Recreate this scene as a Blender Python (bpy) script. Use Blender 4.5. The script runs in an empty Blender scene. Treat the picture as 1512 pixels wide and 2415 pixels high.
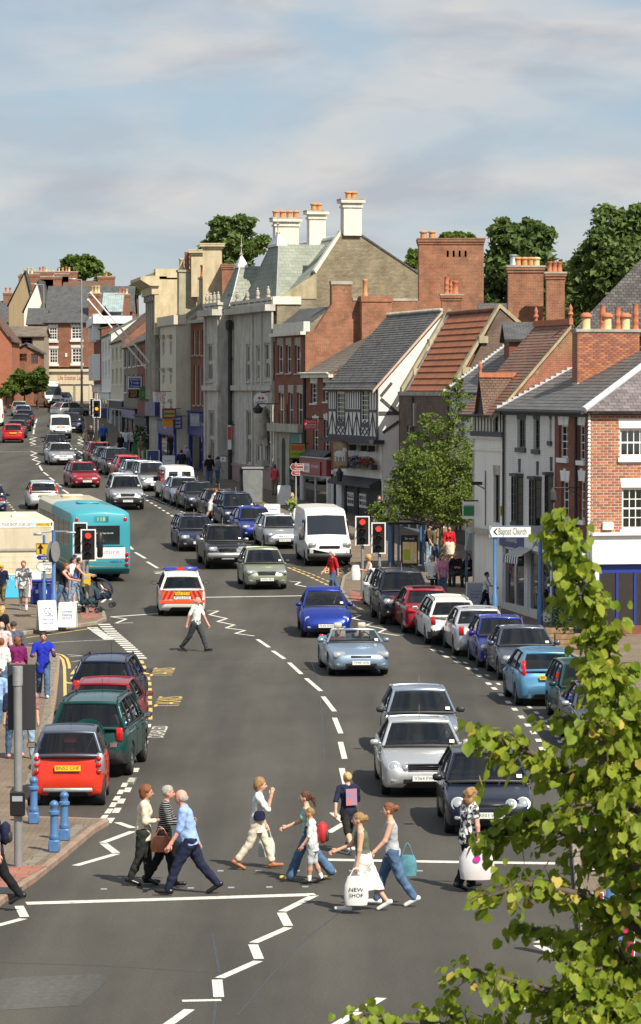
import bpy, math, random
import numpy as np
from mathutils import Vector, Matrix
random.seed(7)
R = math.radians
SC = bpy.context.scene
COL = SC.collection
# ------------------------------------------------------------------ camera, sky, sun, exposure
FPX, CX, CY, HOR, CAMZ = 7993.0, 756.0, 1207.5, 917.0, 8.4      # photograph measured on a 1512 x 2415 grid
PITCH = math.atan((CY - HOR) / FPX)
cd = bpy.data.cameras.new('camera'); cam = bpy.data.objects.new('camera', cd); COL.objects.link(cam)
cam.location = (0, 0, CAMZ); cam.rotation_euler = (R(90) - PITCH, 0, 0)
cd.sensor_fit = 'VERTICAL'; cd.sensor_height = 36.0; cd.sensor_width = 36.0; cd.lens = FPX / 2415.0 * 36.0
cd.clip_start = 1.0; cd.clip_end = 6000.0
cd.dof.use_dof = True; cd.dof.focus_distance = 95.0; cd.dof.aperture_fstop = 13.0
SC.camera = cam
SUN_DIR = Vector((0.40, -0.54, 0.76)).normalized()               # towards the sun
SUN_EL = math.asin(SUN_DIR.z); SUN_AZ = math.atan2(SUN_DIR.x, SUN_DIR.y)
W = bpy.data.worlds.new('World'); SC.world = W; W.use_nodes = True
def build_sky():
    nt = W.node_tree; nt.nodes.clear(); N = nt.nodes.new; L = nt.links.new
    out = N('ShaderNodeOutputWorld'); bg = N('ShaderNodeBackground'); bg.inputs['Strength'].default_value = 0.077
    sky = N('ShaderNodeTexSky'); sky.sky_type = 'NISHITA'; sky.sun_disc = False
    sky.sun_elevation = SUN_EL; sky.sun_rotation = SUN_AZ; sky.altitude = 100; sky.air_density = 1.0; sky.dust_density = 0.6; sky.ozone_density = 2.0
    tc = N('ShaderNodeTexCoord')
    # soft layered cloud over the whole sky, flattened towards the horizon
    mp = N('ShaderNodeMapping'); mp.inputs['Scale'].default_value = (1.0, 1.0, 2.9); mp.inputs['Location'].default_value = (0.35, 0.2, 0.13)
    L(tc.outputs['Generated'], mp.inputs['Vector'])
    n1 = N('ShaderNodeTexNoise'); n1.inputs['Scale'].default_value = 12.0; n1.inputs['Detail'].default_value = 8; n1.inputs['Roughness'].default_value = 0.5; n1.inputs['Distortion'].default_value = 0.5
    n2 = N('ShaderNodeTexNoise'); n2.inputs['Scale'].default_value = 20.0; n2.inputs['Detail'].default_value = 6; n2.inputs['Roughness'].default_value = 0.5; n2.inputs['Distortion'].default_value = 0.3
    mp2 = N('ShaderNodeMapping'); mp2.inputs['Scale'].default_value = (1.0, 1.0, 3.2); mp2.inputs['Location'].default_value = (3.1, 1.7, 0.9)
    L(tc.outputs['Generated'], mp2.inputs['Vector']); L(mp.outputs[0], n1.inputs['Vector']); L(mp2.outputs[0], n2.inputs['Vector'])
    r1 = N('ShaderNodeValToRGB'); r1.color_ramp.elements[0].position = 0.38; r1.color_ramp.elements[1].position = 0.64
    r1.color_ramp.elements[0].color = (0.08, 0.08, 0.08, 1); r1.color_ramp.elements[1].color = (0.93, 0.93, 0.93, 1)
    r2 = N('ShaderNodeValToRGB'); r2.color_ramp.elements[0].position = 0.44; r2.color_ramp.elements[1].position = 0.64
    r2.color_ramp.elements[0].color = (6.7, 6.55, 6.4, 1); r2.color_ramp.elements[1].color = (4.75, 5.0, 5.45, 1)   # lit cloud / grey cloud base
    L(n1.outputs['Fac'], r1.inputs['Fac']); L(n2.outputs['Fac'], r2.inputs['Fac'])
    # tint of the clear air, a little bluer and darker than the raw sky model
    tint = N('ShaderNodeMix'); tint.data_type = 'RGBA'; tint.blend_type = 'MIX'; tint.inputs['Factor'].default_value = 0.62
    tint.inputs['B'].default_value = (3.95, 5.15, 6.5, 1); L(sky.outputs['Color'], tint.inputs['A'])
    mx = N('ShaderNodeMix'); mx.data_type = 'RGBA'; L(r1.outputs['Color'], mx.inputs['Factor']); L(tint.outputs['Result'], mx.inputs['A']); L(r2.outputs['Color'], mx.inputs['B'])
    L(mx.outputs['Result'], bg.inputs['Color']); L(bg.outputs[0], out.inputs['Surface'])
build_sky()
sd = bpy.data.lights.new('sun', 'SUN'); sd.energy = 5.0; sd.angle = R(0.5); sd.color = (1.0, 0.93, 0.80)
so = bpy.data.objects.new('sun', sd); COL.objects.link(so); so.location = (60, -60, 120)
so.rotation_euler = (-SUN_DIR).to_track_quat('-Z', 'Y').to_euler()
SC.view_settings.view_transform = 'Standard'; SC.view_settings.look = 'None'; SC.view_settings.gamma = 1.0; SC.view_settings.exposure = 0.42
SC.cycles.max_bounces = 5; SC.cycles.diffuse_bounces = 2; SC.cycles.glossy_bounces = 3; SC.cycles.transparent_max_bounces = 10
SC.cycles.transmission_bounces = 4; SC.cycles.use_denoising = True; SC.cycles.caustics_reflective = False; SC.cycles.caustics_refractive = False
SC.cycles.sample_clamp_indirect = 6.0

# ------------------------------------------------------------------ measuring: photograph grid <-> place
GY = [-200, 0, 105, 140, 186, 221, 264, 317, 350, 382, 460, 700, 1500]
GZ = [0, 0, 0, .75, 2.35, 3.3, 4.25, 5.5, 6.3, 7.1, 9.5, 14, 18]
_gy = np.linspace(-200, 1500, 3401); _gz = np.interp(_gy, GY, GZ); _k = np.hanning(41); _k /= _k.sum()
_gz = np.convolve(np.pad(_gz, 20, mode='edge'), _k, 'valid')
def gz(Y): return float(np.interp(Y, _gy, _gz))
_sp, _cp = math.sin(PITCH), math.cos(PITCH)
def at(u, v, Y):
    a = (u - CX) / FPX; b = (CY - v) / FPX
    dy = _cp + b * _sp; dz = -_sp + b * _cp
    return Vector((a * Y / dy, Y, CAMZ + dz * Y / dy))
def gnd(u, v, h=0.0):
    lo, hi = 5.0, 1400.0
    for _ in range(50):
        m = 0.5 * (lo + hi)
        if at(u, v, m).z > gz(m) + h: lo = m
        else: hi = m
    p = at(u, v, lo); p.z = gz(lo) + h
    return p
def hx(u, Y): return (u - CX) * Y / FPX
def hz(v, Y): return at(CX, v, Y).z

# ------------------------------------------------------------------ materials
MATS = {}
def _nodes(m):
    m.use_nodes = True; nt = m.node_tree; b = nt.nodes['Principled BSDF']; return nt, b
def mat(key, col=(.5, .5, .5), rough=.6, metal=0., var=.0, vs=4., bump=0., bs=30., coat=0., spec=.5, emit=0., trans=0., col2=None, sub=0., dirt=0.):
    if key in MATS: return MATS[key]
    m = bpy.data.materials.new(key); MATS[key] = m; nt, b = _nodes(m); N = nt.nodes.new; L = nt.links.new
    b.inputs['Base Color'].default_value = (*col, 1); b.inputs['Roughness'].default_value = rough; b.inputs['Metallic'].default_value = metal
    b.inputs['Coat Weight'].default_value = coat; b.inputs['Coat Roughness'].default_value = .04; b.inputs['Specular IOR Level'].default_value = spec
    if emit: b.inputs['Emission Color'].default_value = (*col, 1); b.inputs['Emission Strength'].default_value = emit
    tc = N('ShaderNodeTexCoord')
    if var or dirt or col2:
        n = N('ShaderNodeTexNoise'); n.inputs['Scale'].default_value = vs; n.inputs['Detail'].default_value = 5; n.inputs['Roughness'].default_value = .6
        L(tc.outputs['Object'], n.inputs['Vector'])
        r = N('ShaderNodeValToRGB'); r.color_ramp.elements[0].position = .3 if var or dirt else .47; r.color_ramp.elements[1].position = .7 if var or dirt else .53
        c2 = col2 if col2 else tuple(min(1, c * (1 + var)) for c in col); c1 = tuple(c * (1 - var) for c in col) if col2 is None else col
        r.color_ramp.elements[0].color = (*c1, 1); r.color_ramp.elements[1].color = (*c2, 1)
        L(n.outputs['Fac'], r.inputs['Fac']); src = r.outputs['Color']
        if dirt:
            n2 = N('ShaderNodeTexNoise'); n2.inputs['Scale'].default_value = .9; n2.inputs['Detail'].default_value = 7; n2.inputs['Roughness'].default_value = .7
            mp = N('ShaderNodeMapping'); mp.inputs['Scale'].default_value = (2.2, 2.2, .35); L(tc.outputs['Object'], mp.inputs['Vector']); L(mp.outputs[0], n2.inputs['Vector'])
            r2 = N('ShaderNodeValToRGB'); r2.color_ramp.elements[0].position = .45; r2.color_ramp.elements[1].position = .75
            r2.color_ramp.elements[0].color = (1, 1, 1, 1); k = 1 - dirt; r2.color_ramp.elements[1].color = (k, k * .97, k * .9, 1)
            mm = N('ShaderNodeMix'); mm.data_type = 'RGBA'; mm.blend_type = 'MULTIPLY'; mm.inputs['Factor'].default_value = 1
            L(n2.outputs['Fac'], r2.inputs['Fac']); L(src, mm.inputs['A']); L(r2.outputs['Color'], mm.inputs['B']); src = mm.outputs['Result']
        L(src, b.inputs['Base Color'])
    if bump:
        n3 = N('ShaderNodeTexNoise'); n3.inputs['Scale'].default_value = bs; n3.inputs['Detail'].default_value = 4; L(tc.outputs['Object'], n3.inputs['Vector'])
        bp = N('ShaderNodeBump'); bp.inputs['Strength'].default_value = bump; bp.inputs['Distance'].default_value = .02; L(n3.outputs['Fac'], bp.inputs['Height']); L(bp.outputs[0], b.inputs['Normal'])
    return m
def brickmat(key, c1, c2, mortar, bw=.225, bh=.075, mo=.011, rough=.85, var=.35, off=.5, bump=.6, patch=None, vs=1.3):
    """small coursed pieces (bricks, slates, tiles, setts) seen too far off to be built singly; uses metre UVs"""
    if key in MATS: return MATS[key]
    m = bpy.data.materials.new(key); MATS[key] = m; nt, b = _nodes(m); N = nt.nodes.new; L = nt.links.new
    b.inputs['Roughness'].default_value = rough; b.inputs['Specular IOR Level'].default_value = .25
    uv = N('ShaderNodeUVMap'); br = N('ShaderNodeTexBrick'); br.offset = off
    br.inputs['Scale'].default_value = 1; br.inputs['Brick Width'].default_value = bw; br.inputs['Row Height'].default_value = bh
    br.inputs['Mortar Size'].default_value = mo; br.inputs['Mortar Smooth'].default_value = .15; br.inputs['Bias'].default_value = -.1
    br.inputs['Color1'].default_value = (*c1, 1); br.inputs['Color2'].default_value = (*c2, 1); br.inputs['Mortar'].default_value = (*mortar, 1)
    L(uv.outputs[0], br.inputs['Vector'])
    n = N('ShaderNodeTexNoise'); n.inputs['Scale'].default_value = vs; n.inputs['Detail'].default_value = 6; n.inputs['Roughness'].default_value = .65; L(uv.outputs[0], n.inputs['Vector'])
    r = N('ShaderNodeValToRGB'); r.color_ramp.elements[0].position = .33; r.color_ramp.elements[1].position = .68
    a, c = 1 - var, 1 + var * .35
    r.color_ramp.elements[0].color = (a, a, a, 1); r.color_ramp.elements[1].color = (c, c, c, 1); L(n.outputs['Fac'], r.inputs['Fac'])
    mm = N('ShaderNodeMix'); mm.data_type = 'RGBA'; mm.blend_type = 'MULTIPLY'; mm.inputs['Factor'].default_value = 1
    L(br.outputs['Color'], mm.inputs['A']); L(r.outputs['Color'], mm.inputs['B']); src = mm.outputs['Result']
    if patch:
        n2 = N('ShaderNodeTexNoise'); n2.inputs['Scale'].default_value = 2.3; n2.inputs['Detail'].default_value = 8; n2.inputs['Roughness'].default_value = .75; L(uv.outputs[0], n2.inputs['Vector'])
        r2 = N('ShaderNodeValToRGB'); r2.color_ramp.elements[0].position = .56; r2.color_ramp.elements[1].position = .68
        r2.color_ramp.elements[0].color = (0, 0, 0, 1); r2.color_ramp.elements[1].color = (.75, .75, .75, 1); L(n2.outputs['Fac'], r2.inputs['Fac'])
        m2 = N('ShaderNodeMix'); m2.data_type = 'RGBA'; L(r2.outputs['Color'], m2.inputs['Factor']); L(src, m2.inputs['A']); m2.inputs['B'].default_value = (*patch, 1); src = m2.outputs['Result']
    L(src, b.inputs['Base Color'])
    iv = N('ShaderNodeMath'); iv.operation = 'SUBTRACT'; iv.inputs[0].default_value = 1; L(br.outputs['Fac'], iv.inputs[1])
    bp = N('ShaderNodeBump'); bp.inputs['Strength'].default_value = bump; bp.inputs['Distance'].default_value = .02; L(iv.outputs[0], bp.inputs['Height']); L(bp.outputs[0], b.inputs['Normal'])
    return m
def glassmat(key, tint=.5, refl=.12, rough=.02):
    """clear pane: lets light through with a tint and mirrors its surroundings"""
    if key in MATS: return MATS[key]
    m = bpy.data.materials.new(key); MATS[key] = m; m.use_nodes = True; nt = m.node_tree; nt.nodes.clear(); N = nt.nodes.new; L = nt.links.new
    out = N('ShaderNodeOutputMaterial'); tr = N('ShaderNodeBsdfTransparent'); tr.inputs['Color'].default_value = (tint * .93, tint, tint * .98, 1)
    gl = N('ShaderNodeBsdfGlossy'); gl.inputs['Roughness'].default_value = rough; gl.inputs['Color'].default_value = (.95, .97, 1, 1)
    fr = N('ShaderNodeFresnel'); fr.inputs['IOR'].default_value = 1.52; ad = N('ShaderNodeMath'); ad.operation = 'ADD'; ad.inputs[1].default_value = refl - .04; ad.use_clamp = True
    mx = N('ShaderNodeMixShader'); L(fr.outputs[0], ad.inputs[0]); L(ad.outputs[0], mx.inputs['Fac']); L(tr.outputs[0], mx.inputs[1]); L(gl.outputs[0], mx.inputs[2]); L(mx.outputs[0], out.inputs['Surface'])
    return m

# ------------------------------------------------------------------ mesh building
class MB:
    def __init__(s): s.v = []; s.f = []; s.m = []; s.mi = 0
    def add(s, vs, fs):
        b = len(s.v); s.v.extend([tuple(p) for p in vs]); s.f.extend([tuple(i + b for i in q) for q in fs]); s.m.extend([s.mi] * len(fs)); return s
    def box(s, x0, y0, z0, x1, y1, z1, M=None):
        vs = [(x, y, z) for x in (x0, x1) for y in (y0, y1) for z in (z0, z1)]
        if M is not None: vs = [M @ Vector(p) for p in vs]
        return s.add(vs, [(0, 1, 3, 2), (4, 6, 7, 5), (0, 4, 5, 1), (2, 3, 7, 6), (0, 2, 6, 4), (1, 5, 7, 3)])
    def cbox(s, c, d, M=None, bev=0.):
        x, y, z = c; a, b, h = d[0] / 2, d[1] / 2, d[2] / 2
        if not bev: return s.box(x - a, y - b, z - h, x + a, y + b, z + h, M)
        vs = []; k = bev
        for zz, e in ((-h, k), (-h + k, 0), (h - k, 0), (h, k)):
            A, B = a - e, b - e
            vs += [(x - A + (k if not e else 0), y - B, z + zz), (x + A - (k if not e else 0), y - B, z + zz), (x + A, y - B + (k if not e else 0), z + zz), (x + A, y + B - (k if not e else 0), z + zz),
                   (x + A - (k if not e else 0), y + B, z + zz), (x - A + (k if not e else 0), y + B, z + zz), (x - A, y + B - (k if not e else 0), z + zz), (x - A, y - B + (k if not e else 0), z + zz)]
        if M is not None: vs = [M @ Vector(p) for p in vs]
        fs = [tuple(range(7, -1, -1)), tuple(range(24, 32))]
        for r in range(3):
            for i in range(8): j = (i + 1) % 8; fs.append((r * 8 + i, r * 8 + j, r * 8 + 8 + j, r * 8 + 8 + i))
        return s.add(vs, fs)
    def poly(s, pts): return s.add(pts, [tuple(range(len(pts)))])
    def prism(s, pts, d):
        """pts: planar loop of 3D points, extruded by vector d"""
        n = len(pts); d = Vector(d); p = [Vector(q) for q in pts]; nrm = Vector((0, 0, 0))
        for i in range(n): nrm += p[i].cross(p[(i + 1) % n])
        if nrm.dot(d) > 0: p.reverse()
        fs = [tuple(range(n)), tuple(range(2 * n - 1, n - 1, -1))]
        for i in range(n): j = (i + 1) % n; fs.append((i, i + n, j + n, j))
        return s.add(p + [q + d for q in p], fs)
    def tube(s, pts, rad, n=8, cap=True):
        pts = [Vector(p) for p in pts]; k = len(pts)
        rad = [rad] * k if not hasattr(rad, '__len__') else rad
        vs = []; fs = []
        for i, p in enumerate(pts):
            t = (pts[min(i + 1, k - 1)] - pts[max(i - 1, 0)])
            t = t.normalized() if t.length > 1e-9 else Vector((0, 0, 1))
            a = t.orthogonal().normalized() if i == 0 else (a - t * a.dot(t)).normalized()
            b = t.cross(a)
            for j in range(n): w = 2 * math.pi * j / n; vs.append(p + (a * math.cos(w) + b * math.sin(w)) * rad[i])
        for i in range(k - 1):
            for j in range(n): l = (j + 1) % n; fs.append((i * n + j, i * n + l, i * n + n + l, i * n + n + j))
        if cap: fs.append(tuple(range(n - 1, -1, -1))); fs.append(tuple(range((k - 1) * n, k * n)))
        return s.add(vs, fs)
    def lathe(s, prof, c=(0, 0, 0), n=12, M=None):
        """prof: list of (radius, z)"""
        vs = []; fs = []
        for r, z in prof:
            for j in range(n): w = 2 * math.pi * j / n; vs.append(Vector((c[0] + r * math.cos(w), c[1] + r * math.sin(w), c[2] + z)))
        if M is not None: vs = [M @ p for p in vs]
        for i in range(len(prof) - 1):
            for j in range(n): l = (j + 1) % n; fs.append((i * n + j, i * n + l, i * n + n + l, i * n + n + j))
        fs.append(tuple(range(n - 1, -1, -1))); fs.append(tuple(range((len(prof) - 1) * n, len(prof) * n)))
        return s.add(vs, fs)
    def ell(s, c, r, n=10, k=7, M=None):
        prof = []; vs = []; fs = []
        for i in range(k):
            t = math.pi * (i + .5) / k
            for j in range(n): w = 2 * math.pi * j / n; vs.append(Vector((c[0] + r[0] * math.sin(t) * math.cos(w), c[1] + r[1] * math.sin(t) * math.sin(w), c[2] - r[2] * math.cos(t))))
        if M is not None: vs = [M @ p for p in vs]
        for i in range(k - 1):
            for j in range(n): l = (j + 1) % n; fs.append((i * n + j, i * n + l, i * n + n + l, i * n + n + j))
        fs.append(tuple(range(n - 1, -1, -1))); fs.append(tuple(range((k - 1) * n, k * n)))
        return s.add(vs, fs)
    def grid(s, P):
        """P: rows of points, open surface"""
        r, c = len(P), len(P[0]); vs = [p for row in P for p in row]
        return s.add(vs, [(i * c + j, i * c + j + 1, (i + 1) * c + j + 1, (i + 1) * c + j) for i in range(r - 1) for j in range(c - 1)])
    def mesh(s, name, mats, smooth=None):
        me = bpy.data.meshes.new(name); me.from_pydata(s.v, [], s.f)
        for m in (mats if isinstance(mats, (list, tuple)) else [mats]): me.materials.append(m)
        if any(s.m): me.polygons.foreach_set('material_index', s.m)
        metre_uv(me)
        if smooth is not None: me.shade_smooth(); me.set_sharp_from_angle(angle=R(smooth))
        me.validate(); me.update(); return me
    def build(s, name, mats, parent=None, smooth=None): return link(name, s.mesh(name, mats, smooth), parent)
def metre_uv(me):
    nv = len(me.vertices)
    if not len(me.polygons): return
    co = np.empty(nv * 3, np.float32); me.vertices.foreach_get('co', co); co = co.reshape(-1, 3)
    npol = len(me.polygons); nl = len(me.loops)
    nor = np.empty(npol * 3, np.float32); me.polygons.foreach_get('normal', nor); nor = nor.reshape(-1, 3)
    tot = np.empty(npol, np.int32); me.polygons.foreach_get('loop_total', tot)
    li = np.empty(nl, np.int32); me.loops.foreach_get('vertex_index', li)
    pn = np.repeat(nor, tot, axis=0); p = co[li]
    t = np.stack([-pn[:, 1], pn[:, 0], np.zeros(nl, np.float32)], 1); ln = np.linalg.norm(t, axis=1); flat = ln < .12
    t = t / np.maximum(ln, 1e-6)[:, None]; t[flat] = (1, 0, 0)
    b = np.cross(pn, t)
    uv = np.stack([(p * t).sum(1), (p * b).sum(1)], 1).astype(np.float32)
    lay = me.uv_layers.new(name='UVMap'); lay.data.foreach_set('uv', uv.ravel())
def link(name, me, parent=None, loc=None, rz=None):
    o = bpy.data.objects.new(name, me); COL.objects.link(o)
    if parent is not None: o.parent = parent
    if loc is not None: o.location = loc
    if rz is not None: o.rotation_euler = (0, 0, rz)
    return o
def tag(o, label=None, cat=None, group=None, kind=None):
    if label: o['label'] = label
    if cat: o['category'] = cat
    if group: o['group'] = group
    if kind: o['kind'] = kind
    return o
def thing(name, label, cat, loc=(0, 0, 0), rz=0., group=None):
    o = bpy.data.objects.new(name, None); COL.objects.link(o); o.location = loc; o.rotation_euler = (0, 0, rz); o.empty_display_size = .2
    return tag(o, label, cat, group)
_TXT = {}
def text_mesh(s, size, mt, depth=.0, align='CENTER'):
    k = (s, round(size, 4), mt.name, align)
    if k in _TXT: return _TXT[k]
    c = bpy.data.curves.new('lettering', 'FONT'); c.body = s; c.size = size; c.align_x = align; c.align_y = 'CENTER'; c.extrude = depth; c.resolution_u = 2
    o = bpy.data.objects.new('lettering', c)
    me = bpy.data.meshes.new_from_object(o); me.materials.clear(); me.materials.append(mt)
    bpy.data.objects.remove(o); bpy.data.curves.remove(c); _TXT[k] = me; return me
def text(s, size, mt, parent, loc, rot=(R(90), 0, 0), width=None, sx=None, align='CENTER', name='lettering'):
    """flat lettering; default rotation stands it upright facing -Y of the parent"""
    me = text_mesh(s, size, mt, 0., align); o = link(name, me, parent); o.location = loc; o.rotation_euler = rot
    if width:
        xs = [v.co.x for v in me.vertices]; w = (max(xs) - min(xs)) if xs else 1
        o.scale = (width / max(w, 1e-4), 1, 1)
    return o
# common colours
BLACK = mat('black_paint', (.012, .012, .014), .4); RUBBER = mat('tyre_rubber', (.018, .018, .019), .8, var=.2, vs=20)
CHROME = mat('bright_metal', (.75, .76, .78), .12, 1.); ALLOY = mat('wheel_alloy', (.55, .56, .58), .3, .9); STEEL = mat('galvanised_steel', (.42, .43, .43), .5, .6, var=.15, vs=8)
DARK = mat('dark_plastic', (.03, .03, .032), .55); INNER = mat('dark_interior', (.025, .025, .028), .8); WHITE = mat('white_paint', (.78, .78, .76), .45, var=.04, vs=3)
REDLENS = mat('red_lens', (.5, .01, .008), .15, coat=.6); AMBER = mat('amber_lens', (.8, .25, .02), .2, coat=.5); LAMPGL = mat('lamp_glass', (.50, .52, .54), .12, .55, coat=1.)
PLATEW = mat('plate_white', (.78, .78, .75), .4); PLATEY = mat('plate_yellow', (.8, .5, .03), .4)
CGLASS = glassmat('car_glass', .40, .055); WGLASS = glassmat('window_glass', .22, .16); SGLASS = glassmat('shop_glass', .42, .16)
# ------------------------------------------------------------------ ground, road, pavements, markings
def asphalt(key, base, lo, hi, coarse=1.0):
    m = bpy.data.materials.new(key); MATS[key] = m; nt, b = _nodes(m); N = nt.nodes.new; L = nt.links.new
    tc = N('ShaderNodeTexCoord'); b.inputs['Roughness'].default_value = .85; b.inputs['Specular IOR Level'].default_value = .3
    n = N('ShaderNodeTexNoise'); n.inputs['Scale'].default_value = .22; n.inputs['Detail'].default_value = 6; n.inputs['Roughness'].default_value = .6
    mp = N('ShaderNodeMapping'); mp.inputs['Scale'].default_value = (1.6, .5, 1); mp.inputs['Rotation'].default_value = (0, 0, R(-8)); L(tc.outputs['Object'], mp.inputs['Vector']); L(mp.outputs[0], n.inputs['Vector'])
    r = N('ShaderNodeValToRGB'); r.color_ramp.elements[0].position = .32; r.color_ramp.elements[1].position = .7
    r.color_ramp.elements[0].color = (*lo, 1); r.color_ramp.elements[1].color = (*hi, 1); L(n.outputs['Fac'], r.inputs['Fac'])
    g = N('ShaderNodeTexNoise'); g.inputs['Scale'].default_value = 22 * coarse; g.inputs['Detail'].default_value = 8; g.inputs['Roughness'].default_value = .8; L(tc.outputs['Object'], g.inputs['Vector'])
    rg = N('ShaderNodeValToRGB'); rg.color_ramp.elements[0].position = .3; rg.color_ramp.elements[1].position = .72
    rg.color_ramp.elements[0].color = (.60, .60, .60, 1); rg.color_ramp.elements[1].color = (1.42, 1.40, 1.36, 1); L(g.outputs['Fac'], rg.inputs['Fac'])
    mm = N('ShaderNodeMix'); mm.data_type = 'RGBA'; mm.blend_type = 'MULTIPLY'; mm.inputs['Factor'].default_value = 1; L(r.outputs['Color'], mm.inputs['A']); L(rg.outputs['Color'], mm.inputs['B'])
    # bleached chippings and dark spots
    v = N('ShaderNodeTexVoronoi'); v.inputs['Scale'].default_value = 5.0; L(tc.outputs['Object'], v.inputs['Vector'])
    rv = N('ShaderNodeValToRGB'); rv.color_ramp.elements[0].position = .02; rv.color_ramp.elements[1].position = .06; rv.color_ramp.elements[0].color = (1.5, 1.5, 1.5, 1); rv.color_ramp.elements[1].color = (1, 1, 1, 1); L(v.outputs['Distance'], rv.inputs['Fac'])
    m2 = N('ShaderNodeMix'); m2.data_type = 'RGBA'; m2.blend_type = 'MULTIPLY'; m2.inputs['Factor'].default_value = 1; L(mm.outputs['Result'], m2.inputs['A']); L(rv.outputs['Color'], m2.inputs['B'])
    # polished wheel tracks and joints running along the street
    mw = N('ShaderNodeMapping'); mw.inputs['Scale'].default_value = (.75, .035, 1); mw.inputs['Rotation'].default_value = (0, 0, R(6)); wn = N('ShaderNodeTexNoise'); wn.inputs['Scale'].default_value = 1.; wn.inputs['Detail'].default_value = 4; L(tc.outputs['Object'], mw.inputs['Vector']); L(mw.outputs[0], wn.inputs['Vector'])
    rw = N('ShaderNodeValToRGB'); rw.color_ramp.elements[0].position = .38; rw.color_ramp.elements[1].position = .62; rw.color_ramp.elements[0].color = (.80, .80, .80, 1); rw.color_ramp.elements[1].color = (1.16, 1.15, 1.13, 1); L(wn.outputs['Fac'], rw.inputs['Fac'])
    m3 = N('ShaderNodeMix'); m3.data_type = 'RGBA'; m3.blend_type = 'MULTIPLY'; m3.inputs['Factor'].default_value = 1; L(m2.outputs['Result'], m3.inputs['A']); L(rw.outputs['Color'], m3.inputs['B'])
    L(m3.outputs['Result'], b.inputs['Base Color'])
    bp = N('ShaderNodeBump'); bp.inputs['Strength'].default_value = .25; bp.inputs['Distance'].default_value = .01; L(g.outputs['Fac'], bp.inputs['Height']); L(bp.outputs[0], b.inputs['Normal'])
    return m
ASPH = asphalt('asphalt', .08, (.055, .0515, .045), (.085, .0795, .069)); PATCHM = asphalt('coarse_tarmac', .1, (.055, .054, .05), (.105, .104, .098), .45)
EARTH = mat('grass_and_earth', (.06, .07, .03), .95, var=.4, vs=.2)
PAVER = brickmat('clay_pavers', (.23, .175, .125), (.185, .145, .11), (.11, .09, .07), .22, .11, .008, var=.28, bump=.3, vs=.7)
FLAG = brickmat('kerb_flagstones', (.25, .215, .17), (.215, .185, .15), (.10, .09, .075), .6, .45, .012, var=.25, bump=.3)
REDPAV = brickmat('red_tactile_paving', (.36, .15, .11), (.30, .13, .10), (.16, .09, .07), .4, .4, .01, var=.25, bump=.4)
KERBM = mat('kerb_stone', (.27, .22, .17), .85, var=.3, vs=3, bump=.2)
KERBR = mat('kerb_clay', (.29, .20, .145), .85, var=.25, vs=3, bump=.2)
def wornpaint(key, col, under=(.11, .105, .095), wear=.5):
    m = bpy.data.materials.new(key); MATS[key] = m; nt, b = _nodes(m); N = nt.nodes.new; L = nt.links.new
    tc = N('ShaderNodeTexCoord'); n = N('ShaderNodeTexNoise'); n.inputs['Scale'].default_value = 9; n.inputs['Detail'].default_value = 8; n.inputs['Roughness'].default_value = .8; L(tc.outputs['Object'], n.inputs['Vector'])
    r = N('ShaderNodeValToRGB'); r.color_ramp.elements[0].position = wear; r.color_ramp.elements[1].position = wear + .12; r.color_ramp.elements[0].color = (*col, 1); r.color_ramp.elements[1].color = (*under, 1)
    L(n.outputs['Fac'], r.inputs['Fac']); L(r.outputs['Color'], b.inputs['Base Color']); b.inputs['Roughness'].default_value = .7; return m
PAINT = wornpaint('white_road_paint', (.64, .62, .55), wear=.54); PAINTY = wornpaint('yellow_road_paint', (.62, .44, .14), wear=.54); PAINTO = wornpaint('old_white_road_paint', (.42, .41, .37), wear=.5)
def strip_sheet(name, xl, xr, y0, y1, h, m, step=3.0, parent=None, edge=0.):
    """ground-following sheet between two edges given as functions of Y"""
    ys = []; y = y0
    while y < y1 - 1e-6: ys.append(y); y += step
    ys.append(y1); P = []
    for y in ys:
        a, b = xl(y), xr(y); k = 4; P.append([(a + (b - a) * i / k, y, gz(y) + h) for i in range(k + 1)])
    mb = MB(); mb.grid(P)
    return mb.build(name, m, parent)
ground = strip_sheet('ground', lambda y: -900, lambda y: 900, -200, 1500, -.25, EARTH, 5.); tag(ground, kind='structure')
road = strip_sheet('road', lambda y: -70, lambda y: 45, -20, 430, 0., ASPH, 3.); tag(road, kind='structure')
def clip_y(poly, y0, y1):
    for s, lim in ((1, y0), (-1, -y1)):
        out = []; n = len(poly)
        for i in range(n):
            a, b = poly[i], poly[(i + 1) % n]; da, db = s * a[1] - lim, s * b[1] - lim
            if da >= 0: out.append(a)
            if (da >= 0) != (db >= 0): t = da / (da - db); out.append((a[0] + (b[0] - a[0]) * t, a[1] + (b[1] - a[1]) * t))
        poly = out
        if len(poly) < 3: return []
    return poly
def poly_sheet(name, pts, h, m, parent=None, step=4.0, skirt=0.):
    """pts: world (x, y) loop laid on the ground; optional downward skirt"""
    ys = [p[1] for p in pts]; y = min(ys); mb = MB()
    while y < max(ys):
        q = clip_y(pts, y, y + step)
        if len(q) >= 3: mb.poly([(a, b, gz(b) + h) for a, b in q])
        y += step
    if skirt:
        n = len(pts)
        for i in range(n):
            a, b = pts[i], pts[(i + 1) % n]
            mb.add([(a[0], a[1], gz(a[1]) + h), (b[0], b[1], gz(b[1]) + h), (b[0], b[1], gz(b[1]) + h - skirt), (a[0], a[1], gz(a[1]) + h - skirt)], [(0, 1, 2, 3)])
    me = mb.mesh(name, m)
    for p in me.polygons:
        if p.normal.z < -.3: p.flip()
    return link(name, me, parent)
def g2(u, v, h=0.): p = gnd(u, v, h); return (p.x, p.y)
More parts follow.
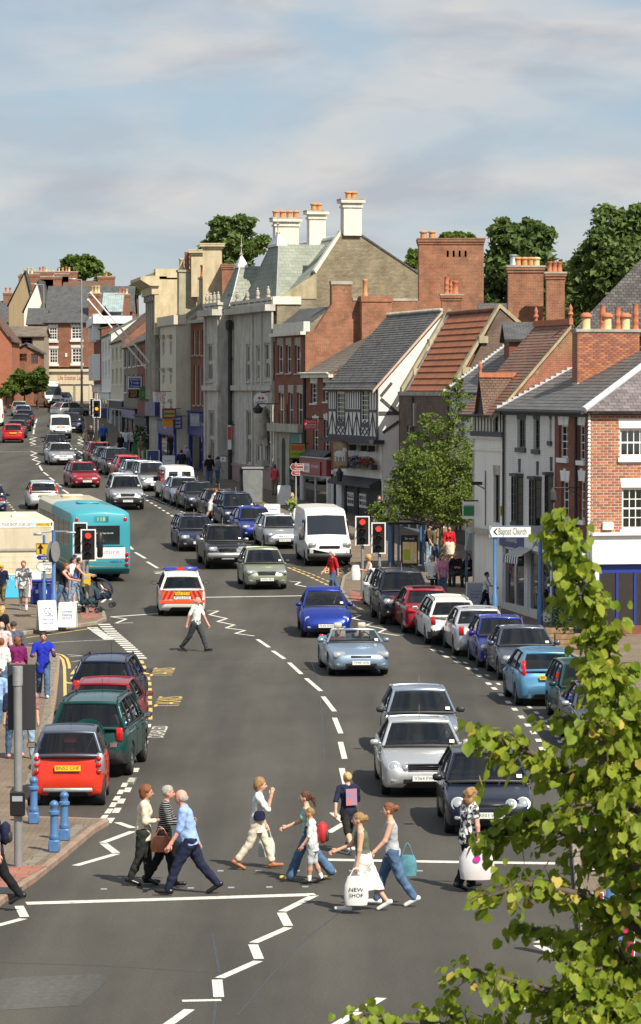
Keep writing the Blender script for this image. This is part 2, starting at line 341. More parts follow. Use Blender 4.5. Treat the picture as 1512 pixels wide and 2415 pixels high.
# right-hand pavement: kerb as x(Y)
KR = [g2(u, v) for u, v in ((1420, 2500), (1375, 2200), (1365, 2090), (1352, 1950), (1520, 1937), (1510, 1800), (1445, 1640), (1370, 1560), (1262, 1500), (1120, 1463), (1010, 1451), (900, 1449.5), (856, 1446), (829, 1430), (805, 1395), (812, 1365), (842, 1345), (740, 1270),
      (655, 1215), (565, 1180), (480, 1150), (400, 1118), (330, 1096), (262, 1087), (224, 1083), (208, 1062), (203, 1040), (203, 1015), (200, 988), (190, 967), (170, 950))]
KR.sort(key=lambda p: p[1]); KRY = [p[1] for p in KR]; KRX = [p[0] for p in KR]
def kerb_r(y): return float(np.interp(y, KRY, KRX))
KH = .11
pav_r = strip_sheet('pavement', lambda y: kerb_r(y), lambda y: 60, 30, 372, KH, PAVER, .75); tag(pav_r, kind='structure')
PL1 = [g2(u, v) for u, v in ((-400, 2450), (-180, 2280), (-60, 2180), (0, 2130), (75, 2080), (150, 2020), (215, 1965), (250, 1945), (150, 1941), (58, 1939), (50, 1912), (77, 1868), (108, 1760), (126, 1660), (134, 1590), (136, 1556), (118, 1542), (60, 1533), (0, 1528), (-500, 1528))]
pav_l = poly_sheet('pavement', PL1, KH, PAVER, skirt=.2); tag(pav_l, kind='structure')
PL2 = [g2(u, v) for u, v in ((-500, 1512), (0, 1503), (62, 1496), (150, 1484), (225, 1473), (247, 1464), (243, 1450), (222, 1425), (150, 1390), (60, 1376), (0, 1372), (-500, 1372))]
pav_c = poly_sheet('pavement', PL2, KH, PAVER, skirt=.2); tag(pav_c, kind='structure')
_ks = {}
def kerbs(path, parent, m, n_max=300, w=.13, far=155.):
    """single kerb stones along a world path; the far rest joined"""
    segs = []
    for a, b in zip(path, path[1:]):
        d = math.hypot(b[0] - a[0], b[1] - a[1])
        if d < .1: continue
        n = max(1, round(d / .95))
        for i in range(n):
            p = [a[0] + (b[0] - a[0]) * (i + .5) / n, a[1] + (b[1] - a[1]) * (i + .5) / n]; segs.append((p, d / n, math.atan2(b[1] - a[1], b[0] - a[0])))
    rest = MB(); cnt = 0
    for p, l, an in segs:
        slope = (gz(p[1] + .5) - gz(p[1] - .5)) * math.sin(an)
        if p[1] < far and cnt < n_max:
            k = (round(l, 2), m.name)
            if k not in _ks: _ks[k] = MB().cbox((0, 0, -.04), (k[0] - .012, w + .01, .33), None, .02).mesh('kerbstone', m)
            o = link('kerbstone', _ks[k], parent, (p[0], p[1], gz(p[1]) + KH - .12 + random.uniform(-.004, .004))); o.rotation_euler = (0, -math.atan(slope), an); cnt += 1
        else:
            M = Matrix.Translation((p[0], p[1], gz(p[1]) + KH - .12)) @ Matrix.Rotation(an, 4, 'Z') @ Matrix.Rotation(-math.atan(slope), 4, 'Y')
            rest.cbox((0, 0, -.04), (l - .012, w + .01, .33), M)
    if rest.v: tag(rest.build('far_kerb', m, parent), kind='stuff')
kerbs([p for p in KR], pav_r, KERBM)
kerbs(PL1[1:18], pav_l, KERBR); kerbs(PL2[1:10], pav_c, KERBM)
# flagstone margins and red crossing pads
poly_sheet('flagstone_margin', [g2(u, v) for u, v in ((77, 1862), (108, 1758), (126, 1660), (134, 1590), (135, 1560), (117, 1560), (112, 1640), (88, 1760), (60, 1862))], KH + .004, FLAG, pav_l)
poly_sheet('flagstone_margin', [g2(u, v) for u, v in ((-30, 2125), (75, 2060), (150, 2003), (205, 1960), (180, 1958), (120, 2005), (40, 2060), (-60, 2115))], KH + .004, FLAG, pav_l)
poly_sheet('red_paving_pad', [g2(u, v) for u, v in ((-60, 2140), (-20, 2140), (50, 2090), (112, 2058), (40, 2056), (-60, 2080))], KH + .008, REDPAV, pav_l)
poly_sheet('red_paving_pad', [g2(u, v) for u, v in ((195, 1470), (236, 1464), (225, 1440), (185, 1445))], KH + .004, REDPAV, pav_c)
poly_sheet('red_paving_pad', [g2(u, v) for u, v in ((830, 1425), (900, 1440), (885, 1415), (825, 1400))], KH + .006, REDPAV, pav_r)
poly_sheet('coarse_patch', [g2(u, v) for u, v in ((-40, 2318), (40, 2305), (262, 2296), (230, 2335), (185, 2372), (-40, 2385))], .003, PATCHM, road)
TARM = mat('tar_joint', (.045, .045, .05), .5, var=.3, vs=6)
def stroke(name, pts, w, m=None, h=.005, parent=None):
    """painted line of width w (metres) through photograph-grid points, laid on the road"""
    P = [Vector((*g2(u, v), 0)) for u, v in pts]; mb = MB(); Lp = []; Rp = []
    for i, p in enumerate(P):
        t = (P[min(i + 1, len(P) - 1)] - P[max(i - 1, 0)]).normalized(); nrm = Vector((-t.y, t.x, 0)) * w / 2
        a, b = p + nrm, p - nrm; Lp.append((a.x, a.y, gz(a.y) + h)); Rp.append((b.x, b.y, gz(b.y) + h))
    mb.grid([Lp, Rp]); me = mb.mesh(name, m or PAINT)
    for q in me.polygons:
        if q.normal.z < 0: q.flip()
    return link(name, me, parent or road)
def zig(pts, w=.13, m=None, name='zigzag_line'):
    for a, b in zip(pts, pts[1:]): stroke(name, [a, b], w, m)
def dashes(pts, length, w, m=None, name='bay_line_dash'):
    """short dashes centred on grid points, along the local run"""
    P = [Vector((*g2(u, v), 0)) for u, v in pts]
    for i, p in enumerate(P):
        t = (P[min(i + 1, len(P) - 1)] - P[max(i - 1, 0)]).normalized(); nrm = Vector((-t.y, t.x, 0)) * w / 2; a, b = p - t * length / 2, p + t * length / 2
        me = MB().poly([(q.x, q.y, gz(q.y) + .005) for q in (a - nrm, b - nrm, b + nrm, a + nrm)]).mesh(name, m or PAINT)
        for q in me.polygons:
            if q.normal.z < 0: q.flip()
        link(name, me, road)
def lerp_pts(pts, n):
    d = [0]
    for a, b in zip(pts, pts[1:]): d.append(d[-1] + math.hypot(b[0] - a[0], b[1] - a[1]))
    return [(float(np.interp(t, d, [p[0] for p in pts])), float(np.interp(t, d, [p[1] for p in pts]))) for t in np.linspace(0, d[-1], n)]
for s in (((742, 2112), (666, 2150)), ((664, 2153), (680, 2184)), ((680, 2188), (598, 2224)), ((597, 2228), (611, 2262)), ((609, 2267), (518, 2307)), ((512, 2311), (516, 2352)), ((522, 2359), (430, 2361)), ((447, 2381), (385, 2425)),
          ((277, 1940), (314, 1953)), ((314, 1961), (242, 1988)), ((245, 1990), (274, 2012)), ((275, 2014), (178, 2042)), ((45, 2137), (58, 2163)), ((55, 2167), (-60, 2198)),
          ((785, 1917), (812, 1939)), ((812, 1942), (775, 1964)), ((900, 2354), (780, 2425)), ((1220, 2378), (1320, 2381)), ((1268, 2224), (1313, 2202)), ((1268, 2230), (1335, 2262))): stroke('zigzag_line', s, .15)
stroke('stop_line', [(62, 2131), (400, 2121), (744, 2110)], .30); stroke('stop_line', [(772, 2028), (1043, 2033), (1330, 2037)], .28); stroke('stop_line', [(478, 1409), (800, 1404)], .25); stroke('stop_line', [(262, 1455), (378, 1447)], .2)
for a, b in (((607, 1508), (635, 1527)), ((643, 1535), (671, 1554)), ((682, 1563), (711, 1590)), ((722, 1600), (757, 1630)), ((762, 1643), (789, 1678)), ((789, 1693), (804, 1730)), ((803, 1750), (813, 1790)), ((806, 1812), (815, 1850)), ((812, 1875), (817, 1900)),
             ((93, 1098), (100, 1110)), ((103, 1114), (114, 1122)), ((117, 1126), (128, 1134)), ((133, 1140), (145, 1149)), ((148, 1155), (162, 1164)), ((166, 1170), (179, 1180)), ((184, 1186), (194, 1193)), ((305, 1288), (313, 1296)), ((319, 1303), (343, 1317)), ((347, 1325), (372, 1340)),
             ((87, 988), (84, 998)), ((83, 1001), (81, 1010)), ((80, 1013), (79, 1024))): stroke('centre_line_dash', [a, b], .13)
zig([(488, 1441), (515, 1441), (494, 1450), (535, 1459), (513, 1466), (553, 1474), (533, 1481), (578, 1487), (555, 1494), (600, 1500)], .11)
zig([(363, 1348), (394, 1347), (366, 1352), (404, 1357), (385, 1364)], .11); zig([(683, 1371), (708, 1373), (697, 1379), (742, 1388), (734, 1395), (765, 1402)], .11)
zig([(836, 1449), (850, 1451), (832, 1459), (879, 1469), (863, 1475), (910, 1484), (893, 1492), (945, 1500)], .11); zig([(262, 1455), (298, 1460), (273, 1470), (314, 1469)], .11); zig([(226, 1390), (234, 1399), (228, 1407), (250, 1413), (240, 1421)], .11)
zig([(72, 1030), (86, 1032), (70, 1036), (84, 1040), (71, 1044), (84, 1048), (72, 1051)], .14); zig([(72, 1064), (86, 1069), (73, 1074), (88, 1079), (77, 1084), (95, 1090), (86, 1096)], .14)
zig([(185, 1030), (199, 1033), (184, 1037), (197, 1041), (183, 1045), (195, 1049)], .14); zig([(184, 1063), (195, 1069), (184, 1074), (200, 1080), (187, 1086), (205, 1094)], .14)
stroke('stop_line', [(0, 1066), (68, 1065)], .3, PAINTO); stroke('stop_line', [(80, 1053), (196, 1051)], .3, PAINTO)
dashes(lerp_pts([(246, 1473), (262, 1490), (284, 1509), (300, 1523), (314, 1536), (322, 1544), (330, 1552)], 17), .42, .42, name='give_way_mark'); dashes(lerp_pts([(219, 1481), (236, 1494), (256, 1507)], 9), .40, .36, name='give_way_mark')
Zb = lambda x, y: (.3116 * x, 1161 + .3116 * y)
dashes([Zb(*p) for p in ((1065, 1285), (1085, 1325), (1105, 1365), (1113, 1410), (1122, 1450), (1125, 1497), (1125, 1550), (1125, 1595), (1128, 1648), (1127, 1705))], 1.1, .18, PAINTY, 'bus_stop_dash')
dashes([Zb(*p) for p in ((1037, 1292), (1047, 1333), (1057, 1370), (1067, 1410), (1073, 1453), (1080, 1500), (1083, 1545), (1085, 1580), (1085, 1620), (1083, 1665), (1082, 1705))], .9, .11, PAINTY, 'bus_stop_dash')
Zd = lambda x, y: (.3339 * x, 1682.8 + .3339 * y)
dashes([Zd(*p) for p in ((1047, 87), (1025, 205), (1008, 270), (990, 330), (958, 400), (930, 470), (902, 540), (857, 620), (825, 685), (775, 757))], .8, .14)
dashes([Zd(*p) for p in ((1018, 75), (1014, 110), (1008, 145), (998, 183), (990, 215), (968, 320), (920, 420), (880, 505), (853, 555), (825, 600), (800, 645), (770, 690), (735, 735))], .75, .12)
stroke('bay_end_line', [Zd(535, 753), Zd(705, 742)], .10); stroke('side_road_line', [(67, 1518), (277, 1508)], .12, PAINTO); stroke('hatch_line', [(159, 1544), (300, 1557)], .12, PAINTO); stroke('hatch_line', [(170, 1561), (234, 1552)], .1, PAINTO); stroke('hatch_line', [(187, 1571), (259, 1557)], .1, PAINTO); stroke('hatch_line', [(163, 1549), (205, 1546)], .1, PAINTO)
stroke('yellow_line', [(122, 1543), (138, 1547), (148, 1556), (152, 1572), (153, 1600), (154, 1660)], .09, PAINTY); stroke('yellow_line', [(130, 1541), (147, 1545), (158, 1553), (163, 1567), (164, 1577)], .09, PAINTY)
stroke('yellow_line', [(62, 1504), (150, 1492), (222, 1481)], .09, PAINTY); stroke('yellow_line', [(196, 1034), (205, 1010), (202, 988), (190, 968), (168, 953)], .1, PAINTY); stroke('yellow_line', [(193, 1033), (202, 1009), (199, 988), (187, 969), (166, 955)], .1, PAINTY)
Ze = lambda x, y: (1009.7 + .3322 * x, 1178 + .3322 * y)
dashes([Ze(*p) for p in ((40, 1070), (125, 1115), (210, 1155), (290, 1200), (365, 1252), (430, 1308), (470, 1343), (518, 1387), (570, 1440), (615, 1490), (663, 1545), (707, 1602), (747, 1655), (785, 1712), (810, 1770))], .75, .14)
dashes([Ze(*p) for p in ((95, 1080), (180, 1120), (265, 1160), (340, 1205), (420, 1250), (500, 1310), (580, 1370), (650, 1420), (720, 1475), (770, 1515), (803, 1548), (830, 1575), (860, 1613), (887, 1645), (912, 1680), (935, 1720))], .6, .10)
Zf = lambda x, y: (336.6 + .1669 * x, 908.7 + .1669 * y)
dashes([Zf(*p) for p in ((-60, 1555), (5, 1593), (65, 1630), (125, 1665), (185, 1700), (240, 1733), (295, 1770), (355, 1808), (415, 1845), (480, 1888), (540, 1925), (600, 1965))], .8, .14)
dashes([Zf(*p) for p in ((-75, 1490), (-25, 1515), (25, 1540), (65, 1560), (110, 1580), (155, 1597), (200, 1615), (245, 1637), (290, 1657), (330, 1677), (370, 1697), (410, 1720), (460, 1740), (505, 1763), (550, 1785), (590, 1805), (635, 1830), (680, 1852), (725, 1875))], .6, .1)
dashes(lerp_pts([(590, 1285), (640, 1312), (672, 1328)], 7), .6, .1); dashes(lerp_pts([(683, 1340), (720, 1355), (790, 1388)], 11), .7, .12, PAINTY, 'bus_stop_dash'); dashes(lerp_pts([(695, 1340), (735, 1354), (795, 1380)], 10), .6, .09, PAINTY, 'bus_stop_dash')
dashes(lerp_pts([(6, 1170), (44, 1217)], 10), .5, .12); dashes(lerp_pts([(227, 1083), (262, 1105), (300, 1127)], 7), .8, .14)
def road_text(s, u0, v0, u1, v1, m, turn=0):
    """lettering painted flat on the road inside a grid box"""
    a = gnd(u0, v1); b = gnd(u1, v1); c = gnd((u0 + u1) / 2, v0); me = text_mesh(s, 1.0, m); xs = [v.co.x for v in me.vertices]; ys = [v.co.y for v in me.vertices]
    w, h = max(xs) - min(xs), max(ys) - min(ys); o = link('road_lettering', me, road); W_, H_ = b.x - a.x, c.y - a.y; y = (a.y + c.y) / 2; x = (a.x + b.x) / 2
    sl = math.atan((gz(y + .5) - gz(y - .5))); o.location = (x, y, gz(y) + .007)
    if turn: o.rotation_euler = (0, 0, R(90)); o.scale = (H_ / w, W_ / h, 1)
    else: o.rotation_euler = (sl, 0, 0); o.scale = (W_ / w, H_ / h, 1)
road_text('BUS', 162, 1571, 291, 1592, PAINTY); road_text('STOP', 150, 1595, 321, 1614, PAINTY)
road_text('TAXIS', 355, 1575, 408, 1595, PAINTY, 1); road_text('TAXIS', 365, 1643, 425, 1667, PAINTY, 1); road_text('DISABLED', 349, 1713, 388, 1740, PAINT, 1); road_text('LOADING', 296, 1835, 318, 1850, PAINTO, 1)
road_text('BUS STOP', 765, 1340, 885, 1353, PAINTY)
stroke('tar_joint', [(420, 1561), (756, 1560), (1010, 1566)], .06, TARM, .002); stroke('tar_joint', [(735, 1563), (752, 1605), (760, 1700), (765, 1790)], .03, TARM, .002); stroke('tar_joint', [(500, 2445), (517, 2290), (500, 2200)], .04, TARM, .002)
stroke('tar_joint', [(560, 2395), (700, 2230), (830, 2130)], .03, TARM, .002); stroke('tar_joint', [(400, 1615), (395, 1660), (372, 1725), (330, 1800)], .03, TARM, .002); stroke('tar_joint', [(0, 2270), (250, 2278), (520, 2295)], .03, TARM, .002)
DRAIN = mat('iron_cover', (.06, .06, .062), .6, .4, var=.2, vs=20)
for u, v in ((10, 2100),):
    p = gnd(u, v, KH + .012); mb = MB(); mb.cbox((0, 0, 0), (.55, .7, .012)); [mb.box(-.24, -.3 + i * .1, .006, .24, -.25 + i * .1, .012) for i in range(6)]; o = mb.build('drain_cover', DRAIN, pav_l); o.location = p
STUD = mat('crossing_stud', (.55, .56, .58), .35, .7)
for u in (245, 345, 450, 545, 635, 720, 880, 960): p = gnd(u, 2098 - (u - 245) * .012, .0); o = MB().cbox((0, 0, .008), (.11, .11, .016), None, .004).build('crossing_stud', STUD, road); o.location = p
for u in (520, 610, 700, 830, 905, 990): p = gnd(u, 2055, .0); o = MB().cbox((0, 0, .008), (.11, .11, .016), None, .004).build('crossing_stud', STUD, road); o.location = p
# ------------------------------------------------------------------ building kit
BR_RED=brickmat('red_brick',(.40,.145,.075),(.31,.115,.065),(.34,.25,.17),var=.4,patch=(.42,.30,.2))
BR_SHADE=brickmat('shaded_red_brick',(.30,.095,.055),(.24,.08,.05),(.22,.13,.09),var=.3)  # darker copy of the red brick, shade of the street fronts put in colour
BR_BUFF=brickmat('buff_grey_brick',(.36,.30,.19),(.25,.215,.145),(.21,.19,.145),var=.35)
BR_BROWN=brickmat('brown_brick',(.19,.12,.085),(.13,.085,.065),(.2,.17,.14),var=.35)
BR_FAR=brickmat('far_red_brick',(.36,.15,.09),(.28,.12,.075),(.3,.2,.14),.3,.1,.012,var=.3)
RENDER_W=mat('white_render',(.84,.81,.74),.8,var=.03,vs=2,dirt=.14);RENDER_C=mat('cream_render',(.66,.60,.46),.8,var=.06,vs=2,dirt=.3);RENDER_G=mat('grey_render',(.40,.37,.27),.85,var=.15,vs=2,dirt=.3)
WHITEB=brickmat('white_painted_brick',(.80,.79,.74),(.76,.75,.70),(.66,.65,.6),var=.1,bump=.4);PALEWALL=mat('pale_grey_wall',(.62,.64,.66),.8,var=.05,dirt=.2)
STONE=mat('pale_stone',(.54,.51,.44),.85,var=.14,vs=1.6,bump=.2,bs=12,dirt=.5);STONEL=mat('clean_stone',(.74,.70,.60),.8,var=.08,vs=3,dirt=.25);STONEG=mat('weathered_stone',(.42,.39,.32),.9,var=.25,vs=2,bump=.3,dirt=.4);GRANITE=mat('pink_granite',(.33,.24,.22),.5,var=.2,vs=40)
BUFFST=mat('buff_stone',(.60,.50,.32),.85,var=.12,vs=2,dirt=.4);COPING=mat('sandstone_coping',(.42,.36,.23),.9,var=.2,vs=3,dirt=.35)
SLATE=brickmat('slate',(.095,.097,.10),(.125,.122,.12),(.05,.05,.05),.28,.2,.012,rough=.6,var=.35);SLATEB=brickmat('brown_slate',(.17,.145,.12),(.14,.12,.105),(.07,.06,.05),.28,.19,.012,var=.3)
GREENSL=brickmat('green_slate',(.30,.32,.265),(.245,.27,.225),(.18,.19,.16),.42,.28,.012,rough=.7,var=.25,patch=(.33,.30,.14),vs=.8);TILEBR=brickmat('brown_tile',(.20,.125,.09),(.15,.10,.075),(.07,.05,.04),.17,.11,.012,var=.3)
PANTILE=mat('orange_pantile',(.30,.115,.058),.85,var=.35,vs=1.6);PANDARK=mat('dark_pantile',(.25,.10,.055),.85,var=.35,vs=1.6)
SLATE1=mat('slate_piece',(.105,.105,.105),.55,var=.28,vs=.9);SLATE2=mat('slate_piece_warm',(.135,.128,.12),.6,var=.25,vs=.9);TILE1=mat('clay_tile_piece',(.19,.115,.085),.85,var=.3,vs=.8);DTILE=mat('dark_tile_piece',(.085,.083,.078),.8,var=.3,vs=.8)
LEAD=mat('lead_flashing',(.62,.63,.64),.5,.2,var=.12,vs=6);TIMBER=mat('black_timber',(.03,.03,.032),.65,var=.25,vs=5);TIMBERG=mat('grey_black_timber',(.075,.074,.072),.7,var=.3,vs=4)
FRAMEW=mat('white_window_frame',(.80,.80,.77),.45,var=.05,vs=4);FRAMEB=mat('black_window_frame',(.03,.03,.03),.5);POT_R=mat('terracotta_pot',(.46,.16,.08),.8,var=.2,vs=6);POT_Y=mat('buff_pot',(.66,.50,.26),.8,var=.15,vs=6);POT_O=mat('orange_pot',(.56,.27,.11),.8,var=.2,vs=6)
NAVY=mat('navy_paint',(.018,.03,.16),.4,var=.1);BLUEP=mat('street_blue_paint',(.07,.17,.36),.4,var=.15,vs=5);ROYAL=mat('royal_blue_paint',(.02,.04,.28),.4);REDSIGN=mat('red_sign',(.55,.02,.03),.4);DKRED=mat('dark_red_sign',(.28,.03,.035),.4);CREAMP=mat('cream_paint',(.75,.66,.48),.5,var=.05);GREENP=mat('green_paint',(.015,.2,.05),.4);TEXTW=mat('white_lettering',(.8,.8,.78),.5);TEXTK=mat('black_lettering',(.015,.015,.015),.5);TEXTR=mat('red_lettering',(.45,.03,.03),.5);GOLD=mat('gold_lettering',(.55,.38,.1),.4,.3);TEXTB=mat('blue_lettering',(.03,.05,.3),.5)
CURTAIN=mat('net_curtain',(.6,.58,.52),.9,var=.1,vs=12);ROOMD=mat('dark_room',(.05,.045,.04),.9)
class Bld:
 """a building: local x runs along the facade, y into the building, z up from its base; (u, v) are photograph-grid readings on the facade"""
 def __init__(s,name,label,cat,ua,Ya,ub,Yb,base=None,group=None):
  s.a=Vector((hx(ua,Ya),Ya));s.b=Vector((hx(ub,Yb),Yb));d=s.b-s.a;s.L=d.length;s.d=d/s.L
  s.base=(min(gz(Ya),gz(Yb))-.2)if base is None else base
  s.o=thing(name,label,cat,(s.a.x,s.a.y,s.base),math.atan2(d.y,d.x),group)
 def x(s,u,off=0.):
  k=(u-CX)/FPX;n=Vector((-s.d.y,s.d.x));p=s.a+n*off
  return(k*p.y-p.x)/(s.d.x-k*s.d.y)
 def Y(s,x,y=0.):return s.a.y+s.d.y*x+s.d.x*y
 def z(s,v,x,y=0.):return hz(v,s.Y(x,y))-s.base
 def r(s,u0,v0,u1,v1):
  x0,x1=sorted((s.x(u0),s.x(u1)));xm=(x0+x1)/2;return x0,x1,s.z(v1,xm),s.z(v0,xm)
def facade(B,x0,x1,z0,z1,holes,m,y=0.,t=.22,name='wall',parent=None):
 xs=sorted({x0,x1,*[min(max(h[i],x0),x1)for h in holes for i in(0,1)]});zs=sorted({z0,z1,*[min(max(h[i],z0),z1)for h in holes for i in(2,3)]});mb=MB()
 for a,b in zip(xs,xs[1:]):
  for c,d in zip(zs,zs[1:]):
   mx,mz=(a+b)/2,(c+d)/2
   if b-a<1e-5 or d-c<1e-5 or any(h[0]<mx<h[1]and h[2]<mz<h[3]for h in holes):continue
   mb.add([(a,y,c),(b,y,c),(b,y,d),(a,y,d)],[(0,1,2,3)])
 for a,b,c,d in holes:
  a,b,c,d=max(a,x0),min(b,x1),max(c,z0),min(d,z1)
  if b<=a or d<=c:continue
  Y1=y+t
  mb.add([(a,y,c),(a,Y1,c),(a,Y1,d),(a,y,d)],[(3,2,1,0)]);mb.add([(b,y,c),(b,Y1,c),(b,Y1,d),(b,y,d)],[(0,1,2,3)])
  mb.add([(a,y,c),(b,y,c),(b,Y1,c),(a,Y1,c)],[(3,2,1,0)]);mb.add([(a,y,d),(b,y,d),(b,Y1,d),(a,Y1,d)],[(0,1,2,3)])
 return mb.build(name,m,parent or B.o)
def window(B,x0,x1,z0,z1,y=.10,cols=2,rows=2,fm=None,fw=.055,bw=.022,glass=None,sill=None,lintel=None,lh=.22,rail=True,single=False,curtain=0.,name='window',keyst=False,sh=.09,gap=.0,parent=None):
 fm=fm or FRAMEW;mb=MB();w,h=x1-x0,z1-z0;fw=min(fw,w*.16)
 mb.box(x0,y,z0,x0+fw,y+.06,z1);mb.box(x1-fw,y,z0,x1,y+.06,z1);mb.box(x0+fw,y,z0,x1-fw,y+.06,z0+fw*1.2);mb.box(x0+fw,y,z1-fw,x1-fw,y+.06,z1)
 a,b,c,d=x0+fw,x1-fw,z0+fw*1.2,z1-fw
 for i in range(1,cols):xx=a+(b-a)*i/cols;mb.box(xx-bw/2,y+.012,c,xx+bw/2,y+.05,d)
 for i in range(1,rows):
  zz=c+(d-c)*i/rows;k=bw*(1.9 if rail and i*2==rows else 1);mb.box(a,y+.008,zz-k/2,b,y+.052,zz+k/2)
 o=mb.build(name,fm,parent or B.o)
 if single:
  for i in range(cols):
   for j in range(rows):
    pa,pb=a+(b-a)*i/cols,a+(b-a)*(i+1)/cols;pc,pd=c+(d-c)*j/rows,c+(d-c)*(j+1)/rows;tl=random.uniform(-.004,.004)
    MB().add([(pa,y+.03+tl,pc),(pb,y+.03-tl,pc),(pb,y+.03-tl,pd),(pa,y+.03+tl,pd)],[(0,1,2,3)]).build('pane',glass or WGLASS,o)
 else:MB().add([(a,y+.03,c),(b,y+.03,c),(b,y+.03,d),(a,y+.03,d)],[(0,1,2,3)]).build('pane',glass or WGLASS,o)
 curtain=curtain or(random.uniform(.15,.45)if random.random()<.35 else 0)
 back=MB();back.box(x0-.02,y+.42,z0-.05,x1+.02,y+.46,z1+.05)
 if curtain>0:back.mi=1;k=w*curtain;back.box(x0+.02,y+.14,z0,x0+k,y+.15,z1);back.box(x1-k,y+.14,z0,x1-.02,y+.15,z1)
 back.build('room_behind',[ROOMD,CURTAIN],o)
 if sill:MB().box(x0-.08,y-.18,z0-sh,x1+.08,y+.02,z0-.002).build('sill',sill,o)
 if lintel:
  l=MB();e=.12 if keyst else.06;xm=(x0+x1)/2
  l.prism([(x0-.02,-.014+gap,z1+.002),(x1+.02,-.014+gap,z1+.002),(x1+e,-.014+gap,z1+lh),(x0-e,-.014+gap,z1+lh)],(0,.1,0))
  if keyst:l.prism([(xm-.08,-.035+gap,z1+.004),(xm+.08,-.035+gap,z1+.004),(xm+.12,-.035+gap,z1+lh+.07),(xm-.12,-.035+gap,z1+lh+.07)],(0,.1,0))
  l.build('lintel',lintel,o)
 return o
def tiles_on(parent,P0,ex,ey,nx,ny,tw,th,mats,limit=0,thick=.022,name='tile',curved=False,over=1.25,near=None,lift=0.):
 """tiles laid in courses on a slope. P0 lower corner, ex along the eaves, ey up the slope (unit vectors)"""
 ex,ey=Vector(ex).normalized(),Vector(ey).normalized();n=ex.cross(ey).normalized()
 if n.z<0:n=-n
 mats=mats if isinstance(mats,list)else[mats]
 def piece(mb,o,w):
  a=o;b=o+ex*(w-.006);L_=ey*th*over;up=n*thick
  if curved:
   c=[]
   for k in range(5):t=k/4;hh=thick*(.4+1.3*math.sin(t*math.pi)**2);c.append((ex*(w*t),n*hh))
   vs=[o+p+q+n*.015 for p,q in c]+[o+p+q*.6+L_-n*.012 for p,q in c];vs+=[o+c[0][0],o+c[-1][0]]
   mb.add(vs,[(i,i+1,i+6,i+5)for i in range(4)]+[(10,0,1,2,3,4,11)][:0]+[(10,11,4,3,2,1,0)])
  else:mb.add([a+up,b+up,b+L_+n*.004,a+L_+n*.004,a-n*.002,b-n*.002],[(0,1,2,3),(4,5,1,0),(4,0,3),(5,2,1)])
 def okm(me):
  for p in me.polygons:
   if p.normal.dot(n)<-.5:p.flip()
  return me
 protos=None
 if limit:
  protos=[]
  for m in mats:mb=MB();piece(mb,Vector((0,0,0)),tw);protos.append(okm(mb.mesh(name,m)))
 spots=[]
 for j in range(ny):
  for i in range(-1 if(j%2 and not curved)else 0,nx):
   x=(i+(.5 if(j%2 and not curved)else 0))*tw
   if x<-1e-6:x0,w=0.,tw/2
   elif x+tw>nx*tw+1e-6:x0,w=x,nx*tw-x
   else:x0,w=x,tw
   if near and not near(x0/tw,j):continue
   spots.append((Vector(P0)+ex*x0+ey*(j*th)+n*(lift+random.uniform(0,.004)),w))
 rest=[MB()for _ in mats];cnt=0
 full=[s for s in spots if abs(s[1]-tw)<1e-6];single=set()
 if limit:
  step=sorted(range(len(spots)),key=lambda i:-spots[i][0].dot(ex))[:limit+50];single={i for i in step if abs(spots[i][1]-tw)<1e-6}
  single=set(sorted(single)[:limit])
 for i,(o,w)in enumerate(spots):
  q=random.randrange(len(mats))
  if i in single:t=link(name,protos[q],parent,o);t.rotation_euler=(random.uniform(-.006,.006),random.uniform(-.006,.006),0)
  else:piece(rest[q],o,w)
 if any(r.v for r in rest):
  mb=MB()
  for k,r in enumerate(rest):mb.mi=k;mb.add(r.v,r.f)
  me=okm(mb.mesh(name+'_courses',mats));tag(link(name+'_courses',me,parent),kind='stuff')
def slope_roof(B,x0,x1,ya,za,yb,zb,m,t=.12,name='roof_slope',parent=None):
 """slab between an eaves line (ya, za) and a ridge line (yb, zb)"""
 d=Vector((0,yb-ya,zb-za)).normalized();n=Vector((0,-d.z,d.y));n=n if n.z>0 else-n
 return MB().prism([(x0,ya,za),(x1,ya,za),(x1,yb,zb),(x0,yb,zb)],-n*t).build(name,m,parent or B.o)
def side_wall(B,x,poly,m,t=.25,name='gable_wall',inward=-1):
 """wall across the building at local x, poly in (y, z)"""
 return MB().prism([(x,y,z)for y,z in poly],(inward*t,0,0)).build(name,m,B.o)
def pot(mb,x,y,z,h=.6,r=.13,kind=0):
 if kind==0:mb.lathe([(r*.95,0),(r*1.0,h*.08),(r*.82,h*.15),(r*.74,h*.8),(r*.95,h*.86),(r*.95,h*.97),(r*.7,h),(r*.6,h*.9)],(x,y,z),10)
 elif kind==1:mb.lathe([(r,0),(r*1.0,h*.7),(r*1.35,h*.78),(r*1.35,h*.9),(r*.8,h),(r*.5,h)],(x,y,z),10)
 else:mb.lathe([(r*1.1,0),(r*.8,h*.08),(r*.8,h*.25),(r*.95,h*.3),(r*.8,h*.36),(r*.8,h*.55),(r*.95,h*.6),(r*.8,h*.66),(r*.75,h*.95),(r*.85,h),(r*.6,h)],(x,y,z),10)
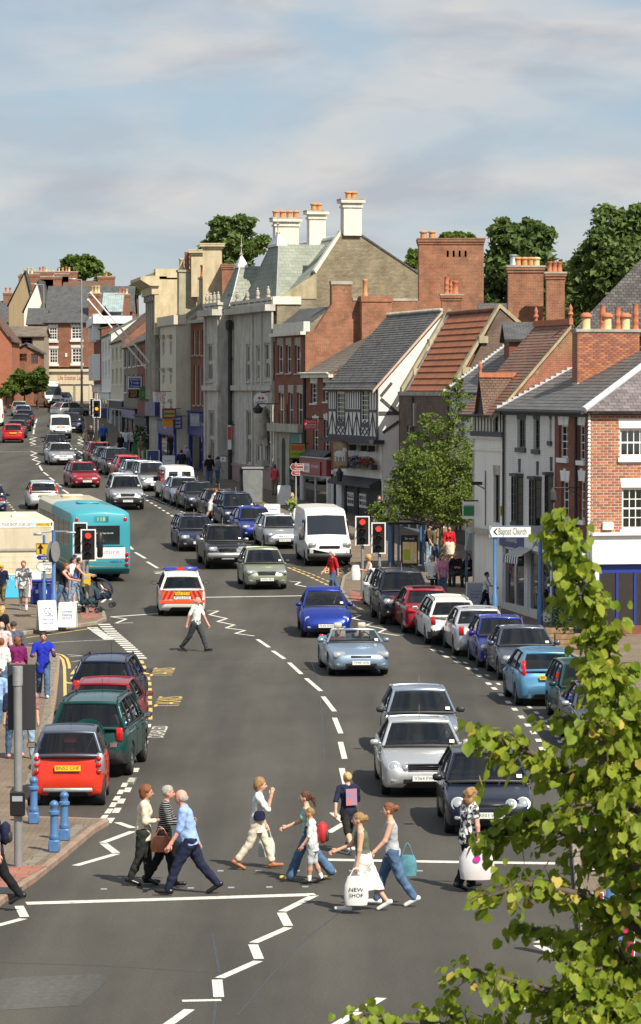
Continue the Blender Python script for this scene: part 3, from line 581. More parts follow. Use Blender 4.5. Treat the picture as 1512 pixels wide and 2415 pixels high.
def chimney(B,x,y,z0,z1,w,d,m,pots=(),capm=None,corbel=.06,cap=.12,parent=None):
 mb=MB();h=z1-z0;mb.box(x-w/2,y-d/2,z0,x+w/2,y+d/2,z1-.34)
 mb.box(x-w/2-corbel*.5,y-d/2-corbel*.5,z1-.34,x+w/2+corbel*.5,y+d/2+corbel*.5,z1-.22);mb.box(x-w/2-corbel,y-d/2-corbel,z1-.22,x+w/2+corbel,y+d/2+corbel,z1)
 if capm:mb.mi=1;mb.box(x-w/2-corbel-.03,y-d/2-corbel-.03,z1+.001,x+w/2+corbel+.03,y+d/2+corbel+.03,z1+cap)
 o=mb.build('chimney',[m,capm or m],parent or B.o)
 for q in pots:
  px,py,hh,rr,pm=q[:5];kk=q[5]if len(q)>5 else 0;b=MB();pot(b,x+px,y+py,z1+(cap if capm else 0)-.02,hh,rr,kk);b.build('chimney_pot',pm,o,50)
 return o
def gutter(B,x0,x1,y,z,m=None,r=.055):return MB().tube([(x0,y,z),(x1,y,z)],r,8).build('gutter',m or TIMBER,B.o,40)
def downpipe(B,x,y,z0,z1,m=None,r=.045):return MB().tube([(x,y,z0),(x,y,z1)],r,8).build('downpipe',m or TIMBER,B.o,40)
def shopfront(B,x0,x1,z0,z1,fm,fascia_m,bays=3,stall=.55,fh=.7,text_s=None,tm=None,ts=.3,y=-.05,door=None,glass=None,tx=None,deep=.5,stallm=None):
 """timber shopfront: stall riser, panes between mullions, pilasters, fascia and cornice"""
 o=MB();zt=z1-fh
 o.box(x0,y-.1,z0,x0+.2,y+.1,z1);o.box(x1-.2,y-.1,z0,x1,y+.1,z1);bw=(x1-x0-.4)/bays
 for i in range(bays+1):xx=x0+.2+bw*i;o.box(xx-.045,y-.03,z0,xx+.045,y+.07,zt)
 o.box(x0+.2,y-.02,zt-.10,x1-.2,y+.06,zt);f=o.build('shopfront',fm,B.o)
 MB().box(x0+.2,y-.06,z0,x1-.2,y+.08,z0+stall).build('stall_riser',stallm or fm,f)
 for i in range(bays):
  a=x0+.2+bw*i+.046;MB().add([(a,y+.02,z0+stall),(a+bw-.092,y+.02,z0+stall),(a+bw-.092,y+.02,zt-.1),(a,y+.02,zt-.1)],[(0,1,2,3)]).build('pane',glass or SGLASS,f)
 fa=MB().box(x0-.03,y-.16,zt+.002,x1+.03,y+.1,z1-.09).build('fascia',fascia_m,f);MB().prism([(x0-.08,y-.17,z1-.088),(x0-.08,y-.3,z1-.02),(x0-.08,y-.3,z1+.02),(x0-.08,y+.1,z1+.07)],(x1-x0+.16,0,0)).build('cornice',fm,f)
 if text_s:text(text_s,ts,tm or TEXTW,f,(((x0+x1)/2)if tx is None else tx,y-.166,(zt+z1)/2-.05))
 g=MB();g.box(x0+.1,y+1.8,z0,x1-.1,y+1.84,z1);g.box(x0+.1,y+.1,z0+.02,x1-.1,y+1.8,z0+.04)
 for i in range(int((x1-x0)*2)):
  g.mi=i%3;xx=random.uniform(x0+.4,x1-.4);hh=random.uniform(.3,1.1);g.cbox((xx,y+random.uniform(.3,.8),z0+stall+hh/2),(random.uniform(.2,.5),.2,hh))
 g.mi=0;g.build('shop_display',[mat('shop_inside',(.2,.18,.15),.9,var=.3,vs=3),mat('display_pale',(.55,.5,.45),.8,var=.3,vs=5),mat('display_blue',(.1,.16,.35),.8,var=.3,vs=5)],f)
 return f
def brick_course_wall(parent,x0,x1,z0,z1,y,holes,mats,limit=300,d=.1,bl=.235,bh=.074,mo=.020,prefer=None,joined=True):
 """single bricks in running bond, standing 6 mm proud of the mortar; the first `limit` as parts, the rest joined"""
 protos=[MB().box(0,-.006,0,bl,d,bh).mesh('brick',m)for m in mats];halves=[MB().box(0,-.006,0,bl/2-mo/2,d,bh).mesh('brick',m)for m in mats]
 cells=[];j=0;z=z0
 while z+bh<=z1:
  x=x0+(-(bl+mo)/2 if j%2 else 0)
  while x<x1-.02:
   a,b=max(x,x0),min(x+bl,x1)
   for h in sorted(holes):
    if h[2]<z+bh and h[3]>z:
     if a<h[0]<b:cells.append((a,h[0],z))if h[0]-a>.04 else None;a=max(a,min(h[1],b+9))
     elif h[0]<=a<h[1]:a=h[1]
   if b-a>.03:cells.append((a,b,z))
   x+=bl+mo
  z+=bh+mo;j+=1
 if prefer:cells.sort(key=prefer)
 rest=[MB()for _ in mats];n=0
 for a,b,z in cells:
  k=random.randrange(len(mats));full=abs(b-a-bl)<1e-3;half=abs(b-a-bl/2+mo/2)<4e-3;dy=random.uniform(-.003,.002)
  if n<limit and(full or half):link('brick',(protos if full else halves)[k],parent,(a,y+dy,z));n+=1
  elif n<limit:link('brick',MB().box(0,-.006,0,b-a,d,bh).mesh('brick',mats[k]),parent,(a,y+dy,z));n+=1
  else:rest[k].box(a,y-.006+dy,z,b,y+d,z+bh)
 if any(r.v for r in rest):
  mb=MB()
  for k,r in enumerate(rest):mb.mi=k;mb.add(r.v,r.f)
  tag(mb.build('brick_courses',mats,parent),kind='stuff')
BRK=[mat('brick_a',(.36,.125,.065),.85,var=.25,vs=9),mat('brick_b',(.31,.115,.07),.85,var=.25,vs=9),mat('brick_c',(.42,.165,.08),.85,var=.25,vs=9),mat('brick_d',(.25,.10,.07),.85,var=.3,vs=9)]
MORTAR=mat('pale_mortar',(.62,.54,.43),.9,var=.15,vs=8)
# ------------------------------------------------------------------ the right-hand street row, near to far
def beam(B,p,q,w=.14,y=-.035,m=None,t=.06,name='beam'):
 a,b=Vector((p[0],0,p[1])),Vector((q[0],0,q[1]));d=(b-a).normalized();n=Vector((-d.z,0,d.x))*w/2
 return MB().prism([(k.x,y,k.z)for k in(a-n,b-n,b+n,a+n)],(0,t,0)).build(name,m or TIMBER,B.o)
def uvbeam(B,p,q,**k):xa,xb=B.x(p[0]),B.x(q[0]);return beam(B,(xa,B.z(p[1],xa)),(xb,B.z(q[1],xb)),**k)
def turn_end(o,B):o.location=(B.L,0,0);o.rotation_euler=(0,0,R(90));return o
def corner_terrace():
 B=Bld('corner_terrace','corner building at right, white-painted and red brick under a grey slate roof','building',1190,122.5,1390,112.0)
 L=B.L;xb=B.x(1308);ze=B.z(965,L);zr=ze+2.05;Wd=7.6;H=[]
 wins=[]
 for u0,v0,u1,v1 in((1220,989,1240,1056),(1258,989,1273,1060),(1296,989,1301,1040)):wins.append((*B.r(u0,v0,u1,v1),FRAMEB,'w'))
 for u0,v0,u1,v1 in((1318,1003,1340,1080),(1363,1003,1379,1086)):wins.append((*B.r(u0,v0,u1,v1),FRAMEW,'b'))
 for u0,v0,u1,v1 in((1324,1135,1342,1224),(1366,1135,1379,1226)):wins.append((*B.r(u0,v0,u1,v1),FRAMEW,'b'))
 bays=[B.r(1218,1123,1234,1232),B.r(1260,1130,1277,1243),B.r(1297,1120,1305,1238)]
 zs=B.z(1262,xb)
 holes=[w[:4]for w in wins]
 facade(B,0,xb,zs,ze,holes+[(b[0]+.1,b[1]-.1,b[2]+.1,b[3])for b in bays],WHITEB);facade(B,xb,L,zs,ze,holes,BR_SHADE)
 for w in wins:
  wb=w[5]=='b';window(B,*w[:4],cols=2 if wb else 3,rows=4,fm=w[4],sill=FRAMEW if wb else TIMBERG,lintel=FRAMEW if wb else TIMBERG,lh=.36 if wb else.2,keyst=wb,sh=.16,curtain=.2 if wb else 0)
 for a,b,c,d in bays:
  mb=MB();pr=.2;s=.1;pts=[(a,0),(a+s,-pr),(b-s,-pr),(b,0)]
  for(xa,ya),(xc,yc)in zip(pts,pts[1:]):
   for zz in(c,d-.05):mb.prism([(xa,ya,zz),(xc,yc,zz),(xc,yc,zz+.06),(xa,ya,zz+.06)],(0,.05,0))
   for k in range(3 if xc-xa>.3 else 2):
    t=k/(2 if xc-xa>.3 else 1);xx,yy=xa+(xc-xa)*t,ya+(yc-ya)*t;mb.box(xx-.025,yy-.012,c,xx+.025,yy+.04,d)
   for k in range(1,5):zz=c+(d-c)*k/5;mb.prism([(xa,ya,zz),(xc,yc,zz),(xc,yc,zz+.025),(xa,ya,zz+.025)],(0,.03,0))
  mb.prism([(a-.08,.0,d),(a+s-.08,-pr-.08,d),(b-s+.08,-pr-.08,d),(b+.08,0,d)],(0,0,.1));mb.prism([(a-.05,.0,c),(a+s-.05,-pr-.05,c),(b-s+.05,-pr-.05,c),(b+.05,0,c)],(0,0,-.12))
  o=mb.build('oriel_window',TIMBERG,B.o)
  for(xa,ya),(xc,yc)in zip(pts,pts[1:]):MB().add([(xa,ya+.02,c),(xc,yc+.02,c),(xc,yc+.02,d),(xa,ya+.02,d)],[(0,1,2,3)]).build('pane',WGLASS,o)
  MB().box(a+.1,.35,c,b-.1,.38,d).build('room_behind',mat('room_warm',(.22,.17,.13),.9,var=.5,vs=4),o)
  MB().prism([((a+b)/2-.1,-.03,d+.14),((a+b)/2+.1,-.03,d+.14),((a+b)/2+.14,-.03,d+.62),((a+b)/2-.14,-.03,d+.62)],(0,.06,0)).build('keystone',TIMBERG,o)
 x1=B.x(1250);f=shopfront(B,.1,x1,0,zs-.02,FRAMEW,NAVY,2,.75,.62,'DUNCAN REES',TEXTW,.22);f2=shopfront(B,x1+.05,xb+.2,0,zs-.02,FRAMEW,FRAMEW,2,.75,.62,'COBBLERS',TEXTB,.2)
 f3=shopfront(B,xb+.25,L-.1,0,zs-.02,NAVY,FRAMEW,2,.7,.62,'BARLOWS',TEXTB,.24)
 aw=MB();n=12;xa,xc=x1-.7,x1+1.1
 for i in range(n):aw.mi=i%2;a,b=xa+(xc-xa)*i/n,xa+(xc-xa)*(i+1)/n;aw.add([(a,-.2,zs-.55),(b,-.2,zs-.55),(b,-.75,zs-.85),(a,-.75,zs-.85),(a,-.77,zs-1.1),(b,-.77,zs-1.1)],[(0,1,2,3),(3,2,5,4)])
 aw.build('awning',[TIMBER,FRAMEW],B.o)
 yR=7.6;k1=lambda u:B.x(u)
 def ye(u):kx=(u-CX)/FPX;n=Vector((-B.d.y,B.d.x));p=B.b;return(kx*p.y-p.x)/(n.x-kx*n.y)
 zz=lambda v:hz(v,112.2)-B.base
 ew=[(ye(1462),ye(1462)+1.02,zz(1079),zz(1010)),(ye(1467),ye(1467)+1.02,zz(1250),zz(1150)),(4.4,5.4,zz(1079),zz(1010)),(4.4,5.4,zz(1250),zz(1150))]
 zf=zz(1262);bands=[(y0-.12,y1+.12,a-.16,d+.32)for y0,y1,a,d in ew]
 wallo=facade(B,0,Wd,zf,ze-.02,ew,MORTAR,name='end_wall');turn_end(wallo,B)
 brick_course_wall(wallo,.0,3.4,zf+.02,ze-.05,0.,[(a,b,c-.16,d+.3)for a,b,c,d in ew],BRK,300,prefer=lambda c:(0 if c[0]<2.0 else 1,-c[2]))
 for y0,y1,a,d in ew[:2]:turn_end(window(B,y0,y1,a,d,cols=4,rows=4 if d-a>1.1 else 2,fm=FRAMEW,sill=FRAMEW,lintel=FRAMEW,lh=.3,keyst=False,sh=.15,single=True,fw=.08,bw=.03),B)
 for y0,y1,a,d in ew[2:]:turn_end(window(B,y0,y1,a,d,cols=4,rows=4,fm=FRAMEW,sill=FRAMEW,lintel=FRAMEW,lh=.3,sh=.15),B)
 fr=MB();fr.box(.05,-.22,zf-.95,Wd,.05,zf);fr.box(.02,-.34,zf+.002,Wd,.05,zf+.09);[fr.box(.05+k*1.9,-.16,0,.3+k*1.9,.05,zf-.95)for k in range(4)];turn_end(fr.build('shopfront',FRAMEW,B.o),B)
 sb=MB();sb.box(.3,-.06,zf-1.25,Wd,.02,zf-.96);[sb.box(.3+k*.62,-.05,.6,.38+k*.62,.0,zf-1.25)for k in range(11)];sb.mi=1;sb.box(.3,-.05,0,Wd,.02,.6);turn_end(sb.build('shop_trim',[ROYAL,BR_SHADE],B.o),B)
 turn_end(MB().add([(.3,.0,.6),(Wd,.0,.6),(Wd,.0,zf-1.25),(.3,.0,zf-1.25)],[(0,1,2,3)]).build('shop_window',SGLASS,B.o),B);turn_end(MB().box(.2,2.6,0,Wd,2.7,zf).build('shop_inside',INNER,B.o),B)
 rope=MB();k=0;z=zf
 while z<ze:rope.ell((L+.01,-.012,z),(.055,.055,.07),6,4);z+=.13
 for i in range(14):rope.ell((L+.03,.25+i*.2,ze-.12),(.05,.05,.045),6,4)
 rope.build('light_string',FRAMEW,B.o)
 lamp=MB().cbox((.62,-.08,zz(1240)),(.36,.14,.26),None,.02).build('alarm_box',FRAMEW,B.o);turn_end(lamp,B)
 MB().box(-.05,.0,zs,.0,Wd,ze).build('far_wall',WHITEB,B.o);MB().box(0,Wd-.1,0,L,Wd,ze).build('back_wall',BR_SHADE,B.o)
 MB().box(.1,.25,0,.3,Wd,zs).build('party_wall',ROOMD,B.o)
 yr,oh=3.75,.28;eY,eZ=-oh,ze-.06;xh=L-3.3;x0=-.02
 sl=Vector((0,yr-eY,zr-eZ));n=Vector((0,-sl.z,sl.y)).normalized()
 r1=MB().prism([(x0,eY,eZ),(L+oh,eY,eZ),(xh,yr,zr),(x0,yr,zr)],-n*.12).build('roof',SLATE,B.o)
 MB().prism([(L+oh,eY,eZ),(L+oh,Wd+oh,eZ),(xh,yr,zr)],(-.1,0,-.1)).build('roof_hip',brickmat('purple_slate',(.16,.135,.14),(.24,.21,.22),(.09,.08,.085),.28,.2,.012,var=.35),B.o);MB().prism([(x0,Wd+oh,eZ),(L+oh,Wd+oh,eZ),(xh,yr,zr),(x0,yr,zr)],(0,-.05,-.12)).build('roof_back',SLATE,B.o)
 tw,th=.36,.235;ny=int(sl.length/th);nx=int((L+oh)/tw)
 tiles_on(r1,(x0,eY,eZ),(1,0,0),sl,nx,ny,tw,th,[SLATE1,SLATE2,SLATE1],300,.02,'slate',near=lambda i,j:(i+1.0)*tw<L+oh-3.55*(j+.9)/ny)
 MB().tube([(L+oh,eY,eZ+.03),(xh,yr,zr+.05)],.12,8).build('hip_flashing',LEAD,B.o,50);MB().tube([(x0,yr,zr+.02),(xh,yr,zr+.02)],.1,8).build('ridge_tiles',SLATE1,B.o,50)
 st=MB()
 for j in range(20):t=(j+.5)/20;st.box(x0-.01,eY+sl.y*t-.12,eZ+sl.z*t-.03,x0+.09,eY+sl.y*t+.10,eZ+sl.z*t+.09)
 st.build('step_flashing',LEAD,B.o);gutter(B,0,L+oh,eY-.05,eZ-.06);downpipe(B,.12,-.07,zs,eZ-.1);downpipe(B,L-1.4,-.06,zs,eZ-.1)
 MB().box(0,-.12,ze-.26,L+.02,-.002,ze-.08).build('eaves_board',TIMBERG,B.o);turn_end(MB().box(0,-.1,ze-.2,Wd,-.002,ze-.05).build('eaves_board',TIMBER,B.o),B)
 cx,cy,cw,cdp=B.L*.40,2.5,.62,2.25;z1=hz(783,119)-B.base
 c=MB().box(cx-cw/2,cy-cdp/2,ze+.3,cx+cw/2,cy+cdp/2,z1).build('chimney',[MORTAR],B.o)
 bw=MB();top=MB().box(cx-cw/2-.06,cy-cdp/2-.06,z1,cx+cw/2+.06,cy+cdp/2+.06,z1+.09).build('chimney_cap',STONEG,c)
 holder=c
 protos=[MB().box(0,0,0,.06,.215,.065).mesh('brick',m)for m in BRK];z=ze+.9;j=0;side=MB()
 while z<z1-.07:
  y=cy-cdp/2+(-.11 if j%2 else 0)
  while y<cy+cdp/2-.05:
   a,b=max(y,cy-cdp/2),min(y+.215,cy+cdp/2)
   me=random.choice(protos)if b-a>.214 else MB().box(0,0,0,.06,b-a,.065).mesh('brick',random.choice(BRK));link('brick',me,c,(cx+cw/2-.05+random.uniform(0,.004),a,z));y+=.225
  side.box(cx-cw/2+.0,cy-cdp/2-.006,z,cx+cw/2-.35+(.1 if j%2 else 0),cy-cdp/2+.05,z+.065);side.box(cx+cw/2-.34+(.1 if j%2 else 0),cy-cdp/2-.006,z,cx+cw/2,cy-cdp/2+.05,z+.065)
  z+=.075;j+=1
 tag(side.build('brick_courses',BRK[1],c),kind='stuff')
 for k,(dy,m,h)in enumerate(((-.72,POT_Y,.42),(.05,POT_Y,.42),(.72,POT_Y,.42))):
  b=MB();b.lathe([(.17,0),(.15,.05),(.15,h),(.12,h)],(cx,cy+dy,z1+.08),12);p=b.build('chimney_pot',m,c,50);b=MB();b.lathe([(.16,h-.02),(.21,h+.02),(.2,h+.1),(.1,h+.17)],(cx,cy+dy,z1+.08),12);b.build('pot_cowl',POT_R,c,50)
 for dy,h in((-.25,.5),(.3,.45),(.95,.55)):b=MB();pot(b,cx-.05,cy+dy+.15,z1+.08,h+.35,.13,2);b.build('chimney_pot',POT_R,c,50)
 b=MB();xx=B.x(1372);zl=B.z(1150,xx);b.tube([(xx,-.02,zl),(xx,-1.0,zl)],.02,6);b.tube([(xx,-.02,zl-.3),(xx,-.5,zl)],.014,6);b.lathe([(.03,0),(.11,-.12),(.13,-.2),(.16,-.4),(.08,-.42),(.05,-.5)],(xx,-1.0,zl),8);b.build('wall_lantern',TIMBER,B.o)
 return B
corner_terrace()
def white_house():
 B=Bld('white_jettied_house','tall white plastered house with timber band and steep brown tiled roof','building',1115,126.6,1189,122.55)
 L=B.L;ze=B.z(950,L/2);zr=ze+2.85;w1=B.r(1164,1120,1179,1233);yr,Wd=2.5,5.2
 wt=B.r(1162,972,1175,1020);facade(B,0,L,0,ze,[w1,wt],RENDER_W);window(B,*w1,cols=1,rows=2,fm=FRAMEB,lintel=STONEG,lh=.35);window(B,*wt,cols=3,rows=2,fm=FRAMEB)
 zt,zb_=B.z(966,L/2),B.z(1023,L/2);MB().box(0,-.1,zb_-.1,L,.02,zb_+.08).build('moulding',TIMBERG,B.o);MB().box(0,-.09,zt-.06,L,.02,zt+.1).build('moulding',TIMBERG,B.o);MB().box(0,-.06,B.z(1060,L/2)-.04,L,.0,B.z(1060,L/2)+.04).build('moulding',RENDER_W,B.o)
 for i in range(1,10):
  x=L*i/10
  if not(wt[0]-.05<x<wt[1]+.05):beam(B,(x,zb_+.08),(x,zt),w=.07,y=-.03,t=.05,m=TIMBERG)
 d=MB();[d.box(.05+i*.18,-.12,zb_-.2,.13+i*.18,-.02,zb_-.1)for i in range(int(L/.18))];tag(d.build('dentils',RENDER_W,B.o),kind='stuff')
 side_wall(B,L,[(0,0),(Wd,0),(Wd,ze),(yr,zr),(0,ze)],BR_RED);side_wall(B,.25,[(0,0),(Wd,0),(Wd,ze),(yr,zr),(0,ze)],RENDER_W);MB().box(0,Wd-.2,0,L,Wd,ze).build('back_wall',BR_SHADE,B.o)
 eY,eZ=-.42,ze-.45;sl=Vector((0,yr-eY,zr-eZ));r=slope_roof(B,-.25,L+.05,eY,eZ,yr,zr,TILEBR,name='roof');slope_roof(B,-.25,L+.05,Wd+.3,ze-.3,yr,zr,TILEBR,name='roof_back')
 tw,th=.2,.145;tiles_on(r,(-.25,eY,eZ),(1,0,0),sl,int((L+.3)/tw),int(sl.length/th),tw,th,[TILE1,TILE1,PANDARK],0,.022)
 rt=MB();[rt.cbox((-.2+i*.33,yr,zr+.1),(.31,.14,.22))for i in range(int((L+.2)/.33)+1)];rt.build('ridge_crest',POT_R,B.o)
 for x in(-.15,L-.0):b=MB();b.lathe([(.09,0),(.06,.15),(.11,.22),(.05,.34),(.09,.42),(.0,.6)],(x,yr,zr+.15),8);b.build('ridge_finial',POT_R,B.o,50)
 MB().prism([(L+.05,eY,eZ-.02),(L+.05,yr,zr-.02),(L+.05,yr,zr-.16),(L+.05,eY,eZ-.16)],(.05,0,0)).build('verge',COPING,B.o)
 xg,wg,hg=L*.62,.55,1.25;zg=eZ+.05;yf=eY+.02
 MB().prism([(xg-wg,yf,zg),(xg+wg,yf,zg),(xg,yf,zg+hg)],(0,.05,0)).build('gablet_boards',TIMBER,B.o);yb=yf+hg*sl.y/sl.z+.1
 MB().prism([(xg-wg-.12,yf-.1,zg-.1),(xg,yf-.1,zg+hg+.08),(xg,yb,zg+hg+.08)],(.02,0,.07)).build('gablet_roof',TILEBR,B.o);MB().prism([(xg+wg+.12,yf-.1,zg-.1),(xg,yf-.1,zg+hg+.08),(xg,yb,zg+hg+.08)],(-.02,0,.07)).build('gablet_roof',TILEBR,B.o)
 MB().box(xg-.07,yf-.1,zg+hg+.08,xg+.07,yb+.1,zg+hg+.26).build('gablet_crest',POT_R,B.o);b=MB();b.lathe([(.07,0),(.05,.2),(.09,.28),(.0,.5)],(xg,yf-.05,zg+hg+.2),8);b.build('ridge_finial',POT_R,B.o,50)
 gutter(B,-.2,L,eY-.06,eZ-.02);downpipe(B,B.x(1148),-.05,B.z(1240,L/2),B.z(1110,L/2),r=.02);MB().box(.0,-.3,B.z(1252,0),L,.05,B.z(1243,0)).build('shop_cornice',STONEG,B.o)
 cam_=MB();cam_.cbox((B.x(1143),-.3,B.z(1137,0)),(.12,.4,.12));cam_.tube([(B.x(1143),0,B.z(1150,0)),(B.x(1143),-.3,B.z(1140,0))],.02,6);cam_.build('wall_camera',TIMBER,B.o);MB().box(B.x(1181),-.05,B.z(1216,L),B.x(1185),-.002,B.z(1194,L)).build('notice',mat('yellow_notice',(.5,.35,.05),.6),B.o)
white_house()
def pale_house():
 B=Bld('pale_slate_house','pale house with low grey slate roof behind the street tree','building',1061,155.8,1262,142.5)
 L=B.L;ze=B.z(918,L*.6);zr=ze+2.1;yr=2.8;Wd=6.0
 ws=[(1.5,2.6,ze-2.6,ze-1.1),(5.5,6.6,ze-2.6,ze-1.1),(9.5,10.6,ze-2.6,ze-1.1)];facade(B,0,L,0,ze,ws,PALEWALL);[window(B,*w,cols=2,rows=4,sill=FRAMEW)for w in ws]
 shopfront(B,.3,L-.3,0,3.3,FRAMEW,DKRED,5,.6,.7)
 side_wall(B,L,[(0,0),(Wd,0),(Wd,ze),(yr,zr),(0,ze)],PALEWALL);side_wall(B,.25,[(0,0),(Wd,0),(Wd,ze),(yr,zr),(0,ze)],PALEWALL);MB().box(0,Wd-.2,0,L,Wd,ze).build('back_wall',BR_SHADE,B.o)
 eY,eZ=-.3,ze-.15;sl=Vector((0,yr-eY,zr-eZ));r=slope_roof(B,0,L+.15,eY,eZ,yr,zr,SLATE,name='roof');slope_roof(B,0,L+.15,Wd+.2,ze-.1,yr,zr,SLATE,name='roof_back')
 tw,th=.33,.22;tiles_on(r,(0,eY,eZ),(1,0,0),sl,int((L+.15)/tw),int(sl.length/th),tw,th,[SLATE1,SLATE2],0,.02,'slate');gutter(B,0,L,eY-.05,eZ-.05)
 st=MB()
 for j in range(22):t=(j+.5)/22;st.box(-.02,eY+sl.y*t-.1,eZ+sl.z*t,.09,eY+sl.y*t+.08,eZ+sl.z*t+.11)
 st.build('step_flashing',LEAD,B.o)
pale_house()
def pantile_house():
 B=Bld('pantiled_house','brown brick house with steep orange pantile roof and stone copings','building',941,165.5,1058,156.0)
 L=B.L;ze=B.z(926,L/2);yr=2.4;zr=ze+3.8;Wd=7.4;zb2=zr-4.1;y0=.4
 ws=[(1.6,2.5,ze-3.2,ze-1.6),(5.,5.9,ze-3.2,ze-1.6),(7.8,8.7,ze-3.2,ze-1.6)];facade(B,0,L,0,ze,ws,BR_BROWN);[window(B,*w,cols=2,rows=4,sill=STONEG)for w in ws]
 shopfront(B,.4,L-.4,0,3.4,FRAMEW,NAVY,5,.6,.7);MB().box(-.05,-.06,ze-.14,L,.5,ze+.05).build('parapet_coping',STONEG,B.o);MB().box(3.3,-.12,ze-1.6,3.6,-.002,ze-.5).build('pilaster',STONEG,B.o)
 g=[(0,0),(Wd,0),(Wd,zb2),(yr,zr),(y0,ze),(0,ze)];side_wall(B,L,g,BR_BROWN,.3);side_wall(B,.3,g,BR_RED,.3);MB().box(0,Wd-.2,0,L,Wd,zb2).build('back_wall',BR_BROWN,B.o)
 eY,eZ=y0-.1,ze+.02;sl=Vector((0,yr-eY,zr-eZ));r=slope_roof(B,.3,L-.3,eY,eZ,yr,zr,PANDARK,name='roof');slope_roof(B,.3,L-.3,Wd,zb2,yr,zr,SLATEB,name='roof_back')
 tw,th=.40,.34;tiles_on(r,(.75,eY,eZ+.03),(1,0,0),sl,int((L-1.2)/tw),int(sl.length/th),tw,th,[PANTILE,PANTILE,PANDARK],300,.075,'pantile',True)
 for x in(-.06,L-.36):
  n=Vector((0,-sl.z,sl.y)).normalized()*.16;MB().prism([(x,eY-.25,eZ-.1),(x,yr+.02,zr+.12),(x,yr+.02,zr+.32),(x,eY-.25,eZ+.22)],(.42,0,0)).build('coping',COPING,B.o)
  MB().prism([(x,Wd+.1,zb2-.02),(x,yr+.02,zr+.12),(x,yr+.02,zr+.32),(x,Wd+.1,zb2+.2)],(.42,0,0)).build('coping',COPING,B.o)
  for t in(.3,.68):MB().box(x-.06,eY+sl.y*t-.3,eZ+sl.z*t-.3,x+.48,eY+sl.y*t+.12,eZ+sl.z*t+.02).build('kneeler',COPING,B.o)
 MB().prism([(.38,eY,eZ+.06),(.38,yr,zr+.06),(.7,yr,zr+.06),(.7,eY,eZ+.06)],(0,-.03,.03)).build('lead_valley',LEAD,B.o);MB().tube([(.3,yr,zr+.05),(L-.3,yr,zr+.05)],.13,8).build('ridge_tiles',PANDARK,B.o,50);downpipe(B,3.0,-.06,3.4,ze-.2)
 Yc=B.Y(L*.5,5.0);return B
pantile_house()
def block(name,label,cat,u0,u1,v0,v1,Y,depth,m,pots=(),capm=None,holes=(),corbel=.08):
 B=Bld(name,label,cat,u0,Y,u1,Y,base=hz(v1,Y));L=B.L;h=B.z(v0,0);mb=MB()
 hs=[B.r(*q)for q in holes];facade(B,0,L,0,h-.3,hs,m,t=.4,name='wall');mb.box(0,.4,0,L,depth,h-.3)if not hs else None
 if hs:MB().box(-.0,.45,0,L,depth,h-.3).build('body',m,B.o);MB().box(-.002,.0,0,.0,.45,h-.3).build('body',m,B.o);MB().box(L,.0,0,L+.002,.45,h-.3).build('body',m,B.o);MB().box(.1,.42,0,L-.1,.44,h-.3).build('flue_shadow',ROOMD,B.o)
 else:mb.build('body',m,B.o);MB().box(-.002,0,0,0,.4,h-.3).build('body',m,B.o)
 c=MB();c.box(-corbel*.5,-corbel*.5,h-.3,L+corbel*.5,depth+corbel*.5,h-.17);c.box(-corbel,-corbel,h-.17,L+corbel,depth+corbel,h-.04);c.mi=1;c.box(-corbel-.02,-corbel-.02,h-.039,L+corbel+.02,depth+corbel+.02,h+.04);c.build('cap',[m,capm or m],B.o)
 for u,hh,rr,pm,kk in pots:b=MB();pot(b,B.x(u),depth/2 if depth<2 else.5,h+.03,hh,rr,kk);b.build('chimney_pot',pm,B.o,50)
 return B
block('chimney_block','massive red brick chimney block with four small vents and two pots','chimney',988,1140,563,790,186,2.4,BR_RED,((999,.42,.17,POT_O,1),(1019,.42,.17,POT_O,1)),None,((1053,591,1058,606),(1067,591,1072,606),(1081,591,1086,606),(1095,591,1100,606)))
block('chimney_stack','small red brick stack with ribbed pots below the massive chimney block','chimney',1042,1088,695,780,176,.9,BR_RED,((1054,.9,.16,POT_R,2),(1064,.75,.14,POT_R,2),(1074,.7,.2,POT_R,0)),STONEG)
block('chimney_stack','broad red brick stack with buff pots in front of the park trees','chimney',1198,1281,628,790,160,1.0,BR_RED,((1211,.55,.2,STEEL,0),(1222,.42,.15,POT_O,1),(1238,.42,.15,POT_O,1),(1252,.42,.15,POT_O,1),(1266,.42,.15,POT_Y,1)),STONEG)
block('chimney_stack','slim red brick stack with three red pots in front of the park trees','chimney',1288,1331,643,790,158,.8,BR_RED,((1297,.5,.14,POT_R,0),(1308,.5,.15,POT_R,0),(1320,.5,.15,POT_R,0)),STONEG)
def back_roofs():
 """the roofs that fill in behind the row"""
 for lab,u0,u1,Y,ve,vr,dep,m in(('slate roofed back building between brick stacks',1140,1200,168,790,712,5,SLATE),('slate roofed back building right of slim brick stack',1200,1290,150,800,757,4,SLATE),('grey roofed house deep among the park trees',1330,1385,260,760,700,5,SLATE),('dark tiled barn roof at the right edge behind the corner building',1345,1640,140,785,640,9,DTILE_ROOF)):
  B=Bld('back_building',lab,'building',u0,Y,u1,Y,base=gz(Y));L=B.L;ze,zr=B.z(ve,0),B.z(vr,0);MB().box(0,0,0,L,dep,ze).build('wall',BR_SHADE,B.o)
  if dep==9:yk=dep/2;MB().prism([(0,-.3,ze),(L,-.3,ze),(L,yk,ze+4.6),(L*.9,yk,ze+4.6)],(0,.02,-.15)).build('roof',m,B.o)
  else:slope_roof(B,-.2,L+.2,-.2,ze,dep/2,zr,m,name='roof');slope_roof(B,-.2,L+.2,dep+.2,ze,dep/2,zr,m,name='roof_back');side_wall(B,L,[(0,ze-.1),(dep,ze-.1),(dep/2,zr-.1)],BR_RED)
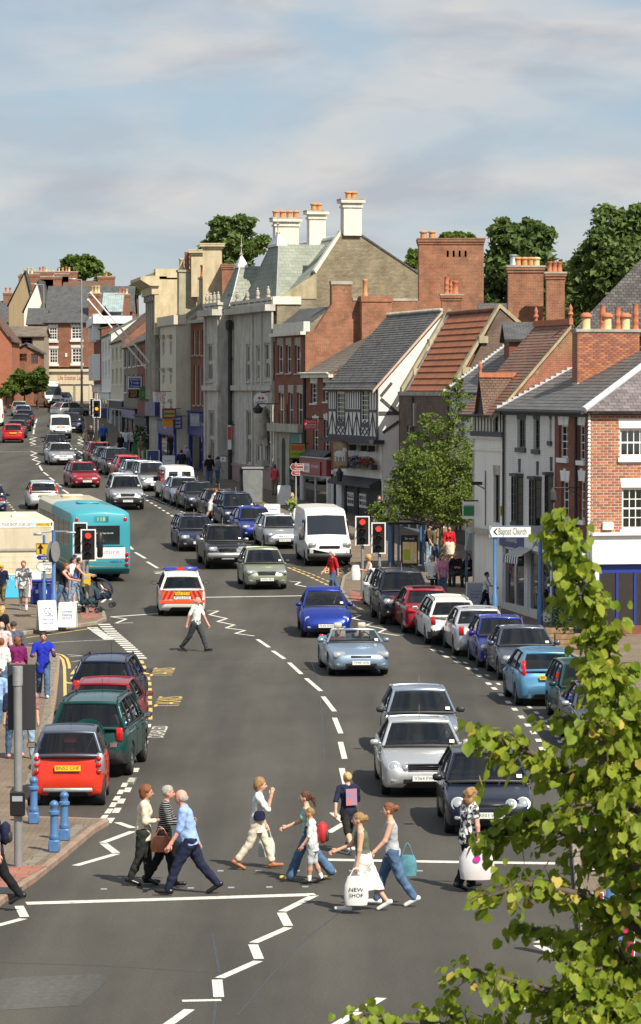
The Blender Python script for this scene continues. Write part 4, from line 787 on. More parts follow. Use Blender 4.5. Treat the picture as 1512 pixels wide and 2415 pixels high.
DTILE_ROOF=brickmat('dark_tile_roof',(.085,.075,.07),(.15,.14,.135),(.04,.04,.04),.22,.17,.015,var=.4)
back_roofs()
def pub():
 B=Bld('timbered_pub','black and white timber-framed pub with steep dark roof and white gable','pub',785,178.0,903,167.0)
 L=B.L;ze=B.z(903,L/2);zr=ze+3.55;yr,Wd=3.0,6.2;zj=B.z(1034,L/2);zc=B.z(1128,L/2)
 w=[B.r(805,925,825,995),B.r(863,919,882,993)];facade(B,0,L,zj,ze,w,RENDER_W,y=-.25);facade(B,0,L,zc,zj,[],RENDER_W)
 for q in w:window(B,*q,y=-.22,cols=3,rows=6,fm=FRAMEW,bw=.03,fw=.07,rail=False)
 zm=B.z(968,L/2);xs=lambda t:t*L;Y_=-.285
 kw=dict(y=Y_,t=.05,m=TIMBERG);x1,x2,x3,x4=w[0][0],w[0][1],w[1][0],w[1][1]
 beam(B,(0,ze-.12),(L,ze-.12),w=.3,**kw);beam(B,(0,zj+.08),(L,zj+.08),w=.18,**kw);beam(B,(L-.1,zj),(L-.1,ze),w=.3,**kw);beam(B,(.06,zj),(.06,ze),w=.12,**kw)
 for a,b in((.1,x1),(x2,x3),(x4,L-.2)):
  beam(B,(a,zm),(b,zm),w=.14,**kw);n=max(2,int((b-a)/.46))
  for i in range(1,n):x=a+(b-a)*i/n;beam(B,(x,zm+.1),(x,ze-.3),w=.06,**kw)
  n2=max(1,round((b-a)/1.5))
  for i in range(n2):
   p,q=a+(b-a)*i/n2+.04,a+(b-a)*(i+1)/n2-.04;m_=(p+q)/2;z0,z1=zj+.16,zm-.1
   beam(B,(m_,z0),(m_,z1),w=.06,**kw);beam(B,(p,z0),(m_,z1),w=.055,y=Y_-.004,t=.05,m=TIMBERG);beam(B,(q,z0),(m_,z1),w=.055,y=Y_-.008,t=.05,m=TIMBERG);beam(B,(q,z0),(q,z1),w=.05,**kw)
 for a,b in((x1,x2),(x3,x4)):
  zq=w[0][2]-.12;beam(B,(a,zq),(b,zq),w=.2,**kw)
  for k in range(2):
   for i in range(2):
    u0,u1=a+(b-a)*i/2,a+(b-a)*(i+1)/2;z0=zj+.2+k*.38;beam(B,(u0,z0),(u1,z0+.36),w=.045,**kw);beam(B,(u1,z0),(u0,z0+.36),w=.045,y=Y_-.004,t=.05,m=TIMBERG)
  for x in(a-.04,b+.04):beam(B,(x,zj+.1),(x,ze-.3),w=.1,**kw)
 g=[(-.25,zj),(Wd,zj),(Wd,ze),(yr,zr),(-.25,ze-.2)];side_wall(B,L,g,RENDER_W,.3,inward=-1);side_wall(B,L-.002,[(0,0),(Wd,0),(Wd,zj+.1),(0,zj+.1)],RENDER_W);side_wall(B,.25,[(0,0),(Wd,0),(Wd,ze),(yr,zr),(0,ze)],BR_RED);MB().box(0,Wd-.2,0,L,Wd,ze).build('back_wall',RENDER_W,B.o)
 def gb(y0,z0,y1,z1,w_=.16):
  a,b=Vector((0,y0,z0)),Vector((0,y1,z1));d=(b-a).normalized();n=Vector((0,-d.z,d.y))*w_/2;MB().prism([(L-.02,k.y,k.z)for k in(a-n,b-n,b+n,a+n)],(.06,0,0)).build('beam',TIMBERG,B.o)
 gb(-.1,zm+.75,.45,zm+1.4,.14);gb(-.1,zm+.62,.75,zm-.12,.14);gb(-.2,zm-.1,.95,zm-.1,.18);gb(.0,zm-1.05,.75,zm-.55,.14);gb(.7,zm-.55,1.,zm-.5,.14)
 eY,eZ=-.55,ze-.35;sl=Vector((0,yr-eY,zr-eZ));r=slope_roof(B,-.1,L+.14,eY,eZ,yr,zr,DTILE,name='roof');slope_roof(B,-.1,L+.14,Wd+.3,ze-.3,yr,zr,DTILE,name='roof_back')
 tw,th=.24,.165;tiles_on(r,(-.1,eY,eZ),(1,0,0),sl,int((L+.24)/tw),int(sl.length/th),tw,th,[DTILE,SLATE1,SLATEW],0,.028)
 MB().prism([(L+.14,eY,eZ-.02),(L+.14,yr,zr+.02),(L+.14,yr,zr-.13),(L+.14,eY,eZ-.17)],(.05,0,0)).build('verge',mat('pink_verge',(.6,.42,.33),.8,var=.1),B.o)
 rt=MB();[rt.ell((-.1+i*.3,yr,zr+.03),(.17,.14,.12),8,5)for i in range(int(L/.3)+1)];rt.build('ridge_tiles',STONEG,B.o,60)
 MB().box(-.05,-.75,zj-.2,L+.25,.02,zj+.0).build('jetty',TIMBER,B.o);MB().prism([(-.05+L*.12,-.02,zc+.1),(L*.12,-.6,zc-.2),(L*.12,-.6,zc-.36),(L*.12,-.02,zc-.4)],(L*.85,0,0)).build('canopy',TIMBER,B.o)
 for t in(.30,.52,.74,.88):MB().box(L*t,-.5,zj-.6,L*t+.35,-.15,zj-.3).build('floodlight',TIMBER,B.o)
 ax0,ax1=.05,B.x(811);arch=MB();pts=[];am=(ax0+ax1)/2;ar=(ax1-ax0)/2-.12;za=zc-.25
 for k in range(9):t=math.pi*k/8;arch.box(am+math.cos(t)*(ar+.06)-.11,-.12,za+math.sin(t)*ar-.11,am+math.cos(t)*(ar+.06)+.11,.02,za+math.sin(t)*ar+.11)
 arch.box(ax0,-.12,0,ax0+.24,.02,za);arch.box(ax1-.24,-.12,0,ax1,.02,za);arch.build('arch',FRAMEW,B.o);MB().box(ax0+.2,.0,0,ax1-.2,.02,za+.5).build('door',FRAMEW,B.o)
 g0=B.r(836,1150,862,1205);wl=[(ax1+.6,ax1+2.2,.9,zc-.75),(ax1+3.3,ax1+5.0,.9,zc-.75)];facade(B,ax1-.24,L,0,zc+.05,wl,TIMBER,y=.01)
 for q in wl:window(B,*q,y=.02,cols=3,rows=2,fm=FRAMEW,fw=.1,bw=.05)
 MB().box(ax0,.02,za+.4,ax1,.06,zc+.05).build('wall',RENDER_W,B.o)
 for x in(ax1+.2,ax1+2.7,ax1+5.4):MB().tube([(x,-.52,.1),(x,-.52,zc-.3)],.07,8).build('canopy_post',TIMBER,B.o)
 b=MB();xx=B.x(853);zl=B.z(1118,xx);b.lathe([(.02,.35),(.16,.12),(.2,.1),(.12,-.35),(.08,-.38)],(xx,-1.15,zl),6);b.tube([(xx,-.1,zl+.4),(xx,-1.15,zl+.4)],.025,6);b.build('wall_lantern',TIMBER,B.o)
 return B,zj,zc
SLATEW=mat('weathered_tile',(.12,.115,.10),.85,var=.3,vs=.8)
PUB,PUB_ZJ,PUB_ZC=pub()
# ------------------------------------------------------------------ the row further up the street
def shell(B,W_,z0,z1,m,back=True):
 """far side, back and party walls of a street house"""
 L=B.L;MB().box(0,.25,z0,.2,W_,z1).build('party_wall',m,B.o);MB().box(.2,W_-.2,z0,L-.2,W_,z1).build('back_wall',m,B.o)
def gabled(B,W_,yr,ze,zr,m,oh=.2,th=None,vx=(.05,.05)):
 L=B.L;sl=Vector((0,yr+oh,zr-ze));r=slope_roof(B,-vx[0],L+vx[1],-oh,ze-.05,yr,zr,m,name='roof');slope_roof(B,-vx[0],L+vx[1],W_+oh,ze-.05,yr,zr,m,name='roof_back');return r,sl
def narrow_brick():
 B=Bld('narrow_brick_house','narrow red brick house with stone keystones left of the timbered pub','building',720,184.0,785,178.0);L=B.L;ze=B.z(881,L/2);zs=B.z(1078,L/2)
 up=[B.r(733,904,748,951),B.r(763,902,777,947)];lo=[B.r(738,994,751,1070),B.r(764,990,778,1070)];facade(B,0,L,zs,ze,up+lo,BR_SHADE)
 for q in up:window(B,*q,cols=2,rows=4,sill=STONEL,lintel=STONEL,lh=.3,keyst=True)
 for q in lo:window(B,*q,cols=2,rows=4,lintel=STONEL,lh=.3,keyst=True)
 MB().box(-.05,-.25,ze-.22,L+.05,.0,ze).build('eaves_cornice',STONEL,B.o);r,sl=gabled(B,7,3.4,ze+.05,ze+2.1,SLATEB);tiles_on(r,(0,-.2,ze),(1,0,0),sl,int(L/.3),int(sl.length/.2),.3,.2,[mat('brown_slate_piece',(.16,.135,.11),.8,var=.25,vs=.8)],0,.02,'slate')
 side_wall(B,L,[(0,0),(7,0),(7,ze),(3.4,ze+2),(0,ze)],BR_RED);shell(B,7,0,ze,BR_RED);gutter(B,0,L,-.3,ze+.02,STONEL)
 shopfront(B,.05,L-.05,0,zs,FRAMEW,DKRED,2,.3,.95,None,y=-.18);x0,x1,z0,z1=B.r(730,1088,772,1120);b=MB().box(x0,-.40,z0,x1,-.352,z1).build('shop_sign',DKRED,B.o);MB().box(x0+.15,-.415,z0+.12,x0+(x1-x0)*.42,-.401,z1-.12).build('sign_panel',FRAMEW,b)
 text('Taylors',.45,DKRED,b,(x0+.15+(x1-x0)*.16,-.417,(z0+z1)/2+.02),width=(x1-x0)*.3);text('ESTATE AGENTS',.2,TEXTW,b,(x0+(x1-x0)*.72,-.402,(z0+z1)/2+.1),width=(x1-x0)*.45);downpipe(B,.08,-.07,0,ze-.1,r=.08);MB().prism([(-.05,-.5,zs+.05),(L+.05,-.5,zs+.05),(L,-.05,zs+.35),(0,-.05,zs+.35)],(0,0,.04)).build('shop_roof',SLATE,B.o)
narrow_brick()
def georgian():
 B=Bld('georgian_brick_house','three-bay red brick house beside the pale stone bank','building',648,192.0,720,184.0);L=B.L;ze=B.z(792,L/2);zp=B.z(758,L);zs=B.z(1012,L/2)
 hs=[B.r(a,814,b,880)for a,b in((655,668),(675,687),(696,709))]+[B.r(a,926,b,1008)for a,b in((658,670),(680,692),(701,714))];facade(B,0,L,zs,ze,hs,BR_SHADE)
 for i,q in enumerate(hs):window(B,*q,cols=2,rows=2,sill=STONEG if i<3 else None,lintel=STONEG,lh=.42)
 MB().box(-.1,-.3,ze,L+.12,.0,ze+.18).build('cornice',STONEL,B.o);MB().box(0,-.1,ze+.181,L+.05,.25,zp).build('parapet',STONEL,B.o);MB().box(0,-.05,0,L,.0,zs).build('stone_front',STONEG,B.o)
 MB().box(-.05,-.45,zs-.15,L+.05,.0,zs+.3).build('stone_balcony',STONEG,B.o)
 for k in range(3):
  x=L*(.13+.5*k*.8);MB().box(x-.25,-.14,0,x+.25,-.052,zs-.2).build('pilaster',STONEG,B.o)
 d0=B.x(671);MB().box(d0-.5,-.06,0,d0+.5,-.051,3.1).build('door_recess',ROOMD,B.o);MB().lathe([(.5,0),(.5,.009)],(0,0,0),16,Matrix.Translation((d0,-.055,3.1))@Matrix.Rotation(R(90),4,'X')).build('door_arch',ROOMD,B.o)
 s0=B.x(684);MB().box(s0,-.09,.1,L-.3,-.06,3.4).build('shop_window',SGLASS,B.o);MB().box(s0-.1,-.13,3.4,L-.2,-.052,3.9).build('shop_fascia',mat('teal_paint',(.02,.14,.12),.5),B.o);MB().box(s0-.12,-.12,0,s0,-.052,3.4).build('shop_post',MATS['teal_paint'],B.o)
 Yn=184.0
 def yl(u):n=Vector((-B.d.y,B.d.x));k=(u-CX)/FPX;return(k*B.b.y-B.b.x)/(n.x-k*n.y)
 zz=lambda v:hz(v,Yn+.6)-B.base
 pts=[(0,0),(0,ze),(yl(744),zz(778)),(yl(782),zz(718)),(yl(782),zz(670)),(yl(829),zz(670)),(yl(829),zz(708)),(yl(985),zz(708)),(yl(1032),zz(735)),(yl(1075),zz(780)),(yl(1075),0)]
 w=side_wall(B,L+.05,pts,BR_RED,.5,'party_wall');MB().box(L-.47,yl(782)-.04,zz(671),L+.1,yl(829)+.04,zz(663)).build('stack_cap',STONEG,B.o);MB().box(L-.5,yl(831),zz(709),L+.08,yl(985),zz(703)).build('wall_coping',STONEG,B.o)
 MB().prism([(0,-.0,zp-.3),(L-.45,0,zp-.3),(L-.45,yl(782),zz(722)),(0,yl(782),zz(722))],(0,0,-.12)).build('roof',SLATE,B.o);MB().box(0,3,0,L-.5,yl(1000),zz(725)).build('back_range',BR_RED,B.o)
 y0,y1=yl(846),yl(916);c=MB();c.box(L+.06,y0,zz(858),L+.75,y1,zz(712));c.box(L+.02,y0-.05,zz(712),L+.8,y1+.05,zz(699));o=c.build('chimney',BR_RED,B.o);b=MB();pot(b,L+.4,yl(857),zz(700),.95,.16,0);b.build('chimney_pot',POT_O,o,50)
 lan=MB();xx=B.x(662);zl=B.z(965,xx);lan.tube([(xx,-.05,zl+.3),(xx,-1.3,zl+.3)],.03,6);lan.tube([(xx+2,-.05,zl+.3),(xx+2,-.05,zl-1.2)],.03,6);lan.lathe([(.03,.25),(.1,.1),(.3,-.05),(.22,-.3),(.05,-.35)],(xx,-1.3,zl+.1),8);lan.build('wall_lantern',TIMBER,B.o)
georgian()
def bank():
 B=Bld('stone_bank','pale stone bank with balustrade and tall green slate roofs','bank',512,209.0,645,192.2);L=B.L;zc=B.z(728,L);zt=B.z(700,L);zstr=B.z(1000,L*.5);zstr=B.z(917,L*.5)+.05
 x1=B.x(548);zg=B.z(1100,L/2);pj=.75
 def tri(u0,u1,v0,v1):return B.r(u0,v0,u1,v1)
 upn=[tri(580,591,812,900),tri(604,613,815,898),tri(624,641,808,896)];lon=[tri(581,593,968,1095),tri(604,616,968,1095),tri(625,640,968,1095)]
 facade(B,x1,L,0,zc,upn+lon,STONE);wf=[]
 for q in upn+lon:window(B,*q,cols=3,rows=2,fm=STONE,fw=.12,bw=.12,y=.08,lintel=STONE,lh=.2,sill=STONE)
 upf=tri(524,538,811,899);lof=tri(527,541,968,1098);hs=[(a-.9,b-.9,c,d)for a,b,c,d in(upf,lof)]
 fb=facade(B,-.0,x1,0,zc,hs,STONE,y=-pj,name='bay_wall')
 for q in hs:window(B,*q,cols=3,rows=2,fm=STONE,fw=.12,bw=.12,y=-pj+.08,lintel=STONE,lh=.25,sill=STONE,gap=-pj)
 MB().box(x1-.02,-pj,0,x1,.0,zc).build('bay_return',STONE,B.o);MB().box(0,-pj,0,.02,0,zc).build('bay_return',STONE,B.o);MB().box(0,.2,0,.2,9,zc).build('party_wall',STONE,B.o)
 for a,b,y in((0,x1,-pj),(x1,L,0)):
  MB().box(a-.05,y-.22,zstr-.15,b+.05,y-.002,zstr+.15).build('string_course',STONE,B.o);MB().box(a-.05,y-.5,zc-.12,b+.08,y+.1,zc+.25).build('cornice',STONE,B.o);MB().box(a,y-.12,0,b,y-.002,zg).build('plinth',GRANITE,B.o);MB().box(a-.02,y-.16,zg,b+.02,y-.002,zg+.14).build('plinth_moulding',GRANITE,B.o)
  MB().box(a,y-.1,zc+.251,b,y+.15,zc+.42).build('balustrade_base',STONE,B.o);MB().box(a,y-.14,zt-.16,b,y+.2,zt).build('balustrade_rail',STONE,B.o);n=int((b-a)/.3)
  for i in range(n):
   x=a+(b-a)*(i+.5)/n;q=MB();hh=zt-.16-zc-.42
   if i%6==0:q.box(x-.15,y-.12,zc+.42,x+.15,y+.16,zt-.16);q.build('baluster_pier',STONE,B.o)
   else:q.lathe([(.06,0),(.1,hh*.3),(.05,hh*.75),(.08,hh)],(x,y+.02,zc+.42),6);q.build('baluster',STONE,B.o)
  for i in range(4 if b-a>4 else 2):
   x=a+(b-a)*(i+.5)/(4 if b-a>4 else 2);q=MB();q.lathe([(.14,0),(.14,.1),(.07,.14),(.14,.3),(.1,.4),(.11,.45),(.04,.52),(.07,.58),(.0,.68)],(x,y+.02,zt),8);q.build('urn',STONEG,B.o,50)
 for x in(x1+.25,B.x(598),B.x(619),L-.15):MB().box(x-.16,-.12,zg+.14,x+.16,-.002,zc-.12).build('pilaster',STONE,B.o)
 for x in(.35,x1-.35):MB().box(x-.2,-pj-.12,zg+.14,x+.2,-pj-.002,zc-.12).build('pilaster',STONE,B.o)
 dp=MB();xd=x1+.35;dp.tube([(xd,-.2,.6),(xd,-.2,zc-.9)],.13,8);dp.cbox((xd,-.25,zc-.7),(.5,.35,.6),None,.08)
 for k in range(6):dp.cbox((xd,-.2,2.2+k*1.9),(.5,.2,.14))
 dp.build('downpipe',TIMBER,B.o)
 dx=B.x(632);MB().box(dx-.5,-.5,zg+.2,dx+.6,-.13,zg+.5).build('door_hood',STONEG,B.o);q=MB();q.lathe([(.42,0),(.4,.7),(.5,1.3),(.3,1.7),(.36,1.9),(.2,2.2),(.0,2.4)],(dx,-.35,zstr-3.2),8);q.build('carved_figure',STONEG,B.o,50);MB().prism([(dx-.9,-.4,zstr-3.3),(dx+.7,-.4,zstr-3.3),(dx-.1,-.4,zstr-2.3)],(0,.26,0)).build('pediment',STONEG,B.o)
 def yl(u):n=Vector((-B.d.y,B.d.x));k=(u-CX)/FPX;return(k*B.b.y-B.b.x)/(n.x-k*n.y)
 zz=lambda v:hz(v,192.8)-B.base;ap=yl(828)
 side_wall(B,L,[(.2,0),(.2,zc+.2),(yl(748),zz(640)),(yl(806),zz(552)),(yl(852),zz(552)),(yl(990),zz(645)),(yl(1000),0)],BR_BUFF,.5,'gable_wall')
 MB().prism([(L+.06,yl(745),zz(645)),(L+.06,yl(803),zz(555)),(L+.06,yl(803),zz(543)),(L+.06,yl(740),zz(637))],(-.6,0,0)).build('coping',STONEL,B.o);MB().prism([(L+.05,yl(852),zz(556)),(L+.05,yl(992),zz(648)),(L+.05,yl(992),zz(644)),(L+.05,yl(852),zz(551))],(-.6,0,0)).build('coping',SLATE,B.o)
 MB().prism([(L+.04,.25,zz(705)),(L+.04,yl(746),zz(705)),(L+.04,yl(746),zz(645))],(-.4,0,0)).build('rendered_shoulder',COPING,B.o);MB().box(L-.3,-.05,zc+.25,L+.08,1.6,zt+.02).build('parapet_return',STONEL,B.o)
 def stack(ua,ub,vt,vb,x,pots,w=.75):
  nn=Vector((-B.d.y,B.d.x));pp=B.a+B.d*x;ya=lambda u_:((u_-CX)/FPX*pp.y-pp.x)/(nn.x-(u_-CX)/FPX*nn.y);y0,y1=ya(ua),ya(ub);Yx=pp.y+nn.y*y0;zz2=lambda v:hz(v,Yx)-B.base;c=MB();c.box(x-w/2,y0+.1,zz2(vb),x+w/2,y1-.1,zz2(vt+18));c.box(x-w/2-.06,y0+.03,zz2(vt+18),x+w/2+.06,y1-.03,zz2(vt+13));c.box(x-w/2-.16,y0-.08,zz2(vt+7),x+w/2+.16,y1+.08,zz2(vt));c.box(x-w/2,y0+.1,zz2(vt+13),x+w/2,y1-.1,zz2(vt+7));o=c.build('chimney',STONEL,B.o);MB().box(x-w/2-.17,y0-.1,zz2(vt),x+w/2+.17,y1+.1,zz2(vt)+.07).build('chimney_cap',STONEG,o)
  for k in range(pots):b=MB();pot(b,x,y0+(y1-y0)*(k+.5+(.0 if pots>2 else.25*(1 if k==0 else-1)*1))/pots,zz2(vt)+.05,.45,.17,1);b.build('chimney_pot',POT_O,o,50)
 stack(803,853,472,556,L-.25,2,.85);stack(723,769,499,600,L-7.5,2);stack(643,706,516,640,L-11.5,4)
 zr=zz(553);r=MB().prism([(0,.5,zc+.3),(L-.5,.5,zc+.3),(L-.5,ap,zr),(0,ap,zr)],(0,.1,-.12)).build('roof',GREENSL,B.o);MB().prism([(0,9,zc+2),(L-.5,9,zc+2),(L-.5,ap,zr),(0,ap,zr)],(0,-.1,-.12)).build('roof_back',GREENSL,B.o);MB().tube([(0,ap,zr+.02),(L-.3,ap,zr+.02)],.13,8).build('ridge_lead',LEAD,B.o,50)
 for xa,xb,zk,yo in((x1+.3,L-.9,zr-.35,.0),(.1,x1-.1,zr-1.3,-.55)):
  xm=(xa+xb)/2;hw=(xb-xa)/2;ya,yb=.35+yo,4.4;t=.22;tz=zk;cy_=ya+1.35
  base=[(xa,ya,zc+.3),(xb,ya,zc+.3),(xb,yb+2,zc+.3),(xa,yb+2,zc+.3)];top=[(xm-hw*t,cy_-.3,tz),(xm+hw*t,cy_-.3,tz),(xm+hw*t,yb,tz),(xm-hw*t,yb,tz)]
  mid=[tuple(b[k]*.45+a[k]*.55-(.15 if k==2 else 0)for k in range(3))for a,b in zip(base,top)]
  mb=MB();mb.add(base+mid+top,[(0,1,5,4),(1,2,6,5),(2,3,7,6),(3,0,4,7),(4,5,9,8),(5,6,10,9),(6,7,11,10),(7,4,8,11),(8,9,10,11)]);o=mb.build('pavilion_roof',GREENSL,B.o)
  MB().box(xm-hw*t-.12,cy_-.45,tz-.1,xm+hw*t+.12,cy_+.2,tz+.05).build('roof_lead_cap',LEAD,B.o);q=MB();q.add([(xm-hw*t-.1,cy_-.42,tz+.05),(xm+hw*t+.1,cy_-.42,tz+.05),(xm+hw*t+.1,cy_+.2,tz+.05),(xm-hw*t-.1,cy_+.2,tz+.05),(xm,cy_-.1,tz+.75)],[(0,1,4),(1,2,4),(2,3,4),(3,0,4)]);q.build('roof_lead_cap',LEAD,B.o)
  b=MB();b.lathe([(.06,0),(.14,.12),(.05,.2),(.03,.55),(.1,.62),(.02,.7),(.015,1.3)],(xm,cy_-.1,tz+.6),8);b.build('roof_finial',STONEG,B.o,50);MB().tube([(xm-hw*t,cy_-.3,tz),mid[0],base[0]],.045,6).build('hip_lead',STEEL,B.o);MB().tube([(xm+hw*t,cy_-.3,tz),mid[1],base[1]],.045,6).build('hip_lead',STEEL,B.o)
 return B
BANK=bank()
def slit_brick():
 B=Bld('slit_windowed_brick_house','red brick house with slim tall windows left of the stone bank','building',450,216.0,512,209.2);L=B.L;ze=B.z(757,L/2);zs=B.z(970,L/2)
 hs=[B.r(a,779,b,837)for a,b in((455,461),(466,472),(477,483),(489,495))]+[B.r(a,862,b,955)for a,b in((457,463),(468,474),(480,486),(492,498))];facade(B,0,L,zs,ze,hs,BR_SHADE)
 for q in hs:window(B,*q,cols=1,rows=2,sill=STONEG)
 shell(B,8,0,ze,BR_SHADE);side_wall(B,L,[(0,0),(8,0),(8,ze),(4,ze+3.2),(0,ze)],BR_RED);gabled(B,8,4,ze+.05,ze+3.2,SLATEB);MB().box(0,-.25,ze-.1,L,.0,ze+.1).build('eaves_gutter',STONEG,B.o);downpipe(B,L-.3,-.07,0,ze,ROYAL,.07)
 shopfront(B,.0,L-.1,0,zs,ROYAL,NAVY,2,.5,1.5,'Quality Travel',TEXTW,.35)
slit_brick()
def cream_house():
 B=Bld('cream_rendered_house','cream rendered house standing forward of its neighbours with slim windows','building',378,225.0,417,216.4);L=B.L;ze=B.z(752,L);zs=B.z(975,L/2);Wd=8.5
 hs=[B.r(a,v0,b,v1)for v0,v1 in((806,838),(884,905),(958,972))for a,b in((384,389),(401,406))][:6];facade(B,0,L,0,ze,hs,RENDER_C)
 for q in hs:window(B,*q,cols=1,rows=2);MB().box(q[0]-.1,-.2,q[3]+.25,q[1]+.1,-.002,q[3]+.45).build('window_hood',RENDER_G,B.o)
 side_wall(B,L,[(0,0),(Wd,0),(Wd,ze),(4.2,ze+2.6),(2.6,ze+1.4),(0,ze)],RENDER_C,.3);shell(B,Wd,0,ze,RENDER_C);MB().box(-.1,-.2,ze-.35,L+.15,.6,ze+.25).build('parapet',RENDER_C,B.o)
 slope_roof(B,0,L-.3,.4,ze,4.2,ze+2.6,TILEBR,name='roof');slope_roof(B,0,L-.3,Wd,ze,4.2,ze+2.6,TILEBR,name='roof_back');MB().prism([(L+.03,.6,ze+.0),(L+.03,4.2,ze+2.75),(L+.03,4.2,ze+3.0),(L+.03,.6,ze+.3)],(-.4,0,0)).build('coping',RENDER_G,B.o)
 def yl(u):n=Vector((-B.d.y,B.d.x));k=(u-CX)/FPX;return(k*B.b.y-B.b.x)/(n.x-k*n.y)
 for ua,ub,vt,vb,x,pts in((437,480,634,715,L-3.5,((445,.75,POT_Y),(458,1.15,POT_R),(471,.75,POT_Y))),(474,512,655,745,L-.4,((481,.8,POT_R),(495,.8,POT_R)))):
  z1,z0=hz(vt,218)-B.base,hz(vb,218)-B.base-2;o=MB().box(x-.5,yl(ua),z0,x+.5,yl(ub),z1-.15).box(x-.56,yl(ua)-.06,z1-.15,x+.56,yl(ub)+.06,z1).build('chimney',RENDER_G,B.o)
  for u,h,m in pts:b=MB();pot(b,x,yl(u),z1,h,.19,2 if h>1 else 0);b.build('chimney_pot',m,o,50)
 shopfront(B,.0,L-.1,0,zs-.4,ROYAL,NAVY,2,.5,.9,'BAKERY',TEXTW,.35)
cream_house()
def classical():
 B=Bld('classical_corniced_building','tall classical stone front with heavy cornice and flagpoles','building',352,233.0,376,225.4);L=B.L;zc=B.z(662,L);zp=B.z(634,L);Wd=8
 facade(B,0,L,0,zc,[],STONEG);shell(B,Wd,0,zc,BR_RED)
 for i in range(5):x=L*(i+.5)/5;MB().box(x-.32,-.28,4.5,x+.32,-.002,zc-.9).build('pilaster',STONEG,B.o);MB().box(x-.42,-.4,zc-1.3,x+.42,-.284,zc-.9).build('capital',STONEG,B.o)
 MB().box(-.1,-.5,zc-.9,L+.1,.0,zc-.35).build('entablature',BUFFST,B.o);MB().prism([(-.3,.0,zc-.35),(-.3,-.6,zc-.35),(-.3,-1.25,zc+.05),(-.3,-1.25,zc+.25),(-.3,0,zc+.35)],(L+.55,0,0)).build('cornice',BUFFST,B.o)
 side_wall(B,L,[(0,0),(Wd,0),(Wd,zc),(0,zc)],BR_RED,.4);MB().box(L-.35,-.3,zc-3.6,L+.06,1.5,zc+.1).build('quoin_return',BUFFST,B.o);MB().box(-.3,-.2,zc+.35,L+.1,4.4,zp-.5).build('attic',BR_RED,B.o);MB().box(L-1.2,-.25,zc+.35,L+.12,1.3,zp).build('attic_pier',BUFFST,B.o);MB().box(-.35,-.25,zp-.5,L+.14,4.5,zp-.2).build('attic_coping',BUFFST,B.o);MB().box(L-.3,.5,zc+.2,L+.15,5,zc+.5).build('roof_curb',BUFFST,B.o)
 for k,(x,dz)in enumerate(((1.2,0),(3.6,.4))):MB().tube([(x,-.3,6.6+dz),(x,-4.2,11.2+dz)],[.07,.05],8).ell((x,-4.25,11.25+dz),(.1,.1,.1),8,5).build('flagpole',FRAMEW,B.o)
 MB().box(0,-.3,3.4,L,-.002,4.3).build('shop_fascia',NAVY,B.o)
classical()
block('tall_stone_chimney','tall buff stone chimney with dentilled cap above the cream house','chimney',479,523,575,720,214,1.1,BUFFST,(),BUFFST,(),.18);block('tall_stone_chimney','slimmer buff stone chimney half hidden left of the taller one','chimney',452,480,590,700,219,1.1,BUFFST,(),BUFFST,(),.18);block('chimney_stack','plain brick stack between the buff stone chimney and green roofs','chimney',524,566,624,720,213,1.2,BR_RED)
def small(name,label,uf,Yf,un,Yn,ve,rise,wall,roof,wins=(),shop=None,W_=7.,yr=3.2,chim=None,gm=None,frame=None,cat='building'):
 B=Bld(name,label,cat,uf,Yf,un,Yn);L=B.L;ze=B.z(ve,L);hs=[]
 for f0,f1,h0,h1 in wins:hs.append((L*f0,L*f1,ze*h0,ze*h1))
 facade(B,0,L,0,ze,hs,wall)
 for q in hs:window(B,*q,cols=2,rows=2,fm=frame or FRAMEW,sill=FRAMEW,fw=.08)
 shell(B,W_,0,ze,gm or wall);side_wall(B,L,[(0,0),(W_,0),(W_,ze),(yr,ze+rise),(0,ze)],gm or wall);gabled(B,W_,yr,ze+.02,ze+rise+.1,roof)
 if shop:shopfront(B,.1,L-.1,0,3.1,shop[0],shop[1],3,.5,.7)
 for c in chim or():chimney(B,L*c[0],yr,ze+rise-.8,ze+rise+c[1],c[2],.9,c[3],[(dx,0,h,.16,pm,0)for dx,h,pm in c[4]],STONEG)
 return B
W2=((.1,.24,.55,.72),(.4,.54,.55,.72),(.72,.86,.55,.72),(.1,.24,.8,.94),(.4,.54,.8,.94),(.72,.86,.8,.94))
small('dark_fronted_house','dark red house with tall pots just beyond the classical front',324,251,352,233.4,800,2.6,BR_SHADE,SLATE,W2,(TIMBER,TIMBER),chim=((.75,2.4,1.0,BR_RED,((-.25,1.0,POT_R),(.25,1.0,POT_R))),(.25,1.6,.9,BR_RED,((0,.6,POT_R),))),gm=BR_RED)
small('timbered_inn','dark timbered inn with clay tiled roof and hanging signs',292,275,325,251.4,812,2.2,mat('dark_render',(.2,.17,.13),.85,var=.2,dirt=.3),TILEBR,W2,(TIMBER,NAVY),chim=((.5,1.6,.9,BR_RED,((-.2,.5,POT_Y),(.2,.5,POT_Y))),),gm=BR_RED)
small('cream_gabled_house','cream fronted house with black dormer beyond the timbered inn',262,303,293,275.4,800,2.8,RENDER_C,TILEBR,W2,(FRAMEW,TIMBER),chim=((.3,1.8,1.4,BR_RED,((-.4,.6,POT_Y),(0,.6,POT_Y),(.4,.6,POT_Y))),),gm=BR_FAR)
small('white_fronted_house','white fronted house with grey green roof near the top of the street',240,331,263,303.4,785,1.8,RENDER_W,brickmat('grey_green_slate',(.2,.23,.21),(.17,.2,.18),(.1,.1,.1),.3,.2),W2,(FRAMEW,FRAMEW),gm=RENDER_W)
